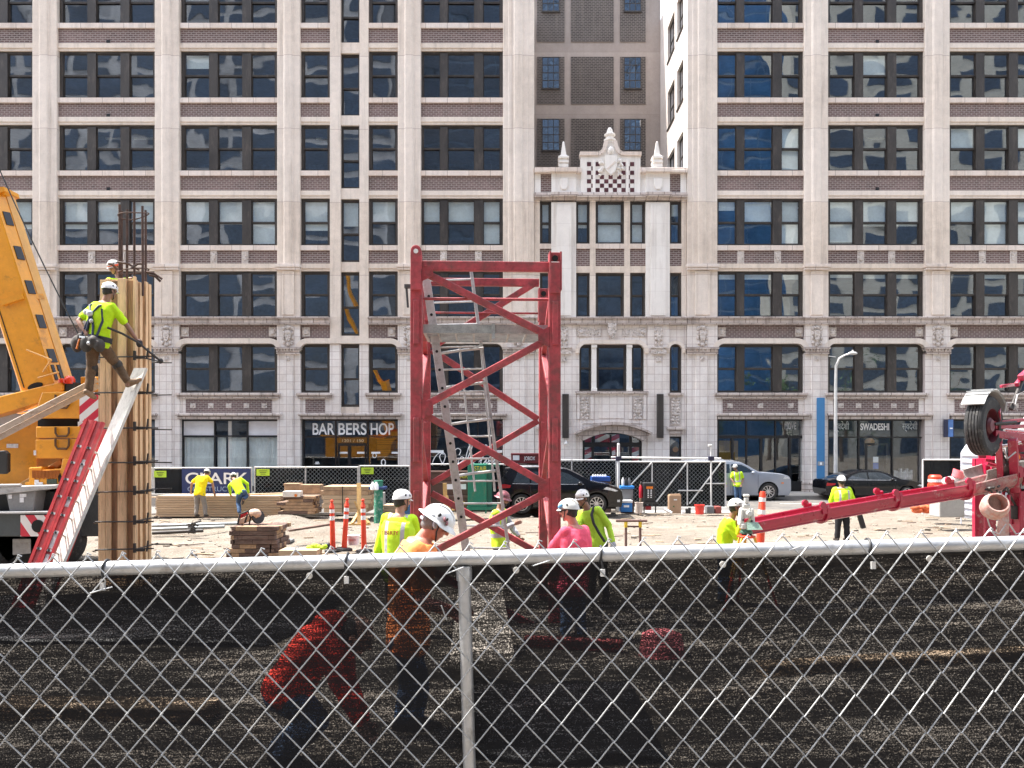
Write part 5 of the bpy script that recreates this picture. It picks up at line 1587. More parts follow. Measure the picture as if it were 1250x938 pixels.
def sedan(label, px, Y, **k):
    return car('parked_sedan', label, 4.88, 1.45, 1.84, sed, .97, (.95, 3.82), .335, m_blackcar,
    [[(1.02,1.04),(1.95,1.02),(1.95,1.37),(1.62,1.36),(1.25,1.22)],[(2.02,1.02),(3.22,1.01),(2.85,1.27),(2.55,1.37),(2.02,1.375)]],
    [('windscreen_glass',(2.68,1.39),(3.48,1.05)),('rear_window',(.62,1.06),(1.42,1.36))], (P(px,0,Y-.9).x, Y, .01), 0,
    dict(patches=[('tail_light',[(.03,.72),(.40,.76),(.44,.84),(.05,.86)],m_tail),('headlight',[(4.3,.70),(4.74,.60),(4.76,.68),(4.4,.80)],m_head),('window_chrome',[(1.0,.99),(2.0,.985),(3.28,.975),(3.28,.992),(2.0,1.0),(1.0,1.008)],m_rim)], mirror=3.1, seams=(1.2,2.0,3.25), handles=(1.3,2.12)), .22, **k)
sedan('black sedan parked at the kerb just right of the blue strip banner', 1072, 37.2)
sedan('dark sedan parked behind the screened fence below the barber shop', 386, 36.4)

# ---------------------------------------------------------------- concrete mixer truck (its rear end)
m_mred = M('mixer_red_paint', (.36,.012,.045), .32, var=.12, scale=2.5, dirt=(.42,.30,.28), dirt_amt=.15, coat=.3)
m_dirty = M('cement_dusted_red', (.34,.07,.09), .75, var=.3, scale=4, dirt=(.45,.40,.35), dirt_amt=.9)
m_cem = M('cement_crust', (.30,.275,.25), .9, var=.3, scale=6, bmp=.5)
m_fend = M('grey_plastic_fender', (.29,.30,.30), .55, var=.15, scale=4, dirt=(.33,.30,.27), dirt_amt=.4)
m_chrome = M('bright_steel', (.6,.58,.58), .25, .8, var=.1)
MY = 13.6
mixer = thing('mixer_truck', 'red concrete mixer truck rear with long chute and raised wheel at the right edge', 'truck', (P(1240,0,MY).x, MY, gz(9,13.6)))
def trough(mb, p0, p1, r0, r1, th=.018, lo=-1.62, hi=1.62, n=14):
    p0 = Vector(p0); p1 = Vector(p1); d = (p1-p0).normalized()
    s = d.cross(Vector((0,0,1))).normalized(); u = s.cross(d).normalized()
    rings = []
    for p, r in ((p0, r0), (p1, r1)):
        ring = []
        for k in range(n+1):
            a = lo+(hi-lo)*k/n; ring.append(p+s*r*math.sin(a)-u*r*math.cos(a)*1.05)
        for k in range(n, -1, -1):
            a = lo+(hi-lo)*k/n; ring.append(p+s*(r-th)*math.sin(a)-u*(r-th)*math.cos(a)*1.05)
        rings.append(ring)
    mb.rings(rings)
    return d, s, u
C0 = P(896,641,12.5); C1 = P(1000,621,13.0); C2 = P(1088,606,13.4); C3 = P(1176,592,13.7); C4 = P(1235,577,13.9)
for (A, B, rA, rB, mat) in ((C0, C1, .20,.21,m_mred),(C1, C2,.215,.215,m_mred),(C2, C3,.23,.23,m_mred),(C3, C4,.22,.27,m_dirty)):
    mb = MB(); d, s, u = trough(mb, A, B, rA, rB)
    ch = mb.build('chute_section', mat, mixer, smooth=40)
    ln = MB()
    for sd_ in (-1, 1):      # rolled lips
        e0 = A+s*sd_*rA*1.0+u*.012; e1 = B+s*sd_*rB*1.0+u*.012; ln.tube([e0, e1], .014, 6)
        g0 = A+s*sd_*rA*.62-u*rA*.86; g1 = B+s*sd_*rB*.62-u*rB*.86; ln.tube([g0, g1], .010, 6)
    ln.build('lip', mat, ch, smooth=50)
    fl = MB()
    for q, r in ((B, rB),):
        trough(fl, q-d*.03, q+d*.02, r+.035, r+.035, .034, -1.9, 1.9)
        fl.bar(q+s*(r+.01)-d*.12, q+s*(r+.01)+d*.02, .03, .12, up=u); fl.bar(q-s*(r+.01)-d*.13, q-s*(r+.01)+d*.02, .03, .13, up=u)
        fl.lathe([(0,-.02),(.06,-.02),(.06,.02),(0,.02)], q+s*(r+.01)-d*.10+u*.09, s, 14); fl.lathe([(0,-.02),(.06,-.02),(.06,.02),(0,.02)], q-s*(r+.01)-d*.10+u*.09, s, 14)
    fl.build('joint_flange', m_mred, ch)
cr = MB(); trough(cr, C3, C4, .20, .245, .02, -1.2, 1.2); cr.build('cement_lining', m_cem, mixer, smooth=40)
tp_ = MB(); trough(tp_, P(1190,575,13.9), P(1262,556,14.3), .26, .36, .02); tp_.build('upper_chute', m_cem, mixer, smooth=40)
# raised booster wheel
n_ = Vector((.62,-.78,0)).normalized(); hd_ = Vector((.78,.62,0))
wc = P(1201,520,13.4)
wr_ = .52
wm = MB(); wm.lathe([(.30,-.14),(.45,-.15),(.50,-.13),(wr_,-.10)]+[x for k in range(4) for x in ((wr_,-.10+k*.048+.034),(wr_-.022,-.10+k*.048+.038),(wr_-.022,-.10+k*.048+.045),(wr_,-.10+k*.048+.048))]+[(wr_,.10),(.50,.13),(.45,.15),(.30,.14)], wc, n_, 40, cap=False)
wh = wm.build('wheel', m_tyre, mixer, smooth=25)
hb = MB(); hb.lathe([(.31,-.10),(.31,.13),(.29,.13),(.27,.02),(.16,-.02),(.14,.10),(.10,.14),(0,.14)], wc, n_, 28, cap=False); hb.build('rim', M('dark_red_hub', (.10,.012,.02), .6, var=.3), wh, smooth=35)
for k in range(8):
    pass
fn = MB(); rings = []
side = n_; 
for k in range(11):
    a = R(36)+R(118)*k/10
    rad = hd_*(-math.cos(a))+Vector((0,0,1))*math.sin(a)
    c = wc
    rings.append([c+rad*(wr_+.07)+side*w_ for w_ in (-.16,.17)]+[c+rad*(wr_+.10)+side*w_ for w_ in (.19,-.18)])
fn.rings(rings); fd_ = fn.build('fender', m_fend, mixer, smooth=40)
for k in range(2, 10, 2):
    a = R(36)+R(118)*k/10; rad = hd_*(-math.cos(a))+Vector((0,0,1))*math.sin(a); rb = MB(); rb.bar(wc+rad*(wr_+.105)-side*.17, wc+rad*(wr_+.105)+side*.18, .05, .025, up=rad); rb.build('fender_rib', m_fend, fd_)
st = MB(); 
for k in (3,5): 
    a = R(36)+R(118)*k/10; rad = hd_*(-math.cos(a))+Vector((0,0,1))*math.sin(a); st.bar(wc+rad*(wr_+.11)-side*.2, wc+rad*(wr_+.11)+side*.2, .04, .02)
st.build('fender_strap', m_fend, mixer)
for (a, b_, w_) in (((1212,516),(1262,512),.05),((1214,522),(1262,520),.055),((1212,530),(1265,536),.12),((1219,540),(1222,590),.10),((1236,536),(1240,600),.14),((1222,472),(1243,469),.05),((1241,470),(1252,455),.07),((1246,462),(1262,448),.10),((1216,500),(1218,540),.14)):
    ar = MB(); p, q = P(*a, 13.5), P(*b_, 13.8); ar.bar(p, q, w_, w_*1.1); ar.build('axle_arm', m_mred, mixer, bevel=.01)
ps = MB(); ps.cyl(P(1234,500,13.4), P(1250,458,13.6), .035, n=10); ps.cyl(P(1214,518,13.35), P(1240,516,13.5), .03, n=10); ps.build('hydraulic_ram', m_iron, mixer, smooth=40)
for pts in (((1226,505),(1229,492),(1237,492),(1242,502)),((1238,500),(1242,482),(1250,478),(1256,492)),((1225,548),(1230,560),(1240,552)),((1205,632),(1210,648),(1220,652),(1228,640)),((1232,640),(1240,652),(1250,650))):
    hs_ = MB(); hs_.tube([P(x, y, 13.4) for x, y in pts], .014, 6); hs_.build('hose', M('pale_hose', (.45,.43,.43), .5), mixer, smooth=60)
rf = MB()
for (x0, x1, y0, y1, Y, d) in ((1245,1275,596,672,13.7,.3),(1203,1207,628,668,13.6,.06),(1231,1234,604,668,13.6,.06),(1222,1262,650,655,13.6,.06),(1222,1262,662,667,13.6,.06),(1232,1262,588,597,13.8,.3),(1216,1262,556,562,14.0,.3),(1190,1216,560,660,14.8,.1),(1243,1262,536,560,13.9,.2),(1203,1235,560,580,14.2,.3)):
    pbox(rf, x0, x1, y0, y1, Y, d)
rf.build('rear_frame', m_mred, mixer, bevel=.012)
rw = MB(); pbox(rw, 1195,1216,548,640,15.0,.02); rw.build('rear_guard', m_mred, mixer)
ta = MB(); pbox(ta, 1219,1226,551,566,13.8,.1); pbox(ta,1228,1236,543,563,13.9,.2); pbox(ta,1246,1262,590,600,13.7,.02); pbox(ta,1231,1240,583,587,13.62,.01); ta.build('white_box', m_fend, mixer, bevel=.01)
ol = MB(); ol.lathe([(0,0),(.055,0),(.055,.03),(0,.045)], P(1240.5,558,13.75), (0,-1,0), 18); ol.build('amber_lamp', M('amber_lamp_lens', (.80,.25,.01), .3), mixer, smooth=50)
ou = MB(); ou.lathe([(0,0),(.085,0),(.085,.02),(0,.02)], P(1240.5,558,13.78), (0,-1,0), 18); ou.build('lamp_housing', m_mred, mixer)
cup = MB(); cc = P(1213,620,13.2)
cup.lathe([(.13,-.14),(.21,-.05),(.22,.10),(.17,.24),(.15,.24),(.19,.09),(.18,-.04),(.11,-.13)], cc, Vector((-.2,-.75,.4)), 24, cap=False); cup.build('drop_hopper', M('pink_dusted_hopper', (.50,.22,.18), .7, var=.3, scale=5, dirt=(.48,.44,.40), dirt_amt=.8), mixer, smooth=50)
ck = MB(); ck.ell(cc+Vector((.02,.07,.02)), (.16,.06,.2), 12, 8); ck.build('grey_lump', m_cem, mixer, smooth=60)
jn = MB()
for k in range(14):
    q = P(1216+random.uniform(-10,14), 602+random.uniform(-8,8), 13.3+random.uniform(-.1,.3)); jn.tube([q, q+Vector((random.uniform(-.12,.12),.05,random.uniform(-.12,.12)))], .018, 6)
jn.build('chute_pivot', m_iron, mixer)
# body beyond the frame edge: frame, tank, drum
# ladder, pipes and fittings packed behind the wheel
ld = MB()
for px in (1224, 1236): ld.bar(P(px,640,13.9), P(px+2,560,14.1), .04, .04)
for py in (572,586,600,614,628): ld.bar(P(1224,py,14.0), P(1238,py,14.0), .03, .03)
ld.build('access_ladder', m_mred, mixer)
for k, (x0, y0, x1, y1, r_, mt_) in enumerate(((1208,548,1246,541,.03,m_chrome),(1210,556,1250,553,.022,m_iron),(1204,566,1238,575,.035,m_mred),(1226,525,1258,528,.028,m_chrome),(1218,545,1240,585,.018,m_iron),(1230,600,1252,640,.02,m_iron),(1206,600,1236,612,.03,m_mred))):
    q_ = MB(); q_.cyl(P(x0,y0,13.75), P(x1,y1,13.85), r_, n=10); q_.build('pipe', mt_, mixer, smooth=40)
for (x0, x1, y0, y1, Y_) in ((1236,1248,618,634,13.75),(1228,1238,566,580,13.95),(1206,1214,590,606,14.6)):
    q_ = MB(); pbox(q_, x0, x1, y0, y1, Y_, .12); q_.build('valve_box', m_iron, mixer, bevel=.01)
mf_ = MB(); pp(mf_, [(1216,664),(1222,628),(1232,626),(1232,668)], 13.55, .05); mf_.build('pink_splash_plate', M('pink_dusted_hopper', (.50,.22,.18), .7), mixer)
bd = MB(); o = P(1262,0,14.2); o.z = 0
def mt(a, b_, z): return Vector((o.x, o.y, z))+hd_*a+n_*b_
fr_ = MB()
for s_ in (-.45, .45): fr_.bar(mt(.2,s_,1.0), mt(7,s_,1.0), .12, .28)
fr_.build('chassis', m_mred, mixer)
dr_ = MB(); dr_.lathe([(.35,0),(.6,.3),(1.15,1.6),(1.2,2.6),(.9,4.2),(.4,4.6)], mt(1.0,0,3.1), (hd_*.95+Vector((0,0,-.22))), 28); dr_.build('drum', m_fend, mixer, smooth=30)
for a in (3.0, 4.4):
    for s_ in (-.85, .85):
        tw = MB(); c = mt(a, s_, .52); tw.lathe([(.30,-.16),(.48,-.16),(.52,-.1),(.52,.1),(.48,.16),(.30,.16)], c, n_, 24); tw.build('wheel', m_tyre, mixer, smooth=35)
# ---------------------------------------------------------------- site fence at the back, gate
m_cloth = None
m, nt, out = newmat('far_fence_cloth')
tr = N(nt, 'ShaderNodeBsdfTransparent'); df = N(nt, 'ShaderNodeBsdfDiffuse'); df.inputs[0].default_value = (.016,.018,.020,1)
mx = N(nt, 'ShaderNodeMixShader'); mx.inputs[0].default_value = .16; L(nt, df.outputs[0], mx.inputs[1]); L(nt, tr.outputs[0], mx.inputs[2]); L(nt, mx.outputs[0], out.inputs[0])
m_cloth = m
m_wpipe = M('white_galvanised_pipe', (.62,.62,.61), .5, .2, var=.1)
def mesh_lines(mb, x0, x1, y, z0, z1, pitch=.16, r=.0045):
    w = x1-x0; h = z1-z0; n = int((w+h)/pitch)
    for k in range(1, n):
        s = k*pitch
        a = (x0+min(s, w), z0+max(0, s-w)); b_ = (x0+max(0, s-h), z0+min(s, h)); mb.tube([(a[0],y,a[1]),(b_[0],y,b_[1])], r, 4)
        a = (x1-min(s, w), z0+max(0, s-w)); b_ = (x1-max(0, s-h), z0+min(s, h)); mb.tube([(a[0],y-.002,a[1]),(b_[0],y-.002,b_[1])], r, 4)
FYB = 29.6
def site_panel(label, xa, xb, ytop, Y=FYB, links=False, name='fence_panel', mids=(), z0=.05):
    x0, x1 = P(xa,0,Y).x, P(xb,0,Y).x; zt = P(0,ytop,Y).z
    t = thing(name, label, 'fence', ((x0+x1)/2, Y, 0), group='screened fence panels along the street')
    for x in [x0, x1]+[P(q,0,Y).x for q in mids]:
        mb = MB(); mb.cyl((x,Y,-.05),(x,Y,zt+.03), .03, n=10); mb.build('post', m_wpipe, t, smooth=40)
    mb = MB(); mb.cyl((x0,Y-.001,zt),(x1,Y-.001,zt), .028, n=10); mb.build('rail', m_wpipe, t, smooth=40)
    mb = MB(); mb.cyl((x0,Y-.001,z0+.1),(x1,Y-.001,z0+.1), .025, n=10); mb.build('rail', m_wpipe, t, smooth=40)
    mb = MB(); mb.box(x0+.02, x1-.02, Y+.035, Y+.04, z0, zt-.04); mb.build('screen_cloth', m_cloth, t)
    if links:
        mb = MB(); mesh_lines(mb, x0, x1, Y-.035, z0+.1, zt); mb.build('chain_link', M('dull_wire', (.20,.21,.21), .6, .2), t)
    return t
site_panel('dark screened fence panel at the far left behind the yellow crane', -120, 60, 571)
site_panel('dark screened fence panel behind the mobile crane and the timber column form', 62, 186, 571.5)
pb = site_panel('screened fence panel carrying a navy banner with pale lettering', 188, 307, 571.5)
site_panel('screened chain link panel below the barber shop with a green notice at its left end', 311, 437, 570.5, links=True, mids=(373,))
site_panel('short screened fence panel beside the green pipe with a green notice', 439, 500, 569, links=True, mids=())
site_panel('screened fence panel seen through the red mast section', 502, 640, 567)
site_panel('screened chain link panel behind the black compact car', 642, 752, 562, 31.0, True, mids=(698,))
# banner and notices
Yb_ = FYB-.06
bn = MB(); pbox(bn, 222, 306, 572.5, 604, Yb_, .012); p = P(264,604,Yb_)
ban = bn.build('banner', M('navy_banner_cloth', (.014,.028,.11), .6, var=.1), loc=p)
tag(ban, 'navy blue builder banner with white lettering on the far fence behind two workers', 'banner')
c = P(264,585,Yb_-.01)
m_bt = M('banner_lettering', (.70,.72,.74), .6, var=.04)
bpy.context.view_layer.update()
import os
fp = os.path.join(bpy.utils.resource_path('LOCAL'), 'datafiles', 'fonts')
text_obj('lettering', 'CLARK', .62, c, m_bt, ban, width=2.42, weight=.006, extrude=.003)
text_obj('small_lettering', 'CONSTRUCTION', .26, P(264,597.5,Yb_-.01), M('banner_small_lettering', (.30,.38,.55), .6), ban, width=2.2, extrude=.003)
m_lime = M('lime_notice', (.42,.62,.04), .6, var=.1)
for (xa, xb, ya, yb, lab) in ((188,203,575,583,'small lime green notice on the far fence just right of the timber column form'),(313,329,573,581,'small lime green notice at the left end of the panel below the barber shop'),(441,456,571,579,'small lime green notice above the green pipe on the far fence')):
    mb = MB(); pbox(mb, xa, xb, ya, yb, Yb_, .01); nb = mb.build('notice', m_lime, loc=P(xa, yb, Yb_)); tag(nb, lab, 'sign')
    t_ = MB()
    for k in range(3): pbox(t_, xa+3+k, xb-3-k, ya+1.6+k*2, ya+2.4+k*2, Yb_-.006, .004)
    t_.build('text_lines', M('notice_ink', (.06,.10,.02), .6), nb)
# sliding gate panels with diagonal braces
GY = 30.6
gate = thing('sliding_gate', 'long chain link sliding gate with diagonal pipe braces and dark screen', 'gate', (P(818,0,GY).x, GY, 0))
x0, x1, zt, zb_ = P(754,0,GY).x, P(885.5,0,GY).x, P(0,564,GY).z, P(0,620,GY).z
fr_ = MB()
fr_.cyl((x0,GY,zt),(x1,GY,zt),.035,n=10); fr_.cyl((x0,GY,zb_),(x1,GY,zb_),.035,n=10); fr_.cyl((x1,GY,zb_),(x1,GY,zt),.035,n=10); fr_.cyl((x0,GY,zb_),(x0,GY,zt),.03,n=10)
fr_.build('gate_frame', m_wpipe, gate, smooth=40)
for (xa, ya, xb, yb) in ((754,584,754,584),(770,592,795.5,565),(801,613,838,565),(841.5,615,880,565)):
    mb = MB(); mb.cyl(P(xa,ya,GY-.03),P(xb,yb,GY-.03)+Vector((0,0,.001)),.030,n=10); mb.build('diagonal_brace', m_wpipe, gate, smooth=40)
for (xa, y0_, y1_) in ((796,565,590),(839,565,617)):
    mb = MB(); mb.cyl(P(xa,y0_,GY-.02),P(xa,y1_,GY-.02),.028,n=10); mb.build('upright', m_wpipe, gate, smooth=40)
mb = MB(); mb.cyl(P(828,599,GY-.06),P(858,599,GY-.06),.025,n=8); mb.cyl(P(862,590.5,GY-.06),P(885,590.5,GY-.06),.025,n=8); mb.build('mid_rail', m_wpipe, gate, smooth=40)
mb = MB(); mb.box(x0, x1, GY+.04, GY+.046, zb_+.03, zt-.03); mb.build('screen_cloth', m_cloth, gate)
mb = MB(); mesh_lines(mb, x0, x1, GY-.012, zb_+.02, zt-.02); mb.build('chain_link', M('dull_wire', (.20,.21,.21), .6, .2), gate)
for px, yt, lab in ((755,543,'plain white gate post behind the black car bonnet'),(868,543,'white gate post with a short crossbar near the grey car')):
    mb = MB(); p = P(px,0,GY-.2); mb.cyl((p.x,p.y,0),(p.x,p.y,P(0,yt,GY-.2).z),.055 if px < 800 else .035,n=12)
    if px > 800: mb.cyl((p.x-.12,p.y,P(0,yt+1,GY).z),(p.x+.02,p.y,P(0,yt+1,GY).z),.05,n=10)
    else: mb.ell((p.x,p.y,P(0,yt,GY-.2).z),.06,12,8)
    o = mb.build('gate_post', m_wpipe, loc=(p.x,p.y,0), smooth=40); tag(o, lab, 'post')
    mb = MB(); z = P(0,560,GY-.2).z; mb.box(p.x-.11,p.x+.11,p.y-.08,p.y+.08,z-.09,z+.09); mb.build('roller_bracket', M('dark_bracket', (.02,.02,.05), .5), o, bevel=.02)
mb = MB(); mb.cyl(P(746,558.5,GY+.1),P(880,560,GY+.1),.04,n=10); tag(mb.build('gate_track_pipe', m_wpipe, loc=P(746,558,GY+.1), smooth=40), 'horizontal white pipe running along just above the gate', 'pipe')
# street lamp
LY = 38.9
lp = P(1020,0,LY); t = thing('street_lamp', 'slim pale grey street lamp with a short curved arm before the shops', 'street lamp', (lp.x, LY, .14))
zz = lambda y: P(0,y,LY).z
mb = MB(); mb.tube([(lp.x,LY,.14),(lp.x,LY,zz(470)),(lp.x+.02,LY-.0,zz(447)),(lp.x+.15,LY-.1,zz(438)),(lp.x+.42,LY-.2,zz(434)),(lp.x+.62,LY-.3,zz(433))],[.105,.075,.065,.055,.05,.045],14); mb.build('pole', M('pale_lamp_paint', (.58,.58,.57), .4, .2, var=.08), t, smooth=50)
mb = MB(); mb.lathe([(.20,0),(.20,.12),(.15,.2),(.12,.5)], (lp.x,LY,.14), (0,0,1), 14); mb.build('base', M('pale_lamp_paint', (.58,.58,.57), .4), t, smooth=40)
mb = MB(); mb.ell((lp.x+.72,LY-.34,zz(432.5)), (.24,.12,.09), 14, 8); mb.cyl((lp.x+.72,LY-.34,zz(431)),(lp.x+.72,LY-.34,zz(428.5)),.05,n=8); mb.cyl((lp.x-.35,LY,zz(435)),(lp.x+.0,LY,zz(436)),.02,n=6); mb.build('lamp_head', M('pale_lamp_paint', (.58,.58,.57), .4), t, smooth=50)

# ---------------------------------------------------------------- lumber and yard goods
m_lum = M('fresh_lumber', (.46,.34,.225), .75, var=.2, scale=1.3, stretch=(.35,3,4), dirt=(.33,.22,.13), dirt_amt=.3)
m_lum2 = M('lumber_end', (.35,.23,.14), .8, var=.3, scale=4)
m_old = M('old_dark_timber', (.12,.075,.06), .85, var=.45, scale=2.5, stretch=(.5,2,3), dirt=(.22,.17,.14), dirt_amt=.4)
m_peb = M('grey_concrete', (.36,.35,.33), .85, var=.12, scale=2, dirt=(.25,.23,.2), dirt_amt=.3)
prn = random.Random(12)
def stack(name, label, xa, xb, Y, ytop, ybot, n, mat, depth=1.1, jit=.03, split=1, group=None, dark=None, z0=None, ragged=0):
    x0, x1 = P(xa,0,Y).x, P(xb,0,Y).x; z1 = P(0,ytop,Y).z; zb = P(0,ybot,Y).z if z0 is None else z0
    mb = MB(); h = (z1-zb)/n
    for i in range(n):
        k0 = x0+prn.uniform(-jit,jit)+prn.random()*ragged; k1 = x1+prn.uniform(-jit,jit)-prn.random()*ragged
        nd = max(2, int(depth/.16))
        for d in range(nd):
            yy = Y+depth*d/nd+prn.uniform(-.012,.012)
            cuts = sorted([k0, k1]+[prn.uniform(k0,k1) for _ in range(split-1)])
            for a, b_ in zip(cuts[:-1], cuts[1:]):
                if b_-a < .05: continue
                mb.mi = 0 if (dark is None or prn.random() > .35) else 1
                mb.box(a+.003, b_-.003, yy, yy+depth/nd-.012, zb+i*h+.004, zb+i*h+h-.006)
    mb.mi = 0
    o = mb.build(name, [mat, dark] if dark else mat, loc=((x0+x1)/2, Y, zb)); return tag(o, label, 'lumber stack', group)
s_ = stack('lumber_stack', 'long low stack of fresh pale boards where two workers bend over', 190, 343, 27.6, 605.5, 631, 9, m_lum, 1.2, .03)
mb = MB(); pbox(mb, 196, 200, 631, 634, 27.7, 1.0); pbox(mb, 262,266,631,634,27.7,1.0); pbox(mb,332,336,631,634,27.7,1.0); tag(mb.build('timber_bearers', m_old, loc=P(262,634,27.7)), 'dark timber bearers under the long pale board stack', 'timber')
mb = MB()
mb.bar(P(178,607.5,28.3),P(352,602,28.3), .25, .03, up=(0,0,1)); tag(mb.build('loose_board', m_lum, loc=P(178,607,28.3)), 'loose pale board lying on top of the long board stack', 'board')
stack('lumber_stack', 'strapped stack of pale timbers behind the orange delineator posts', 391, 452, 26.2, 594, 626, 6, m_lum, 1.3, .12, dark=m_lum2)
for px in (418,):
    mb = MB(); pbox(mb, px-.4, px+.4, 594, 627, 26.12, .03); tag(mb.build('strap', m_dark, loc=P(px,627,26.1)), 'black strap around the timber stack behind the orange posts', 'strap')
stack('lumber_stack', 'ragged pile of brown and pale offcut timbers beside the sand heap', 341, 386, 27.0, 606, 628, 6, m_lum2, 1.0, .14, 2, dark=m_old, ragged=.25)
stack('lumber_stack', 'dark stack of weathered timber blocks just behind the near fence rail', 277, 338, 17.5, 643, 681, 7, m_old, 1.0, .10, 5, dark=m_lum2)
stack('lumber_stack', 'scattered pale boards lying low behind the man in the hi-vis vest', 462, 500, 26.0, 617, 628, 3, m_lum, .9, .15)
stack('lumber_stack', 'two low boards on the ground by the green hi-vis gear', 338, 392, 16.9, 672, 677, 2, m_lum, .5, .10, z0=gz(-4.6,16.9)+.01)
mb = MB(); pbox(mb, 347,391,592,603,28.0,.5); pbox(mb,346,365,590.5,593,28.0,.5); tag(mb.build('crate', m_lum2, loc=P(369,603,28.0), bevel=.01), 'flat pale crate standing on the concrete barrier below the barber shop', 'crate')
mb = MB(); pbox(mb, 345,366,600,607,26.9,.4); o = mb.build('cardboard_box', M('white_carton', (.66,.63,.58), .7), loc=P(355,607,26.9), bevel=.01); tag(o, 'white carton with an orange dot on the offcut pile', 'box')
mb = MB(); mb.lathe([(0,0),(.05,0),(.05,.006),(0,.006)], P(361,605,26.89), (0,-1,0), 12); mb.build('orange_dot', m_amber, o)
def jersey(label, xa, xb, Y, ytop, ybot, mat, group='grey concrete barriers'):
    x0, x1, z1, z0 = P(xa,0,Y).x, P(xb,0,Y).x, P(0,ytop,Y).z, max(.0,P(0,ybot,Y).z)
    mb = MB(); h = z1-z0
    mb.prism([(Y-.30,z0),(Y-.30,z0+h*.1),(Y-.14,z0+h*.42),(Y-.08,z1),(Y+.08,z1),(Y+.14,z0+h*.42),(Y+.30,z0+h*.1),(Y+.30,z0)], x0, x1, 'x')
    return tag(mb.build('concrete_barrier', mat, loc=((x0+x1)/2,Y,z0), bevel=.015), label, 'barrier', group)
jersey('grey concrete barrier along the fence between the offcut pile and the strapped timbers', 362, 470, 28.8, 601, 628, m_peb)
jersey('grey concrete barrier behind the long board stack and the column form', 130, 358, 29.0, 603, 631, m_peb)
jersey('grey concrete kerb barrier under the sliding gate', 772, 892, 30.0, 619, 627, m_peb)
# green pipe, bin and jugs
mb = MB(); p = P(462,0,25.8); zt_ = P(0,587,25.8).z; mb.cyl((p.x,25.8,.0),(p.x,25.8,zt_),.15,n=20); mb.lathe([(.16,zt_-.03),(.16,zt_+.01),(.0,zt_+.01)],(p.x,25.8,0),(0,0,1),20)
tag(mb.build('green_pipe', M('green_pipe_paint', (.015,.20,.12), .45, var=.15, dirt=(.45,.50,.45), dirt_amt=.4), loc=(p.x,25.8,0), smooth=40), 'upright green pipe standing beside the strapped timber stack', 'pipe')
for px, py, c_ in ((455,591,1),(459.5,591,0)):
    mb = MB(); c = P(px,594,25.5); mb.lathe([(.06,-.12),(.07,-.11),(.07,.06),(.03,.12),(.03,.15),(0,.15)], c, (0,0,1), 12); tag(mb.build('white_jug', m_ltr, loc=c, smooth=40), 'small white jug '+('nearer' if c_ else 'further from')+' the timbers beside the green pipe', 'jug')
mb = MB(); pbox(mb,450,470,594.5,598,25.6,.5); tag(mb.build('tool_table', M('dark_blue_tarp', (.02,.05,.16), .6), loc=P(460,598,25.6), bevel=.02), 'dark blue covered ledge holding the white jugs behind the timbers', 'table')
mb = MB(); c = P(499,0,25.0); mb.lathe([(.36,0),(.40,.1),(.40,.85),(.42,.88),(.42,.93),(.39,.95),(0,.97)], (c.x,25.0,.05), (0,0,1), 24); tag(mb.build('blue_barrel', M('blue_barrel_plastic', (.012,.10,.24), .4, var=.1), loc=(c.x,25.0,.05), smooth=35), 'dark blue barrel behind the man in the hi-vis vest', 'barrel')
# green steel box and brown toolboxes
m_grn = M('green_steel_box', (.008,.16,.10), .45, var=.12, scale=1.5, dirt=(.10,.14,.08), dirt_amt=.35)
GBY = 26.4
gb = thing('steel_box', 'tall green steel storage box behind the red mast section', 'storage box', P(585,624,GBY))
mb = MB(); pbox(mb, 571,594,567,619,GBY,1.1); mb.build('body', m_grn, gb, bevel=.015)
mb = MB(); pbox(mb, 594.5,600,567.5,619,GBY+.05,1.0); pbox(mb,601,610,567.5,570,GBY+.1,.9); mb.build('side_frame', M('green_steel_dark', (.005,.09,.06), .5), gb)
mb = MB(); pbox(mb, 570,611,619,623,GBY-.02,1.2); pbox(mb,573,575,623,627,GBY,.1); pbox(mb,592,594,623,627,GBY,.1); mb.build('skid', m_grn, gb)
text_obj('yellow_lettering', 'STAIR', .22, P(586.5,572.5,GBY-.012), M('yellow_lettering', (.65,.55,.05), .5), gb, width=.42, extrude=.004)
m_brn = M('brown_steel_box', (.085,.045,.035), .5, var=.15, scale=2)
def toolbox(label, xa, xb, ya, yb, Y, txt, mat=m_brn, d=.7, tw=.4, paper=(), txc=None):
    o = thing('tool_box', label, 'tool box', P((xa+xb)/2, yb, Y))
    mb = MB(); pbox(mb, xa, xb, ya, yb, Y, d); mb.build('body', mat, o, bevel=.012)
    mb = MB(); pbox(mb, xa-.4, xb+.4, ya-.4, ya+2, Y-.02, d+.03); mb.build('lid', mat, o, bevel=.008)
    if txt: text_obj('lettering', txt, .2, P(txc or (xa+xb)/2, (ya+yb)/2, Y-.012), M('yellow_lettering', (.65,.55,.05), .5) if txt != 'JOBOX' else m_ltr, o, width=tw, extrude=.004)
    for (a, b_, c_, d_) in paper:
        q = MB(); pbox(q, a, b_, c_, d_, Y-.01, .006); q.build('paper_label', M('white_paper', (.82,.83,.87), .7), o)
    return o
toolbox('lowest brown tool box of the pile behind the red mast section', 520,571,606,624,26.6,'STAIR',tw=.45,txc=560)
toolbox('middle brown tool box of the pile with two white papers', 519,571,589,605,26.7,None,paper=((541,553,590.5,597.5),(561,569,590.5,597.5)))
toolbox('topmost brown tool box of the pile with yellow lettering', 520,571,576,588,26.8,'STAIR',tw=.45,txc=563)
jb = toolbox('maroon tool chest with a white name plate above the black car', 624,668,554,566,29.2,'JOBOX',M('maroon_chest_paint',(.13,.018,.022),.5),.7,.42,((626,634,556,562),),646.5)
pl = MB(); pbox(pl, 640,653,557.2,563,29.19,.006); 
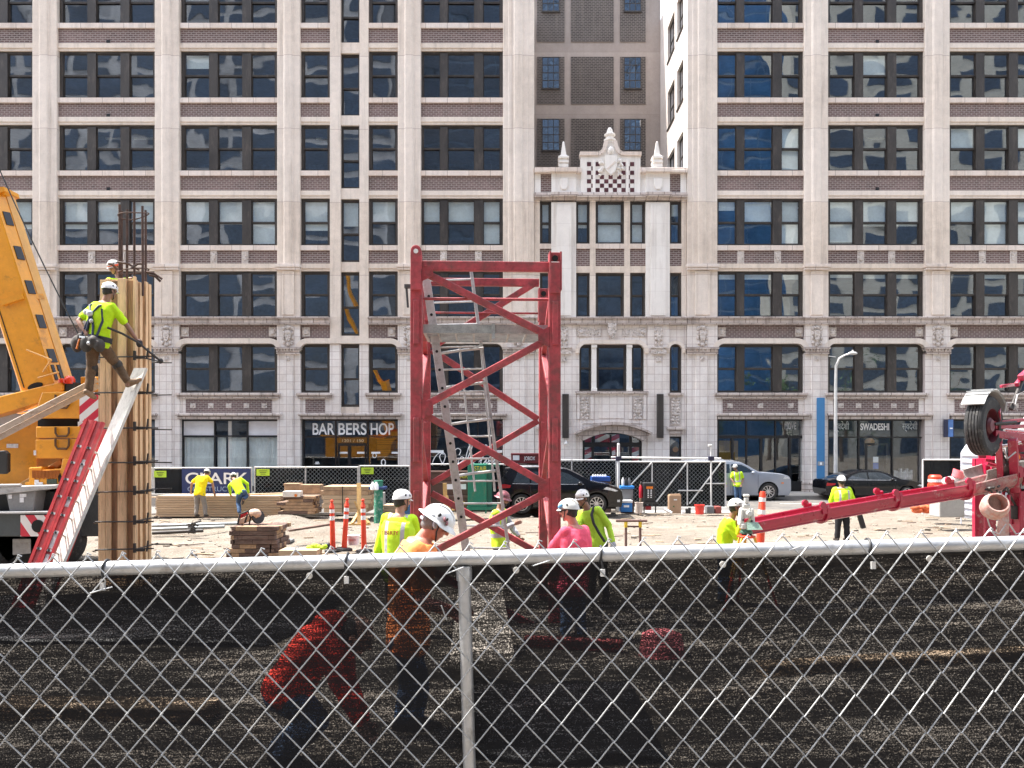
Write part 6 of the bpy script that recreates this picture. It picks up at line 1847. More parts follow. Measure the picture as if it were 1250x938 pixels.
mb = MB(); pbox(mb, 622,672,566.6,640,29.25,.6); tag(mb.build('pallet_stack', m_old, loc=P(647,630,29.25)), 'dark timber block under the maroon tool chest', 'block')
mb = MB(); mb.bar(P(544,624,25.6)+Vector((0,0,-.1)), P(543,590,25.6), .13, .07); mb.bar(P(549,626,25.4), P(545,605,25.5), .1, .06); mb.bar(P(555,622,25.4), P(540,624,25.6), .1, .06); tag(mb.build('timber_post', M('yellow_timber', (.50,.32,.12), .7), loc=P(546,627,25.5)), 'short upright yellow timber with a brace among the tool boxes', 'post')
# A-frame timber stand behind the orange posts
mb = MB(); Y = 20.2
mb.bar(P(439,640,Y)+Vector((0,0,-.0)), P(438,590,Y+.3), .11, .05); mb.bar(P(430,639,Y),P(438,626,Y+.2),.09,.05); mb.bar(P(450,639,Y),P(440,626,Y+.2),.09,.05); mb.bar(P(426,640.5,Y),P(452,640.5,Y),.10,.04); mb.bar(P(441,630,Y),P(433,612,Y),.08,.04)
tag(mb.build('timber_stand', M('yellow_timber', (.50,.32,.12), .7), loc=P(439,640,Y)), 'small braced timber stand between the orange posts', 'stand')
# orange delineator posts
m_or = M('orange_plastic', (.72,.055,.02), .45, var=.1, dirt=(.5,.08,.05), dirt_amt=.3)
m_rw = M('white_reflective', (.75,.75,.76), .35, var=.08)
dels = ((405,610,673,-2.5,'leftmost of the three orange delineator posts, leaning left'),(424,608,671,3.5,'middle orange delineator post, leaning right'),(443,609,673,-.6,'rightmost of the three orange delineator posts, nearly upright'))
for px, yt, yb, lean, lab in dels:
    Y = 17.6; base = P(px+(1.5 if lean < 0 else -4), yb, Y); top = P(px, yt, Y); h = (top-base).length
    t = thing('delineator_post', lab, 'delineator', base, 0, 'orange delineator posts'); t.rotation_euler = (0, math.atan2(top.x-base.x, top.z-base.z), 0)
    mb = MB(); mb.lathe([(.062,0),(.055,h*.55),(.050,h*.84),(.062,h*.85),(.052,h*.87),(.03,h*.93),(.025,h*.95),(.036,h*.96),(.036,h*.985),(.0,h)], (0,0,0), (0,0,1), 20); mb.build('tube', m_or, t, world=False, smooth=40)
    for a, b_ in ((.60,.68),(.74,.81)):
        mb = MB(); mb.lathe([(.0575,h*a),(.0555,h*b_)], (0,0,0), (0,0,1), 20, cap=False); mb.build('reflective_band', m_rw, t, world=False, smooth=40)
    mb = MB(); mb.lathe([(.20,-.02),(.19,.03),(.08,.05)], (0,0,0), (0,0,1), 8); mb.build('base', m_trim, t, world=False)
# the one at the chute and the barrels
def barrel(label, px, yt, yb, Y, r=.27, tilt=0, cat='traffic barrel'):
    b_ = P(px, yb, Y); h = P(px,yt,Y).z-b_.z
    t = thing('traffic_barrel', label, cat, b_); t.rotation_euler = (0, R(tilt), 0)
    mb = MB(); mb.lathe([(r,0),(r,h*.24),(r*.92,h*.25),(r*.92,h*.5),(r*.85,h*.51),(r*.85,h*.74),(r*.78,h*.75),(r*.78,h*.95),(r*.6,h),(0,h)], (0,0,0),(0,0,1),20); mb.build('body', m_or, t, world=False, smooth=30)
    for a, c_, k in ((.28,.36,.925),(.55,.64,.855),(.80,.88,.785)):
        mb = MB(); mb.lathe([(r*k+.004,h*a),(r*k+.004,h*c_)], (0,0,0),(0,0,1),20,cap=False); mb.build('reflective_band', m_rw, t, world=False, smooth=30)
    return t
barrel('orange and white traffic barrel behind the chute near the dark screen panel', 1141.5, 580, 623, 25.5, .27)
barrel('slim orange channeliser cone standing between the surveyor and the silver car', 928, 600, 662, 19.0, .10, 3, 'traffic cone')
mb = MB()
for k in range(9): mb.ell(P(1117+k*2.2+prn.uniform(-1,1), 622+prn.uniform(-3,2), 24.6+.1*(k%2)), (.16,.14,.09), 10, 6)
tag(mb.build('safety_netting', M('orange_netting', (.75,.16,.06), .8, var=.3), loc=P(1126,626,24.6), smooth=60), 'crumpled orange safety netting on the ground behind the chute', 'netting')
# right: dark panel, toilet, block, bags
mb = MB(); pbox(mb, 1127,1180,562,626,27.0,.02); o = mb.build('site_screen', m_cloth, loc=P(1150,626,27.0)); tag(o, 'black screen panel with white pipe frame beside the portable toilet', 'screen')
mb = MB()
for a, b_ in (((1126.5,561.5),(1181,561.5)),((1126.5,561.5),(1126.5,628))): mb.cyl(P(*a,26.97),P(*b_,26.97),.03,n=8)
mb.build('pipe_frame', m_wpipe, o, smooth=40)
TYt = 24.0
to = thing('portable_toilet', 'pale grey ribbed portable toilet partly hidden behind the raised wheel', 'toilet', P(1188,634,TYt))
m_toi = M('pale_grey_plastic', (.44,.46,.51), .45, var=.07, dirt=(.42,.42,.42), dirt_amt=.2)
mb = MB(); pp(mb, [(1198,636),(1198,552),(1204,543),(1218,541),(1236,545),(1236,636)], TYt, 1.1); mb.build('cabin', m_toi, to, bevel=.02)
mb = MB()
xl = P(1198,0,TYt).x
for k in range(10):
    z1 = P(0,553+k*8.2,TYt).z; mb.box(xl-.05, xl-.002, TYt+.10, TYt+1.0, z1-.12, z1)
    pbox(mb, 1200, 1234, 553+k*8.2, 557+k*8.2, TYt-.05, .048)
mb.box(xl-.03, xl-.002, TYt+1.02, TYt+1.08, .05, P(0,553,TYt).z)
mb.build('rib', m_toi, to, bevel=.015)
mb = MB(); pbox(mb, 1147,1178,606,632,23.4,.6); tag(mb.build('concrete_block', m_peb, loc=P(1162,632,23.4), bevel=.03), 'pale concrete block at the foot of the portable toilet', 'block')
mb = MB()
for k in range(8): mb.ell(P(1158+k*2+prn.uniform(-3,3), 589+prn.uniform(-3,4), 24.3), (.22,.2,.16), 10, 8)
tag(mb.build('white_sack', M('white_sack_cloth', (.68,.66,.64), .85, var=.15), loc=P(1163,606,24.3), smooth=60), 'crumpled white sack lying behind the chute beside the toilet', 'sack')
mb = MB(); c = P(1170,580,24.2); mb.lathe([(0,-.1),(.17,-.09),(.21,.14),(.19,.14),(.16,-.06),(0,-.06)], c, (.3,-.2,.9), 16); tag(mb.build('pink_bucket', M('pink_plastic', (.72,.18,.20), .5), loc=c, smooth=40), 'pink bucket tipped on top of the white sack', 'bucket')
# things along the gate
def simple(name, label, cat, mat, loc, fn, smooth=None, bevel=0):
    mb = MB(); fn(mb); return tag(mb.build(name, mat, loc=loc, smooth=smooth, bevel=bevel), label, cat)
GP = 28.9
m_blu = M('blue_cooler_plastic', (.025,.20,.56), .4, var=.08); m_gry = M('grey_bin_plastic', (.15,.16,.17), .5, var=.12)
co_ = thing('cooler', 'bright blue cooler box on the ground before the sliding gate', 'cooler', P(764,626,GP))
mb = MB(); pbox(mb, 757.5,772,614.5,625.5,GP,.35); mb.build('body', m_blu, co_, bevel=.02); mb = MB(); pbox(mb, 757,772.5,611,614.2,GP-.01,.37); mb.build('lid', m_rw, co_, bevel=.02)
mb = MB(); pbox(mb, 761.5,768,617,619.5,GP-.008,.006); mb.build('white_mark', m_ltr, co_)
bi = thing('storage_bin', 'grey storage bin with a blue lid behind the cooler', 'bin', P(764,612,GP+.45))
mb = MB(); pbox(mb, 759,773,597,611,GP+.42,.4); mb.build('body', m_gry, bi, bevel=.03); mb = MB(); pbox(mb, 758,774.5,593.5,597,GP+.4,.44); mb.build('lid', m_blu, bi, bevel=.02)
mb = MB(); pbox(mb, 758,774,611.2,627,GP+.41,.42); tag(mb.build('timber_block', m_old, loc=P(766,627,GP+.4)), 'dark block holding up the grey storage bin', 'block')
for px, c_ in ((760.5, m_rw), (764.5, m_trim), (768, m_gry)):
    simple('drinks_flask', {760.5:'white flask standing on the grey storage bin',764.5:'black flask standing on the grey storage bin',768:'grey flask standing on the grey storage bin'}[px], 'flask', c_, P(px,593,GP+.5), lambda mb: mb.lathe([(.05,0),(.055,.02),(.055,.22),(.03,.28),(.03,.32),(0,.32)], P(px,593.3,GP+.55), (0,0,1), 12), 40)
simple('work_bucket', 'dirty white bucket between the cooler and the black heater', 'bucket', M('dirty_white_bucket', (.55,.47,.42), .6, var=.25, scale=6), P(780,626,GP-.1), lambda mb: mb.lathe([(0,0),(.13,0),(.155,.38),(.165,.38),(.165,.40),(.14,.40),(.115,.04),(0,.04)], P(780,626.5,GP-.1), (0,0,1), 18), 40)
fe = thing('fire_extinguisher', 'red fire extinguisher hanging beside the black heater', 'extinguisher', P(782.5,607,GP+.1))
mb = MB(); c = P(782.5,608,GP+.1); mb.lathe([(0,0),(.07,0),(.075,.03),(.075,.40),(.03,.47),(.03,.5),(0,.5)], c, (0,0,1), 14); mb.build('cylinder', M('extinguisher_red', (.40,.015,.03), .35), fe, smooth=40)
mb = MB(); mb.lathe([(0,.5),(.03,.5),(.05,.56),(.02,.62),(0,.62)], c, (0,0,1), 10); mb.tube([c+Vector((.03,-.02,.55)),c+Vector((.10,-.05,.45)),c+Vector((.09,-.05,.1))], .015, 6); mb.build('valve', m_iron, fe, smooth=50)
mb = MB(); c = P(782.5,609,GP+.1); mb.box(c.x-.03,c.x+.03,c.y+.05,c.y+.11,0,c.z+.55); tag(mb.build('timber_stake', m_lum, loc=(c.x,c.y,0)), 'stake carrying the red fire extinguisher', 'stake')
ht = thing('site_heater', 'black upright site heater on legs with an orange label', 'heater', P(794,626,GP-.1))
mb = MB(); pbox(mb, 786,800,589.5,612.5,GP-.1,.4); mb.build('cabinet', m_trim, ht, bevel=.03)
mb = MB(); pbox(mb, 785,801.5,612.6,615.5,GP-.12,.44); 
for px in (785.6, 799.6): pbox(mb, px, px+1.4, 615.6, 626, GP-.1, .05)
for px in (785.6, 799.6): pbox(mb, px, px+1.4, 615.6, 625, GP+.25, .05)
mb.build('stand', m_trim, ht)
mb = MB(); pbox(mb, 789,797,594,597,GP-.11,.008); mb.build('orange_label', m_amber, ht)
mb = MB()
for k in range(5): pbox(mb, 790.5,792.3,598+k*2.2,599.2+k*2.2,GP-.11,.008); pbox(mb, 794,795.8,598+k*2.2,599.2+k*2.2,GP-.11,.008)
mb.build('label_text', m_rw, ht)
mb = MB(); pbox(mb, 788,795,618,623,GP,.2); tag(mb.build('red_case', M('extinguisher_red', (.40,.015,.03), .35), loc=P(791,623,GP), bevel=.02), 'small red case under the black heater', 'case')
cb_ = thing('cardboard_box', 'tall brown cardboard box standing before the sliding gate', 'box', P(824,627,GP-.1))
mb = MB(); pbox(mb, 817,831.5,605,627,GP-.1,.3); mb.build('carton', M('brown_cardboard', (.36,.235,.15), .8, var=.1), cb_, bevel=.006)
mb = MB(); pp(mb, [(817,605),(831.5,605),(830.5,603.4),(818,603.8)], GP-.05, .2); mb.build('flap', M('brown_cardboard', (.36,.235,.15), .8), cb_)
mb = MB(); pbox(mb, 822.5,826.5,609.5,611,GP-.106,.004); mb.build('grip_mark', m_rw, cb_); mb = MB(); mb.lathe([(0,0),(.045,0),(.045,.004),(0,.004)], P(822.5,618.5,GP-.104), (0,-1,0), 3); mb.build('arrow_mark', M('green_ink', (.03,.12,.03), .7), cb_)
simple('red_bucket', 'red bucket at the foot of the sliding gate', 'bucket', M('red_bucket_plastic', (.70,.05,.035), .45), P(854,628,GP-.1), lambda mb: mb.lathe([(0,0),(.15,0),(.175,.32),(.19,.32),(.19,.36),(.165,.36),(.135,.04),(0,.04)], P(854,628,GP-.1), (0,0,1), 18), 40)
simple('pvc_pipe', 'short white pipe lying by the cardboard box', 'pipe', m_rw, P(815,625,GP-.2), lambda mb: mb.cyl(P(810.5,621.5,GP-.2),P(820,626.5,GP-.3),.055,n=12), 40)
simple('white_cup', 'small white tub beside the cardboard box', 'tub', m_rw, P(833.5,626.5,GP-.2), lambda mb: mb.lathe([(0,0),(.06,0),(.065,.08),(0,.08)], P(833.5,627.5,GP-.2), (0,0,1), 12), 40)
simple('tool_case', 'shorter small black case by the red bucket', 'tool case', m_trim, P(838,627,GP-.2), lambda mb: pbox(mb,837.5,840,621.5,627.5,GP-.2,.15), None, .02)
simple('tool_case', 'taller small black case nearest the red bucket', 'tool case', m_trim, P(842,627,GP-.2), lambda mb: pbox(mb,840.8,843.5,620,627.5,GP-.2,.15), None, .02)
simple('grey_tub', 'grey tub behind the gate frame near the red bucket', 'tub', m_gry, P(866,627,GP), lambda mb: pbox(mb,863,872,618,627.5,GP,.35), None, .03)
simple('brown_tub', 'reddish brown tub next to the grey tub', 'tub', M('red_brown_tub', (.25,.06,.05), .6), P(877,627,GP), lambda mb: pbox(mb,873.5,881,618.5,627.5,GP,.35), None, .03)
bxs = MB(); pbox(bxs, 722,745,582,588,30.2,.4); tag(bxs.build('blue_crate', M('deep_blue_crate', (.02,.08,.32), .5), loc=P(733,588,30.2), bevel=.02), 'blue crate seen over the bonnet of the black compact car', 'crate')
for k in range(6):
    wt_ = MB(); q = P(724+k*3,582,30.3); wt_.lathe([(.045,0),(.045,.05),(.03,.07),(.03,.09),(0,.09)], q, (0,0,1), 10); tag(wt_.build('white_bottle', m_rw, loc=q, smooth=40), 'white capped bottle standing in the row on the blue crate', 'bottle', 'white bottles on the blue crate')
mb = MB(); pbox(mb, 721,746,588.2,640,30.25,.3); tag(mb.build('timber_block', m_old, loc=P(733,625,30.3)), 'dark timber block holding up the blue crate', 'block')
# saw-horse frame
Y = 17.8; sh_ = thing('pipe_trestle', 'brown pipe trestle with yellow clamps standing on the sand', 'trestle', P(774,668,Y))
mb = MB()
for px in (764, 781.5): mb.cyl(P(px,680,Y),P(px,637,Y),.03,n=10)
mb.cyl(P(764,643,Y),P(781.5,643,Y),.022,n=8); mb.cyl(P(752,636,Y-.02),P(790,636,Y-.02),.03,n=10); mb.build('pipe_frame', M('rusty_pipe', (.13,.07,.06), .7, var=.3), sh_, smooth=40)
for px in (764, 781.5):
    mb = MB(); mb.cyl(P(px,644,Y-.0),P(px,635,Y-.0),.04,n=10); mb.build('yellow_clamp', M('yellow_clamp_paint', (.70,.48,.03), .5), sh_, smooth=40)
# saw, hoses and pipes on the ground on the left
m_pip = M('grey_blue_pipe', (.30,.33,.34), .5, .2, var=.2, scale=3)
for k, (ya, yb, lab) in enumerate(((642,639,'upper of the grey steel pipes on the ground before the board stack'),(646.5,643,'middle grey steel pipe lying before the board stack'),(651,648,'lowest dark pipe lying before the board stack'))):
    mb = MB(); Y = 22.5-k*.35; mb.cyl(P(186,ya,Y),P(300-k*26,yb,Y+.2),.05,n=10); tag(mb.build('steel_pipe', m_pip if k < 2 else m_iron, loc=P(186,ya,Y), smooth=40), lab, 'pipe')
mb = MB()
for k in range(16): 
    q = P(234+prn.uniform(-4,4), 644+prn.uniform(-6,6), 21.6); mb.tube([q, q+Vector((prn.uniform(-.2,.2),.05,prn.uniform(-.15,.1)))], .03, 6)
tag(mb.build('clamp_heap', m_iron, loc=P(234,650,21.6)), 'small heap of dark iron clamps on the steel pipes', 'clamps')
cs = thing('cut_off_saw', 'orange and cream cut-off saw with black disc on the old timber blocks', 'saw', P(305,640,18.3))
mb = MB(); c = P(304,633,18.0)
mb.bar(P(292,638,18.0),P(314,629,18.0),.20,.13); mb.ell(P(311,627,17.95),(.16,.10,.11),12,8); mb.bar(P(312,624,18.0),P(317,630,18.0),.1,.1)
mb.build('body', M('cream_saw_casing', (.62,.44,.33), .5, var=.2, scale=6), cs, bevel=.02)
mb = MB(); mb.tube([P(290,640,17.9),P(293,628,17.9),P(303,624,17.9),P(306,632,17.9),P(304,641,17.9),P(294,642,17.9)], .022, 8, closed=True); mb.tube([P(299,638,17.88),P(302,628,17.88)], .02, 6); mb.build('handle_frame', m_trim, cs, smooth=60)
mb = MB(); mb.lathe([(0,-.03),(.16,-.03),(.17,0),(.16,.03),(0,.03)], P(315,631,18.0), (.75,-.5,.1), 20); mb.build('disc_guard', m_trim, cs, smooth=40)
mb = MB(); mb.bar(P(292,632,17.97),P(302,626,17.97),.06,.08); mb.build('red_cover', M('extinguisher_red', (.40,.015,.03), .35), cs, bevel=.02)
mb = MB(); Y = 20.5; z = gz(P(346,0,Y).x, Y)
mb.box(P(333,0,Y).x,P(353,0,Y).x,Y,Y+.5,z+.04,z+.10)
for k in range(3): mb.box(P(335+k*6,0,Y).x,P(339+k*6,0,Y).x,Y-.004,Y-.001,z+.05,z+.09)
o = mb.build('formwork_grid', m_gry, loc=(P(343,0,Y).x,Y,z)); tag(o, 'flat grey formwork frame lying on the sand right of the saw', 'frame')
mb = MB(); Y = 20.2; mb.bar(P(352,648,Y),P(405,640,Y+.6), .16, .05); tag(mb.build('long_plank', m_old, loc=P(352,648,Y)), 'long dark plank lying on the sand left of the orange posts', 'plank')
mb = MB()
for k in range(14): mb.ell(P(377+k*1.4+prn.uniform(-1.5,1.5), 668+prn.uniform(-2,2), 17.3), (.07,.06,.05), 8, 6)
tag(mb.build('vest_heap', M('lime_hi_vis', (.45,.68,.03), .7, var=.2), loc=P(386,670,17.3), smooth=60), 'crumpled lime hi-vis gear lying on the ground left of the orange posts', 'clothing')
mb = MB()
for k in range(6): mb.ell(P(395+k*1.3, 667+prn.uniform(-2,2), 17.35), (.06,.06,.05), 8, 6)
tag(mb.build('black_glove', m_trim, loc=P(398,668,17.35), smooth=60), 'black gloves beside the lime hi-vis gear', 'gloves')
p = P(431,665,17.9); mb = MB(); mb.lathe([(0,0),(.13,0),(.15,.20),(.155,.22),(0,.22)], p, (0,0,1), 16); o = mb.build('white_pail', m_rw, loc=p, smooth=40); tag(o, 'white pail with a red warning word between the orange posts', 'pail')
text_obj('danger_lettering', 'DANGER', .07, (p.x, p.y-.150, p.z+.12), m_tail, o, width=.19, extrude=.002)
# things just behind the windscreen cloth
def onb(px, py):   # on the near ground: distance from the pixel row
    zg = .35; Y = (CAMZ-zg)*FPX/(py-HY); q = P(px, py, Y); q.z = gz(q.x, Y); return q
q = onb(590, 822); mb = MB()
A = P(547,822,8.0); B_ = P(632,822,8.0); C_ = P(612,712,9.2); D_ = P(560,712,9.2)
mb.add([A,B_,C_,D_]+[v+Vector((0,.05,.0)) for v in (A,B_,C_,D_)], [(0,1,2,3),(7,6,5,4),(0,4,5,1),(1,5,6,2),(2,6,7,3),(3,7,4,0)])
tag(mb.build('plywood_sheet', M('pale_plywood', (.72,.64,.54), .8, var=.1), loc=A), 'pale sheet of plywood propped up just behind the near fence post', 'plywood')
q = P(808,772,8.6); q.z = gz(q.x, 8.6); mb = MB(); mb.lathe([(.26,0),(.24,.15),(.22,.24),(.12,.28),(0,.29)], (q.x,q.y,q.z), (0,0,1), 20); tag(mb.build('pink_tub', M('pink_plastic', (.72,.18,.20), .5), loc=q, smooth=40), 'upturned pink tub on the ground behind the near windscreen', 'tub')
for (a, b_, Y0, Y1, w_, lab) in (((930,838),(1260,776),7.6,8.4,.22,'long pale timber kerb seen through the near windscreen on the right'),((640,795),(760,800),9.0,8.8,.15,'short timber lying behind the near windscreen right of the post'),((0,880),(260,905),6.4,6.3,.30,'broad pale plank on the ground behind the near windscreen at lower left')):
    p0, p1 = P(*a,Y0), P(*b_,Y1); p0.z = gz(p0.x,Y0)+.06; p1.z = gz(p1.x,Y1)+.07
    mb = MB(); mb.bar(p0, p1, w_, .12, up=(0,0,1)); tag(mb.build('ground_timber', m_lum if w_ > .2 else M('dull_red_timber', (.20,.03,.03), .8), loc=p0, bevel=.01), lab, 'timber')
# black sheets added to darken stretches of the near ground
def lay_dark_sheet(label, x0, x1, y0, y1, seed):
    vs = []; n = 14
    for j in range(n+1):
        for i in range(n+1):
            x = x0+(x1-x0)*i/n; y = y0+(y1-y0)*j/n
            x += .18*noise.noise(Vector((x,y,seed)))*(j in (0,n)) ; vs.append((x, y+.2*noise.noise(Vector((x*1.3,3,seed))), gz(x,y)+.05+.06*noise.noise(Vector((x*2,y*2,seed)))))
    fs = [(j*(n+1)+i, j*(n+1)+i+1, (j+1)*(n+1)+i+1, (j+1)*(n+1)+i) for j in range(n) for i in range(n)]
    me = bpy.data.meshes.new('dark_sheet'); me.from_pydata(vs, [], fs); me.materials.append(M('near_black_sheet', (.016,.016,.018), .55, var=.3, scale=2, bmp=.3, bscale=6)); me.polygons.foreach_set('use_smooth', [True]*len(fs))
    o = link_mesh('dark_sheet', me); so_ = o.modifiers.new('t','SOLIDIFY'); so_.thickness = .01
    tag(o, label, 'dark_sheet', 'black sheets darkening the near ground')
lay_dark_sheet('black sheet added to darken the ground behind the near windscreen, left part', -9.5, -2.9, 9.2, 13.3, 2.0)
lay_dark_sheet('black sheet added to darken the ground behind the near windscreen, right of the post', -.35, 1.1, 5.4, 7.3, 7.0)
# rubble: stones strewn over the sand
rs = MB()
for k in range(900):
    Y = prn.uniform(14, 30); x = prn.uniform(-12, 16)*Y/22; s = prn.uniform(.008,.03)*(1+prn.random()**6*3)
    z = gz(x, Y); vs_ = []
    rs.ell((x,Y,z+s*.3), (s*prn.uniform(.8,1.6),s,s*prn.uniform(.5,.9)), 5, 3)
tag(rs.build('rubble', M('pale_rubble', (.25,.22,.18), .9, var=.4, scale=2.0)), None, None, None, 'stuff')

# scraps of timber, tie wire and stones trodden into the sand
db = MB()
for k in range(170):
    Y = prn.uniform(15, 29); x = prn.uniform(-13, 15)*Y/24; z = gz(x, Y)
    if -2.2 < x < 1.8 and 24.5 < Y: continue
    a = prn.uniform(-.5,.5); ln = prn.uniform(.08,.5)*(1 if prn.random() < .85 else 2.2); w_ = prn.uniform(.02,.07)
    d = Vector((math.cos(a), math.sin(a), 0))*ln/2; c = Vector((x, Y, z+.02))
    db.mi = 0 if prn.random() < .55 else (1 if prn.random() < .6 else 2)
    db.bar(c-d, c+d+Vector((0,0,prn.uniform(0,.03))), w_, .02)
tag(db.build('debris', [m_lum, m_old, m_rebar]), None, None, None, 'stuff')
# ---------------------------------------------------------------- people
m_skin = M('skin', (.40,.215,.15), .5, var=.08, scale=5); m_skinb = M('tanned_skin', (.27,.14,.095), .5, var=.08, scale=5); m_skinp = M('sunburnt_skin', (.50,.20,.145), .5, var=.12, scale=5)
def cloth_mat(name, col, var=.10):
    return M(name, col, .85, var=var, scale=5, spec=.2, bmp=.35, bscale=35)
m_lime = cloth_mat('hi_vis_lime_cloth', (.50,.78,.02)); m_limeg = cloth_mat('hi_vis_green_cloth', (.42,.66,.06)); m_yelc = cloth_mat('yellow_cloth', (.82,.62,.01)); m_orc = cloth_mat('hi_vis_orange_cloth', (.95,.30,.09))
m_pink = cloth_mat('faded_pink_red_cloth', (.70,.09,.15)); m_redc = cloth_mat('red_hoodie_cloth', (.75,.05,.03), .2); m_khaki = cloth_mat('brown_work_trousers', (.135,.085,.05), .25)
m_greyt = cloth_mat('grey_trousers', (.23,.21,.19)); m_jean = cloth_mat('blue_jeans', (.06,.105,.19), .2); m_blackt = cloth_mat('black_trousers', (.022,.022,.025)); m_greys = cloth_mat('grey_shirt_cloth', (.36,.37,.40)); m_dgreys = cloth_mat('dark_grey_trousers', (.06,.055,.055))
m_boot = M('tan_boot_leather', (.26,.165,.09), .7, var=.2); m_bootd = M('dark_boot_leather', (.045,.035,.03), .7, var=.2); m_hairm = M('dark_hair', (.018,.014,.012), .7, var=.3, scale=30); m_hairg = M('grey_hair', (.16,.15,.145), .7, var=.3, scale=30)
m_hwhite = M('white_helmet_shell', (.74,.74,.72), .3, var=.06, dirt=(.5,.48,.45), dirt_amt=.2); m_hgrey = M('greyed_helmet_shell', (.58,.58,.55), .35, var=.08, dirt=(.4,.38,.35), dirt_amt=.3); m_hmar = M('maroon_helmet_shell', (.20,.06,.075), .35, var=.1, dirt=(.4,.3,.28), dirt_amt=.3)
m_strap = M('black_strap', (.015,.015,.018), .6); m_glasses = M('black_sunglasses', (.006,.006,.007), .1)
def vest_mat(name, base, tband=.30, orange=False):
    m, nt, out = newmat(name); b = N(nt, 'ShaderNodeBsdfPrincipled'); L(nt, b.outputs[0], out.inputs[0]); b.inputs['Roughness'].default_value = .75
    at = N(nt, 'ShaderNodeAttribute'); at.attribute_name = 'body_uv'; sp = N(nt, 'ShaderNodeSeparateXYZ'); L(nt, at.outputs['Vector'], sp.inputs[0])
    u = math_(nt, 'ABSOLUTE', sp.outputs[0]); t = sp.outputs[1]
    hb = math_(nt, 'LESS_THAN', math_(nt, 'ABSOLUTE', math_(nt, 'SUBTRACT', t, tband)), .055)
    vb = math_(nt, 'MULTIPLY', math_(nt, 'LESS_THAN', math_(nt, 'ABSOLUTE', math_(nt, 'SUBTRACT', u, .60)), .13), math_(nt, 'GREATER_THAN', t, tband))
    mk = math_(nt, 'MAXIMUM', hb, vb)
    n1 = nz(nt, objvec(nt), 6, 4)
    c = mixc(nt, n1, tuple(x*.85 for x in base), tuple(min(1, x*1.12) for x in base))
    L(nt, mixc(nt, mk, c, (.44,.42,.44)), b.inputs['Base Color'])
    L(nt, bump(nt, nz(nt, objvec(nt), 30, 3), .3), b.inputs['Normal'])
    return m
m_vest = vest_mat('hi_vis_vest_with_bands', (.52,.80,.02))

def caps(mb, p0, p1, r0, r1, n=14):
    p0 = Vector(p0); p1 = Vector(p1); d = (p1-p0); ln = d.length
    if ln < 1e-5: mb.ell(p0, r0, n, 8); return
    prof = [(max(1e-4, r0*math.sin(math.pi/2*k/4)), -r0*math.cos(math.pi/2*k/4)) for k in range(5)]+[(max(1e-4, r1*math.cos(math.pi/2*k/4)), ln+r1*math.sin(math.pi/2*k/4)) for k in range(5)]
    mb.lathe(prof, p0, d, n)
def fused(mb, name, mat, parent, vox, smooth=3, wrinkle=0.0, wseed=0, uvf=None, wscale=9):
    off = parent.location.copy()
    me = mb.mesh('tmp', mat)
    tmp = bpy.data.objects.new('tmp', me); COL.objects.link(tmp)
    rm = tmp.modifiers.new('r', 'REMESH'); rm.mode = 'VOXEL'; rm.voxel_size = vox
    dg = bpy.context.evaluated_depsgraph_get()
    m2 = bpy.data.meshes.new_from_object(tmp.evaluated_get(dg))
    bpy.data.objects.remove(tmp); bpy.data.meshes.remove(me)
    bm = bmesh.new(); bm.from_mesh(m2)
    for _ in range(smooth): bmesh.ops.smooth_vert(bm, verts=bm.verts, factor=.5, use_axis_x=True, use_axis_y=True, use_axis_z=True)
    if wrinkle:
        bm.normal_update()
        for v in bm.verts:
            c = v.co
            w = noise.noise(Vector((c.x*wscale, c.y*wscale, c.z*wscale*.55+wseed)))+.5*noise.noise(Vector((c.x*wscale*2.3, c.y*wscale*2.3, c.z*wscale*1.1+wseed)))
            w2 = 1-abs(noise.noise(Vector((c.x*wscale*.9+c.z*4, c.y*wscale, c.z*wscale*1.0+wseed*2))))*2
            v.co = c+v.normal*wrinkle*(w*.7+w2*.5)
    uv = [uvf(v.co) for v in bm.verts] if uvf else None
    for v in bm.verts: v.co -= off
    bm.to_mesh(m2); bm.free()
    if uv:
        a = m2.attributes.new('body_uv', 'FLOAT_VECTOR', 'POINT')
        a.data.foreach_set('vector', [x for q in uv for x in (q[0], q[1], 0.0)])
    m2.materials.clear(); m2.materials.append(mat); m2.name = name
    m2.polygons.foreach_set('use_smooth', [True]*len(m2.polygons))
    return link_mesh(name, m2, parent)

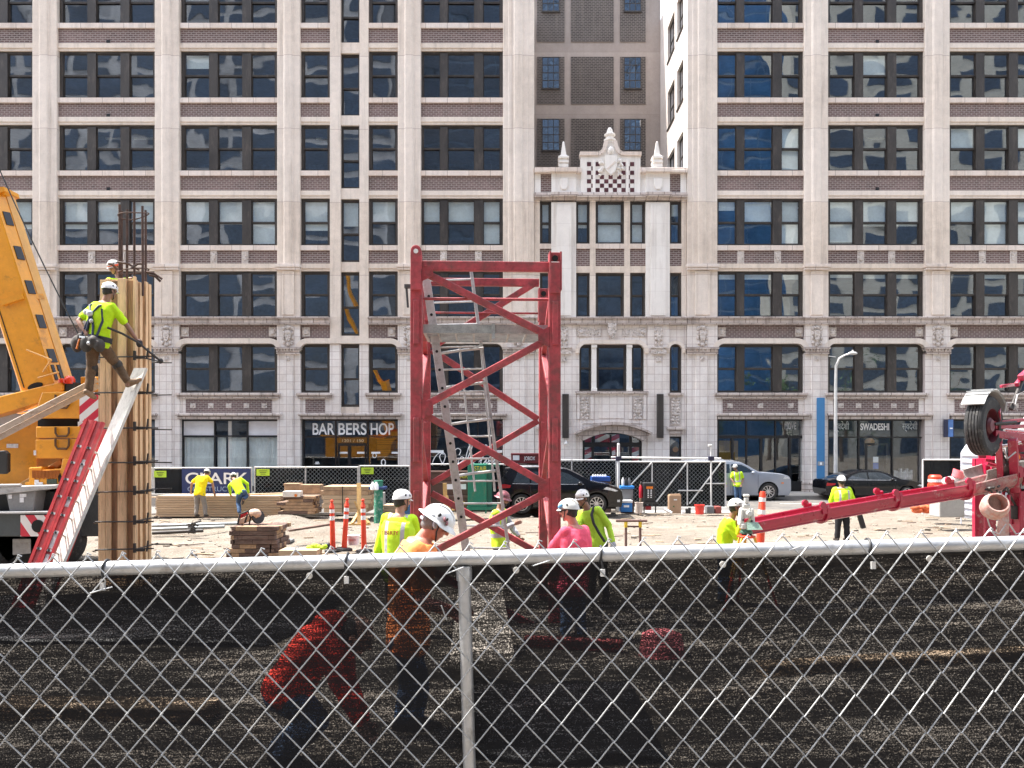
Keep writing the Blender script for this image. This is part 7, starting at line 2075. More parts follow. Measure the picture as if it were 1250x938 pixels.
def person(label, Y, J, F, s=1.0, skin=m_skin, shirt=m_lime, sleeve='short', pants=m_khaki, boots=m_boot, helmet='climb', hmat=m_hwhite, look=(0, 0), tilt=0, vest=None, hair=m_hairm, glasses=False, beard=False, hemdrop=.04, toes=None, group=None, girth=1.0):
    g = {k: P(v[0], v[1], Y+v[2]) for k, v in J.items()}
    base = Vector((g['pel'].x, g['pel'].y, min(g['anA'].z, g['anB'].z)-.09*s))
    t = thing('person', label, 'person', base)
    F = Vector(F).normalized(); Lx = F.cross(Vector((0,0,1))).normalized()      # the figure's right-hand side
    if Lx.x < 0 or (abs(Lx.x) < .2 and Lx.y < 0): Lx = -Lx                           # A is the side seen on the left (or nearer)
    sp = (g['nk']-g['pel']); sl_ = sp.length; sd = sp.normalized()
    Fp = (F-sd*F.dot(sd)).normalized(); Lt = (Lx-sd*Lx.dot(sd)-Fp*Lx.dot(Fp)).normalized()
    shA = g['nk']-sd*.055*s-Lt*.185*s; shB = g['nk']-sd*.055*s+Lt*.185*s
    hipA = g['pel']-Lt*.085*s-sd*.03*s; hipB = g['pel']+Lt*.085*s-sd*.03*s
    curve = -Fp*.035*s                                                             # a slightly rounded back
    def torso(mb, add, t0=-.14, t1=1.0, gk=1.0):
        st = [(-.14,.155,.10),(-.05,.168,.118),(.05,.165,.118),(.2,.152,.108),(.4,.155,.108),(.6,.172,.118),(.78,.185,.118),(.90,.165,.10),(.97,.11,.082),(1.02,.07,.07)]
        rings = []
        for f, a, b_ in st:
            if f < t0-.001 or f > t1+.03: continue
            c = g['pel']+sd*sl_*f+curve*math.sin(math.pi*max(0,min(1,f)))
            rings.append([c+Lt*(a*s*gk*(1+(girth-1)*.75)+add)*math.cos(q)+Fp*(b_*s*gk*girth+add)*math.sin(q) for q in [2*math.pi*k/20 for k in range(20)]])
        mb.rings(rings)
    # ---- the body, one surface
    mb = MB(); torso(mb, 0)
    hdv = (g['hd']-g['nk']).normalized()
    yaw, pit = look
    hf = Matrix.Rotation(R(yaw), 3, 'Z') @ F; hf = (hf-Vector((0,0,1))*hf.z).normalized()
    side = hf.cross(Vector((0,0,1))).normalized()
    Rm = Matrix.Rotation(R(pit), 3, side); hf2 = Rm @ hf; hu = Rm @ Vector((0,0,1))
    if tilt:
        Rt = Matrix.Rotation(R(tilt), 3, hf2); hu = Rt @ hu; side = Rt @ side
    RM = Matrix((side, hf2, hu)).transposed()
    hc = g['hd']
    def H(x, y, z): return hc+RM @ Vector((x*s, y*s, z*s))
    mb.ell(hc+RM @ Vector((0,-.012*s,.03*s)), (.077*s,.098*s,.10*s), 18, 14, RM)
    mb.ell(H(0,.022,-.045), (.060*s,.070*s,.075*s), 16, 12, RM)
    mb.ell(H(0,.055,-.095), (.035*s,.028*s,.024*s), 12, 8, RM)       # chin
    caps(mb, H(0,.090,.018), H(0,.112,-.022), .011*s, .016*s, 10)    # nose
    mb.ell(H(0,.086,-.060), (.026*s,.014*s,.010*s), 10, 6, RM)       # lips
    mb.ell(H(0,.082,.038), (.060*s,.018*s,.012*s), 12, 6, RM)        # brow
    for q in (-1, 1):
        mb.ell(H(q*.079,-.008,-.005), (.010*s,.021*s,.032*s), 10, 8, RM)
        mb.ell(H(q*.036,.070,-.022), (.024*s,.022*s,.022*s), 10, 8, RM)   # cheek
    caps(mb, g['nk']-sd*.03*s, H(0,-.02,-.06), .062*s, .056*s)
    for sx, sh, hip in (('A', shA, hipA), ('B', shB, hipB)):
        el, wr, kn, an = g['el'+sx], g['wr'+sx], g['kn'+sx], g['an'+sx]
        caps(mb, sh, el, .052*s, .040*s); caps(mb, sh-Lt*0, g['nk']-sd*.03*s, .052*s, .05*s)
        caps(mb, el, el+(wr-el)*.35, .041*s, .043*s); caps(mb, el+(wr-el)*.35, wr, .043*s, .027*s)
        # hand: palm, four fingers, thumb
        hd_ = (wr-el).normalized(); ax = hd_.cross(Fp if abs(hd_.dot(Fp)) < .9 else Lt).normalized(); up_ = ax.cross(hd_).normalized()
        bend = J.get('grip', .5) if not isinstance(J.get('grip', .5), tuple) else .5
        for k in range(4):
            o = (k-1.5)*.019*s; fl = (.075,.085,.08,.062)[k]*s
            a0 = wr+hd_*.02*s+ax*o*.6; a1 = wr+hd_*.085*s+ax*o
            caps(mb, a0, a1, .016*s, .0115*s, 8)
            d1 = (hd_*math.cos(.5)+up_*math.sin(.5)).normalized(); d2 = (hd_*math.cos(1.3)+up_*math.sin(1.3)).normalized()
            a2 = a1+d1*fl*.5; caps(mb, a1, a2, .0105*s, .0095*s, 8); caps(mb, a2, a2+d2*fl*.5, .0095*s, .0085*s, 8)
        tb = wr+hd_*.03*s+ax*.026*s; tm = tb+(hd_*.6+ax*.7+up_*.3).normalized()*.04*s; caps(mb, tb, tm, .014*s, .011*s, 8); caps(mb, tm, tm+(hd_*.9+up_*.5).normalized()*.032*s, .011*s, .009*s, 8)
        caps(mb, hip, kn, .085*s, .056*s); caps(mb, kn, kn+(an-kn)*.3, .055*s, .058*s); caps(mb, kn+(an-kn)*.3, an, .058*s, .038*s)
        caps(mb, an, an-Vector((0,0,.04*s)), .04*s, .04*s)
    fused(mb, 'body', skin, t, .0095*max(s,.9), 2)
    # ---- eyes / glasses / hair
    if glasses:
        q = MB()
        for e in (-1, 1):
            q.ell(H(e*.034,.094,.010), (.030*s,.012*s,.020*s), 12, 8, RM); q.bar(H(e*.066,.085,.014), H(e*.081,-.005,.012), .008*s, .010*s)
        q.bar(H(-.012,.102,.016), H(.012,.102,.016), .008*s, .008*s); q.build('sunglasses', m_glasses, t, smooth=60)
    else:
        q = MB()
        for e in (-1, 1): q.ell(H(e*.033,.087,.008), (.015*s,.008*s,.008*s), 10, 6, RM)
        q.build('eyes', M('eye_white', (.35,.32,.30), .3), t, smooth=60)
        q = MB()
        for e in (-1, 1): q.ell(H(e*.033,.0945,.008), (.006*s,.003*s,.006*s), 8, 6, RM)
        q.build('irises', m_strap, t, smooth=60)
    if hair:
        q = MB(); q.ell(H(0,-.030,.018), (.084*s,.092*s,.098*s), 16, 12, RM)
        q.ell(H(0,-.058,-.035), (.066*s,.055*s,.055*s), 14, 10, RM)
        fused(q, 'hair', hair, t, .012, 1, .004, 3, wscale=60)
    if beard:
        q = MB(); q.ell(H(0,.048,-.085), (.058*s,.050*s,.048*s), 14, 10, RM); fused(q, 'beard', hair or m_hairm, t, .012, 1, .003, 2, wscale=60)
    # ---- helmet
    if helmet:
        q = MB(); full = helmet == 'brim'
        prof = []; nn = 28; rings = []
        for k in range(9):
            a = math.pi/2*k/8; r = math.cos(a); z = math.sin(a)
            ring = []
            for i in range(nn):
                th = 2*math.pi*i/nn
                rx, ry = .106, .132
                rr = 1+.03*math.cos(4*th)*(1-k/8)
                zlow = .035-.028*math.cos(th-math.pi*1.5)*(1 if not full else 0)*.9
                zz = zlow*(1-z)+(.035+.105*z) if True else 0
                ring.append(H(rx*r*rr*math.cos(th), -.008+ry*r*rr*math.sin(th), (zlow if k == 0 else zlow*(1-z)+.150*z+(.01*(1-z)))))
            rings.append(ring)
        q.rings(rings, True, True)
        if full:
            br = []
            for (k_, dz) in ((1.0,.045),(1.30,.026),(1.32,.020),(1.0,.034)):
                br.append([H(.106*k_*math.cos(th), -.008+.132*(k_+(.06 if math.sin(th) > 0 and k_ > 1 else 0))*math.sin(th), dz-(.012 if k_ > 1 and math.sin(th) > 0 else 0)) for th in [2*math.pi*i/nn for i in range(nn)]])
            q.rings(br, False, False, True)
        else:
            pk = []
            for (k_, dz) in ((1.0,.040),(1.20,.022),(1.21,.016),(1.0,.026)):
                pk.append([H(.100*(k_*.92 if k_ > 1 else 1)*math.cos(th), -.008+.132*k_*math.sin(th), dz) for th in [math.pi*(.16+.68*i/12) for i in range(13)]])
            n_ = 13
            vs = [p for r_ in pk for p in r_]
            q.add(vs, [(a*n_+i, a*n_+i+1, ((a+1) % 4)*n_+i+1, ((a+1) % 4)*n_+i) for a in range(4) for i in range(n_-1)])
        he = q.build('helmet', hmat, t, smooth=40)
        rg = MB()
        for i in range(6):
            a0 = math.pi*(i)/6
            if full: break
        for o in (-.03, 0, .03):
            rg.tube([H(o, -.008+.134*math.cos(a)*(1-abs(o)*2), .030+.118*math.sin(a)+.004) for a in [math.pi*(.12+.76*k/10) for k in range(11)]], .006*s, 6)
        rg.build('ridge', hmat, he, smooth=60)
        vt = MB()
        for e in (-1, 1):
            vt.ell(H(e*.098, -.02, .075), (.008*s,.014*s,.024*s), 10, 8, RM)
            vt.ell(H(e*.090, .045, .080), (.010*s,.012*s,.018*s), 8, 6, RM)
        vt.build('vent', m_strap, he, smooth=60)
        st = MB()
        for e in (-1, 1): st.tube([H(e*.088,.02,.03), H(e*.083,.03,-.04), H(e*.04,.065,-.105), H(0,.07,-.118)], .0065*s, 6); st.tube([H(e*.088,-.05,.03), H(e*.084,.0,-.045)], .0065*s, 6)
        st.build('chin_strap', m_strap, t, smooth=60)
    # ---- clothes
    def uvf(c):
        d = c-g['pel']; return (d.dot(Lt)/(.185*s), d.dot(sd)/sl_)
    mb = MB(); torso(mb, .020*s, -.14, .95)
    for sx, sh in (('A', shA), ('B', shB)):
        el, wr = g['el'+sx], g['wr'+sx]
        caps(mb, g['nk']-sd*.045*s, sh, .058*s, .062*s)
        if sleeve == 'short':
            e = sh+(el-sh)*.72; caps(mb, sh, e, .069*s, .066*s)
        else:
            caps(mb, sh, el, .068*s, .057*s); caps(mb, el, el+(wr-el)*.92, .056*s, .040*s)
    fused(mb, 'shirt', shirt if not isinstance(shirt, tuple) else shirt[0], t, .013*s, 2, .012, len(label), uvf)
    if vest:
        mb = MB(); torso(mb, .036*s, -.05, .92)
        for sh in (shA, shB): caps(mb, g['nk']-sd*.055*s, sh-(sh-g['nk'])*.05, .066*s, .074*s)
        fused(mb, 'vest', vest, t, .013*s, 2, .010, len(label)+2, uvf)
    mb = MB()
    c0 = g['pel']-sd*.06*s; torso(mb, .012*s, -.14, .10)
    for sx, hip in (('A', hipA), ('B', hipB)):
        kn, an = g['kn'+sx], g['an'+sx]
        caps(mb, hip, kn, .103*s, .075*s); caps(mb, kn, an+(kn-an)*.06, .076*s, .064*s)
    fused(mb, 'trousers', pants, t, .014*s, 2, .014, len(label)+5, wscale=7)
    for sx in 'AB':
        an = g['an'+sx]; kn = g['kn'+sx]
        td = Vector(toes[sx]) if toes and sx in toes else F+Vector((0,0,-.05))
        td = td.normalized(); up = (kn-an).normalized()
        dn = Vector((0,0,-1)) if not (toes and sx in toes) else (td.cross(Lx).normalized() if td.cross(Lx).z < 0 else -td.cross(Lx).normalized())
        mb = MB(); heel = an+dn*.055*s-td*.035*s; ball = an+dn*.060*s+td*.12*s
        caps(mb, an+up*.08*s, an, .056*s, .052*s); caps(mb, an, heel, .05*s, .042*s); caps(mb, heel, ball, .042*s, .044*s); caps(mb, ball, ball+td*.055*s, .044*s, .036*s); caps(mb, an, ball, .048*s, .04*s)
        fused(mb, 'boot', boots, t, .013*s, 1)
    t['pose_lat'] = 0
    return t, g, dict(H=H, Lt=Lt, Fp=Fp, sd=sd, sl=sl_, s=s, base=base, shA=shA, shB=shB)

def fix(t):
    if 'pose_lat' in t: del t['pose_lat']
def strap_round(t, info, g, f, mat, name, w=.05, add=.03, a0=0, a1=2*math.pi):
    mb = MB(); s = info['s']; c = g['pel']+info['sd']*info['sl']*f
    rings = [[c+info['Lt']*(.195*s+add+o)*math.cos(q)+info['Fp']*(.142*s+add+o)*math.sin(q)+info['sd']*z for q in [2*math.pi*k/24 for k in range(24)]] for o, z in ((0,-w/2),(.008,-w/2),(.008,w/2),(0,w/2))]
    mb.rings(rings, False, False, True); return mb.build(name, mat, t, smooth=40)

# 1 the climber on the column form
t, g, I = person('worker in lime shirt and safety harness climbing the timber column form', 13.35,
    dict(pel=(119,417,0), nk=(128,370,.03), hd=(134,356,.08), elA=(96,392,-.08), wrA=(103,404,-.15), elB=(156,399,.10), wrB=(166,414,.18), knA=(112,449,.08), anA=(108,476,.02), knB=(143,446,.32), anB=(156,466,.25)),
    (.38,.92,0), 1.06, m_skinb, m_lime, 'short', m_khaki, m_boot, 'climb', m_hwhite, (-8,-12), toes={'B': (.75,.25,.45), 'A': (.2,.85,-.35)}, girth=1.28)
s = I['s']
strap_round(t, I, g, .06, m_strap, 'tool_belt', .09, .045)
hb = MB()
def back(u, f, out=.055): return g['pel']+I['sd']*I['sl']*f+I['Lt']*u*1.12*s-I['Fp']*(.150*s+out)
hb.tube([back(-.11,.06), back(-.07,.35,.05), back(.0,.62,.055), back(.09,.85,.035), g['nk']+I['Lt']*.11*s+I['Fp']*.02], .020, 8)
hb.tube([back(.11,.06), back(.07,.35,.05), back(.0,.62,.06), back(-.09,.85,.035), g['nk']-I['Lt']*.11*s+I['Fp']*.02], .020, 8)
hb.tube([back(.15,.08,.02), back(.16,.5,-.03), back(.13,.8,.0)], .02, 8)
hb.tube([back(-.03,.2), back(-.01,.4,.06), back(.0,.62,.07)], .026, 8)
hb.build('harness', M('navy_harness_webbing', (.02,.028,.06), .6), t, smooth=60)
pk = MB(); pk.ell(back(0,.63,.09), (.06,.035,.055), 12, 8); pk.ell(back(.05,.45,.08), (.035,.03,.04), 10, 8); pk.ell(back(-.09,.66,.07), (.06,.04,.05), 10, 8); pk.build('back_ring', m_galv, t, smooth=60)
pouch = MB()
for u, f, out, r in ((-.20,-.16,.03,(.10,.08,.15)),(.02,-.14,.06,(.11,.06,.14)),(.14,-.05,.05,(.09,.07,.11)),(-.12,.0,.06,(.06,.05,.08)),(.20,-.12,-.02,(.08,.10,.12))):
    pouch.ell(back(u,f,out), r, 14, 10)
fused(pouch, 'tool_pouch', M('dark_pouch_leather', (.045,.038,.032), .7, var=.3), t, .014, 2, .008, 2)
tl = MB(); tl.cyl(back(-.06,-.05,.13), back(-.09,-.30,.12), .015, n=8); tl.build('hammer_handle', m_amber, t, smooth=50)
tl = MB(); tl.bar(back(-.1,.02,.1), back(.02,.02,.1), .02, .03); tl.build('belt_buckle_bar', m_galv, t); tl = MB(); tl.ell(back(.12,-.12,.11), .035, 10, 8); tl.build('tape_measure', m_galv, t, smooth=50)
kp = MB(); kp.ell(g['knB']+Vector((.02,-.03,0)), (.09,.09,.10), 12, 10); kp.ell(g['knA']+Vector((.02,.0,0)), (.085,.085,.10), 12, 10); kp.build('knee_pad', M('dark_pouch_leather', (.045,.038,.032), .7), t, smooth=60)
gl_ = MB(); gl_.ell(g['wrB']+Vector((.04,.04,-.07)), (.055,.06,.075), 12, 8); gl_.build('work_glove', m_strap, t, smooth=60)
fix(t)
mb = MB(); q0 = P(131,400,13.2); q1 = P(168,418,13.5); q2 = P(196,441,13.9)
mb.tube([q0, (q0+q1)/2+Vector((0,0,.02)), q1, q2], .020, 8); mb.ell(q2, (.05,.04,.05), 10, 8); tag(mb.build('pry_bar', m_iron, loc=q1, smooth=60), 'long dark iron bar in the hand of the climbing worker', 'bar')
# 2 the man behind the column head
t, g, I = person('worker in white helmet with orange band half hidden behind the column top', 15.3,
    dict(pel=(152,384,0), nk=(146,340,0), hd=(139.5,327,0), elA=(143,362,.1), wrA=(150,375,0), elB=(163,362,0), wrB=(160,345,-.2), knA=(148,412,0), anA=(148,440,0), knB=(157,412,0), anB=(157,440,0)),
    (.5,-.86,0), 1.0, m_skin, m_lime, 'long', m_dgreys, m_bootd, 'climb', m_hgrey, (-60,-25)); fix(t)
bd_ = MB(); bd_.lathe([(.118,.0),(.120,.035)], I['H'](0,-.008,.025), I['H'](0,0,.1)-I['H'](0,0,0), 20, cap=False); bd_.build('orange_band', M('orange_band_plastic', (.85,.10,.02), .4), t, smooth=60)
mb = MB(); zz0 = I['base'].z; c = P(152,440,15.3)
mb.box(c.x-.35,c.x+.35,14.95,15.7,zz0-.10,zz0-.01)
for a in (-.3,.3):
    for b_ in (15.0,15.65): mb.box(c.x+a-.04,c.x+a+.04,b_-.04,b_+.04,-.02,zz0-.1)
tag(mb.build('work_platform', m_lum, loc=(c.x,15.3,0)), 'narrow timber work platform hidden behind the column form', 'platform')
# 3, 4 the two at the boards
t, g, I = person('worker in plain yellow shirt and grey trousers bending over the board stack', 27.1,
    dict(pel=(244,603,0), nk=(248,581.5,.25), hd=(252.5,577.5,.38), elA=(234,590,.15), wrA=(233,600,.30), elB=(259.5,590,.25), wrB=(261.5,602,.35), knA=(240.5,617,.05), anA=(239.5,627.5,0), knB=(250,617,.05), anB=(250.5,628,0)),
    (.15,.98,0), 1.0, m_skin, m_yelc, 'short', m_greyt, m_bootd, 'climb', m_hgrey, (0,-35), girth=1.15); fix(t)
t, g, I = person('worker in lime top and blue jeans kneeling on the board stack', 27.0,
    dict(pel=(294.5,602,.1), nk=(287,587,.40), hd=(285,582,.55), elA=(280,594,.45), wrA=(281.5,604,.60), elB=(302,591,.45), wrB=(303,602,.65), knA=(291,614,.2), anA=(292.5,626,.0), knB=(301,606,.45), anB=(297,609,.0)),
    (-.2,.97,0), 1.0, m_skin, m_lime, 'long', m_jean, m_bootd, 'climb', m_hwhite, (0,-40), toes={'B': (-.1,-.25,-.95)}); fix(t)
# 5 vest man with his back to us
t, g, I = person('worker in white helmet and banded lime vest standing nearest left of the mast leg', 9.9,
    dict(pel=(486,700,0), nk=(488,629,0), hd=(491,612,.03), elA=(462,672,.05), wrA=(468,700,.25), elB=(511,672,.05), wrB=(505,698,.28), knA=(480,742,.04), anA=(478,769,0), knB=(494,742,.04), anB=(496,769,0)),
    (.25,.97,0), 1.0, m_skin, m_lime, 'long', m_dgreys, m_bootd, 'climb', m_hwhite, (-35,-8), vest=m_vest, girth=1.1); fix(t)
p = g['pel']+I['sd']*I['sl']*.72-I['Fp']*.228+I['Lt']*(-.03)
text_obj('vest_lettering', 'LIBERTY', .075, p, M('red_print', (.45,.06,.03), .6), t, rot=(R(88),0,math.atan2(I['Fp'].x*-1, I['Fp'].y)), width=.22, extrude=.006)
# 6 orange shirt, profile
t, g, I = person('worker in orange shirt and full brim white helmet looking down at right', 6.0,
    dict(pel=(499,778,0), nk=(512,659,0), hd=(533,640,0), elA=(514,734,-.27), wrA=(552,750,-.14), elB=(518,735,.25), wrB=(556,745,.12), knA=(500,836,-.08), anA=(490,878,-.08), knB=(512,836,.1), anB=(508,876,.1)),
    (1,.05,0), 1.0, m_skinp, m_orc, 'short', m_jean, m_bootd, 'brim', m_hwhite, (0,-34), glasses=True, hair=m_hairg, girth=1.3)
ep = MB(); ep.tube([I['H'](.082,-.10,.02), I['H'](.09,-.05,.055), I['H'](.094,.0,.04)], .012, 8); ep.ell(I['H'](.088,-.01,-.0), (.02,.03,.035), 10, 8); ep.tube([I['H'](-.07,-.10,-.01), I['H'](0,-.125,-.02), I['H'](.07,-.10,-.01)], .016, 8)
ep.build('head_band', m_greys, t, smooth=60)
stk = MB()
for q_ in ((.100,.03,.075),(.095,.06,.06)): stk.ell(I['H'](*q_), (.012,.03,.02), 8, 6)
stk.build('helmet_sticker', m_hmar, t, smooth=60); fix(t)
# 7 vest and maroon helmet inside the mast
t, g, I = person('worker in maroon helmet and lime vest over grey sleeves seen through the mast', 14.2,
    dict(pel=(611,666,0), nk=(609,622.5,0), hd=(614,609.5,0), elA=(607,648,-.20), wrA=(628,640,-.24), elB=(626,646,.15), wrB=(633,655,-.05), knA=(609,692,-.05), anA=(608,713,-.05), knB=(617,692,.1), anB=(618,713,.1)),
    (.93,-.36,0), 1.0, m_skinb, m_greys, 'long', m_blackt, m_bootd, 'brim', m_hmar, (0,-14), vest=m_vest, glasses=True, beard=True); fix(t)
# 8 faded red shirt
t, g, I = person('worker in faded pink red shirt and grey helmet seen from behind at right of mast', 9.7,
    dict(pel=(699,716,0), nk=(702,643,0), hd=(694,624,.0), elA=(669,676,.18), wrA=(664,704,.36), elB=(716,680,.0), wrB=(704,706,.3), knA=(692,750,.05), anA=(690,772,0), knB=(708,750,.05), anB=(710,772,0)),
    (-.72,.69,0), 1.02, m_skinp, m_pink, 'short', m_jean, m_bootd, 'climb', m_hgrey, (22,-6), hair=m_hairm, glasses=True, girth=1.25)
em = MB(); em.ell(I['H'](-.085,.065,.075), (.03,.03,.028), 10, 8); em.ell(I['H'](-.07,.09,.06), (.02,.02,.02), 10, 8); em.build('blue_emblem', M('blue_sticker', (.10,.30,.52), .4, var=.4, scale=40), t, smooth=60); fix(t)
# 9 lime long sleeves
t, g, I = person('worker in lime long sleeves with a black shoulder strap walking behind the mast leg', 12.8,
    dict(pel=(729,662,0), nk=(717,622,0), hd=(711,609,-.05), elA=(707,645,-.1), wrA=(703,668,-.2), elB=(743,642,-.05), wrB=(748,662,-.15), knA=(723,700,-.1), anA=(722,728,-.05), knB=(736,700,-.05), anB=(740,728,.1)),
    (-.55,-.83,0), 1.0, m_skinb, m_limeg, 'long', m_dgreys, m_bootd, 'climb', m_hwhite, (-18,-14), hair=m_hairm)
sb = MB(); F_ = I['Fp']; 
def fr(u, f, out=.03): return g['pel']+I['sd']*I['sl']*f+I['Lt']*u+F_*(.118+out)
sb.tube([g['nk']+I['Lt']*.13+Vector((0,0,.02)), fr(.12,.85,.02), fr(.12,.6,.035), fr(.16,.3,.03), fr(.20,.0,.0)], .024, 8); sb.build('shoulder_strap', m_strap, t, smooth=60)
gv = MB(); gv.ell(g['wrB']+Vector((.01,-.02,-.07)), (.05,.05,.085), 12, 8); gv.build('work_glove', m_greys, t, smooth=60); fix(t)
# 10, 11 by the silver car
t, g, I = person('worker in lime vest and blue jeans standing beside the silver car', 36.0,
    dict(pel=(900.5,592.5,0), nk=(899.5,576.5,0), hd=(897.5,570.8,0), elA=(892.5,584.5,0), wrA=(896,590,-.15), elB=(907.5,584.5,0), wrB=(905,592,-.15), knA=(898.5,602.5,0), anA=(898.5,611,0), knB=(903,602.5,0), anB=(903.5,611,0)),
    (-.3,-.95,0), 1.0, m_skinb, m_lime, 'short', m_jean, m_bootd, 'climb', m_hwhite, (-30,0), vest=m_vest); fix(t)
t, g, I = person('man in pale lime top half hidden by the gate end raising a hand', 36.3,
    dict(pel=(882,593.5,0), nk=(881,577.5,0), hd=(882.5,571.5,0), elA=(877,584,0), wrA=(879,575,-.2), elB=(887.5,585,0), wrB=(886.5,591,-.1), knA=(880.5,602.5,0), anA=(880.5,610.5,0), knB=(884.5,602.5,0), anB=(885,610.5,0)),
    (.9,-.4,0), 1.0, m_skinp, m_limeg, 'long', m_blackt, m_bootd, None, None, (0,0), hair=None); fix(t)
# 12 the surveyor
t, g, I = person('surveyor in lime long sleeves bending to look through the instrument', 12.75,
    dict(pel=(884,676,0), nk=(892,633,-.05), hd=(899,620,-.10), elA=(899,656,-.26), wrA=(906,638,-.34), elB=(905,652,.12), wrB=(911,640,-.12), knA=(882,706,0), anA=(880,732,0), knB=(890,706,.1), anB=(890,732,.12)),
    (.95,-.3,0), 1.0, m_skinb, m_lime, 'long', m_jean, m_bootd, 'climb', m_hgrey, (0,-8), beard=True); fix(t)
ts = thing('survey_instrument', 'grey and green surveying instrument on an orange tripod before the bending surveyor', 'survey instrument', P(911,726,12.2))
Yt = 12.2; c = P(911,648,Yt)
m_tsg = M('pale_instrument_casing', (.58,.58,.54), .4, var=.06)
mb = MB()
for sx in (-1, 1): mb.prism([(c.x+sx*.10,c.z+.06),(c.x+sx*.13,c.z+.10),(c.x+sx*.10,c.z+.36),(c.x+sx*.055,c.z+.36),(c.x+sx*.055,c.z+.06)], Yt-.07, Yt+.07)
mb.box(c.x-.10,c.x+.10,Yt-.085,Yt+.085,c.z+.03,c.z+.12); mb.build('yoke', m_tsg, ts, bevel=.02)
mb = MB(); mb.lathe([(0,-.10),(.045,-.10),(.05,0),(.045,.10),(0,.10)], (c.x,Yt,c.z+.27), (.3,-.95,.05), 16); mb.box(c.x-.05,c.x+.05,Yt-.06,Yt+.06,c.z+.20,c.z+.34); mb.build('telescope', m_tsg, ts, bevel=.01)
mb = MB(); mb.box(c.x-.06,c.x+.06,Yt-.04,Yt+.04,c.z+.361,c.z+.43); mb.box(c.x-.035,c.x+.035,Yt-.035,Yt+.035,c.z+.43,c.z+.53); mb.box(c.x-.05,c.x+.05,Yt-.03,Yt+.03,c.z+.53,c.z+.58); mb.build('handle', m_tsg, ts, bevel=.02)
mb = MB(); mb.add([(c.x-.02,Yt-.10,c.z+.14),(c.x+.16,Yt-.08,c.z+.14),(c.x+.22,Yt-.14,c.z+.03),(c.x-.02,Yt-.17,c.z+.03),(c.x-.02,Yt-.05,c.z+.14),(c.x+.16,Yt-.03,c.z+.14),(c.x+.2,Yt-.06,c.z+.02),(c.x-.02,Yt-.06,c.z+.02)],[(0,1,2,3),(7,6,5,4),(0,4,5,1),(1,5,6,2),(2,6,7,3),(3,7,4,0)]); mb.build('keypad', M('green_grey_keypad', (.20,.30,.24), .5, var=.3, scale=30), ts)
mb = MB(); mb.lathe([(.10,-.04),(.10,-.01),(.085,0),(.085,.03)], c, (0,0,1), 18); mb.build('tribrach', M('green_tribrach', (.05,.14,.10), .4), ts, smooth=40)
mb = MB()
for k in range(3): 
    a = 2*math.pi*k/3; mb.cyl((c.x+.07*math.cos(a),Yt+.07*math.sin(a),c.z-.07),(c.x+.07*math.cos(a),Yt+.07*math.sin(a),c.z-.03),.02,n=8)
for sx, dy in ((-.075,-.04),(.06,-.06)): mb.ell((c.x+sx,Yt-.09,c.z+.22+dy),(.018,.01,.018),8,6)
mb.build('foot_screw', m_strap, ts, smooth=50)
mb = MB(); mb.lathe([(.14,-.11),(.15,-.08),(.10,-.07)], c, (0,0,1), 12); mb.build('tripod_head', m_or, ts, bevel=.01)
for k, (dx, dy) in enumerate(((-.42,-.25),(.45,-.2),(.0,.5))):
    mb = MB(); a = Vector((c.x+dx*.25,Yt+dy*.25,c.z-.10)); b_ = Vector((c.x+dx,Yt+dy,gz(c.x+dx,Yt+dy)))
    sd_ = Vector((dy,-dx,0)).normalized()*.03
    m1 = a+(b_-a)*.55
    mb.bar(a+sd_,m1+sd_,.026,.035); mb.bar(a-sd_,m1-sd_,.026,.035)
    lg = mb.build('leg', M('yellow_tripod_timber', (.72,.42,.06), .5), ts)
    mb = MB(); mb.bar(a+(b_-a)*.48,b_,.03,.035); mb.build('lower_leg', m_or, lg)
# 13 man behind the chute
t, g, I = person('worker in white helmet with his back turned standing beyond the red chute', 20.6,
    dict(pel=(1028,626,0), nk=(1027.5,595.5,0), hd=(1027,587.5,0), elA=(1014.5,612,.05), wrA=(1016,625,.15), elB=(1041.5,611,0), wrB=(1045,622,-.1), knA=(1023,642,0), anA=(1022,656,0), knB=(1033.5,642,0), anB=(1034,656,0)),
    (0,1,0), 1.04, m_skinb, m_lime, 'long', m_blackt, m_bootd, 'climb', m_hwhite, (0,0), vest=m_vest, girth=1.1); fix(t)
q = P(1051,633,20.5); mb = MB(); mb.bar(P(1049,628,20.5),P(1054,645,20.5),.12,.12); mb.bar(P(1046,622,20.5),P(1051,632,20.5),.05,.05); tag(mb.build('hand_drill', m_strap, loc=q, bevel=.02), 'black power drill hanging from the hand of the man beyond the chute', 'drill')
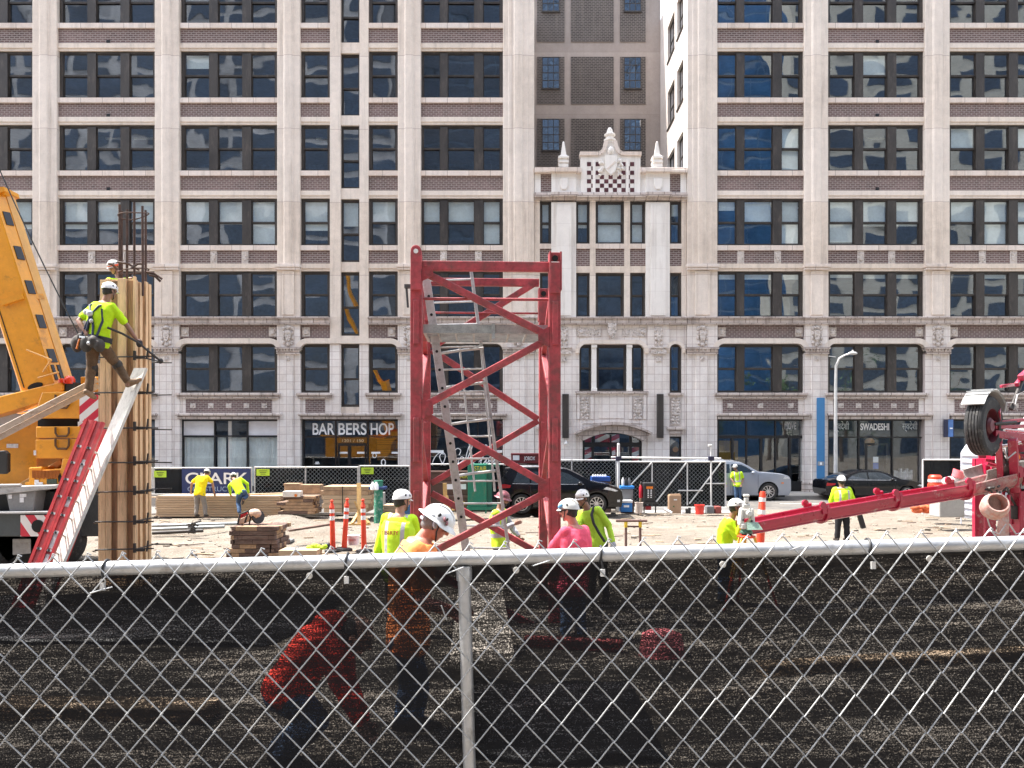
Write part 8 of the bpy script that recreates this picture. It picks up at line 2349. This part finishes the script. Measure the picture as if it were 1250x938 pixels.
# 14 crouching behind the cloth
t, g, I = person('crouching person in red hooded top seen dimly through the near black windscreen', 5.3,
    dict(pel=(352,842,0), nk=(412,770,0), hd=(437,776,-.02), elA=(414,836,-.2), wrA=(440,884,-.15), elB=(424,830,.2), wrB=(446,880,.15), knA=(388,880,-.14), anA=(344,922,-.12), knB=(382,872,.16), anB=(338,914,.14)),
    (.94,-.2,0), 1.05, m_skin, m_redc, 'long', m_jean, m_bootd, None, None, (0,-30), hair=m_hairm, girth=1.15)
hd2 = MB(); hd2.ell(g['nk']+Vector((-.05,0,.06)), (.12,.12,.08), 14, 10); fused(hd2, 'hood', m_redc, t, .014, 2, .006, 3); fix(t)
# ---------------------------------------------------------------- camera, light
cam = bpy.data.cameras.new('camera'); co = bpy.data.objects.new('camera', cam); COL.objects.link(co)
co.location = (0, 0, CAMZ); co.rotation_euler = (math.pi/2, 0, 0)
cam.sensor_fit = 'HORIZONTAL'; cam.sensor_width = 36; cam.lens = 36*FPX/1250
cam.shift_y = (HY-469.0)/1250
cam.clip_start = .05; cam.clip_end = 3000
sc.camera = co
SUN = Vector((-.45, .13, .88)).normalized()
w = bpy.data.worlds.new('World'); sc.world = w; w.use_nodes = True
nt = w.node_tree; nt.nodes.clear()
ow = nt.nodes.new('ShaderNodeOutputWorld'); bg = nt.nodes.new('ShaderNodeBackground'); sk = nt.nodes.new('ShaderNodeTexSky')
sk.sky_type = 'NISHITA'; sk.sun_disc = False
sk.sun_elevation = math.asin(SUN.z); sk.sun_rotation = math.atan2(SUN.x, SUN.y)
sk.air_density = 1.0; sk.dust_density = 2.5; sk.ozone_density = 1.0; sk.altitude = 150
hs = nt.nodes.new('ShaderNodeHueSaturation'); hs.inputs['Saturation'].default_value = .48
nt.links.new(sk.outputs[0], hs.inputs['Color']); nt.links.new(hs.outputs[0], bg.inputs[0])
bg.inputs[1].default_value = .15
nt.links.new(bg.outputs[0], ow.inputs[0])
sl = bpy.data.lights.new('sun', 'SUN'); so = bpy.data.objects.new('sun', sl); COL.objects.link(so)
sl.energy = 2.6; sl.angle = R(.53); sl.color = (1.0, .94, .86)
so.rotation_euler = (-SUN).to_track_quat('-Z', 'Y').to_euler()
sc.view_settings.view_transform = 'Standard'; sc.view_settings.look = 'None'
sc.view_settings.exposure = 2.22; sc.view_settings.gamma = 1.0
sc.cycles.max_bounces = 8; sc.cycles.diffuse_bounces = 4; sc.cycles.glossy_bounces = 4; sc.cycles.transparent_max_bounces = 24
sc.cycles.caustics_reflective = False; sc.cycles.caustics_refractive = False
sc.cycles.use_denoising = True
sc.cycles.sample_clamp_indirect = 6.0
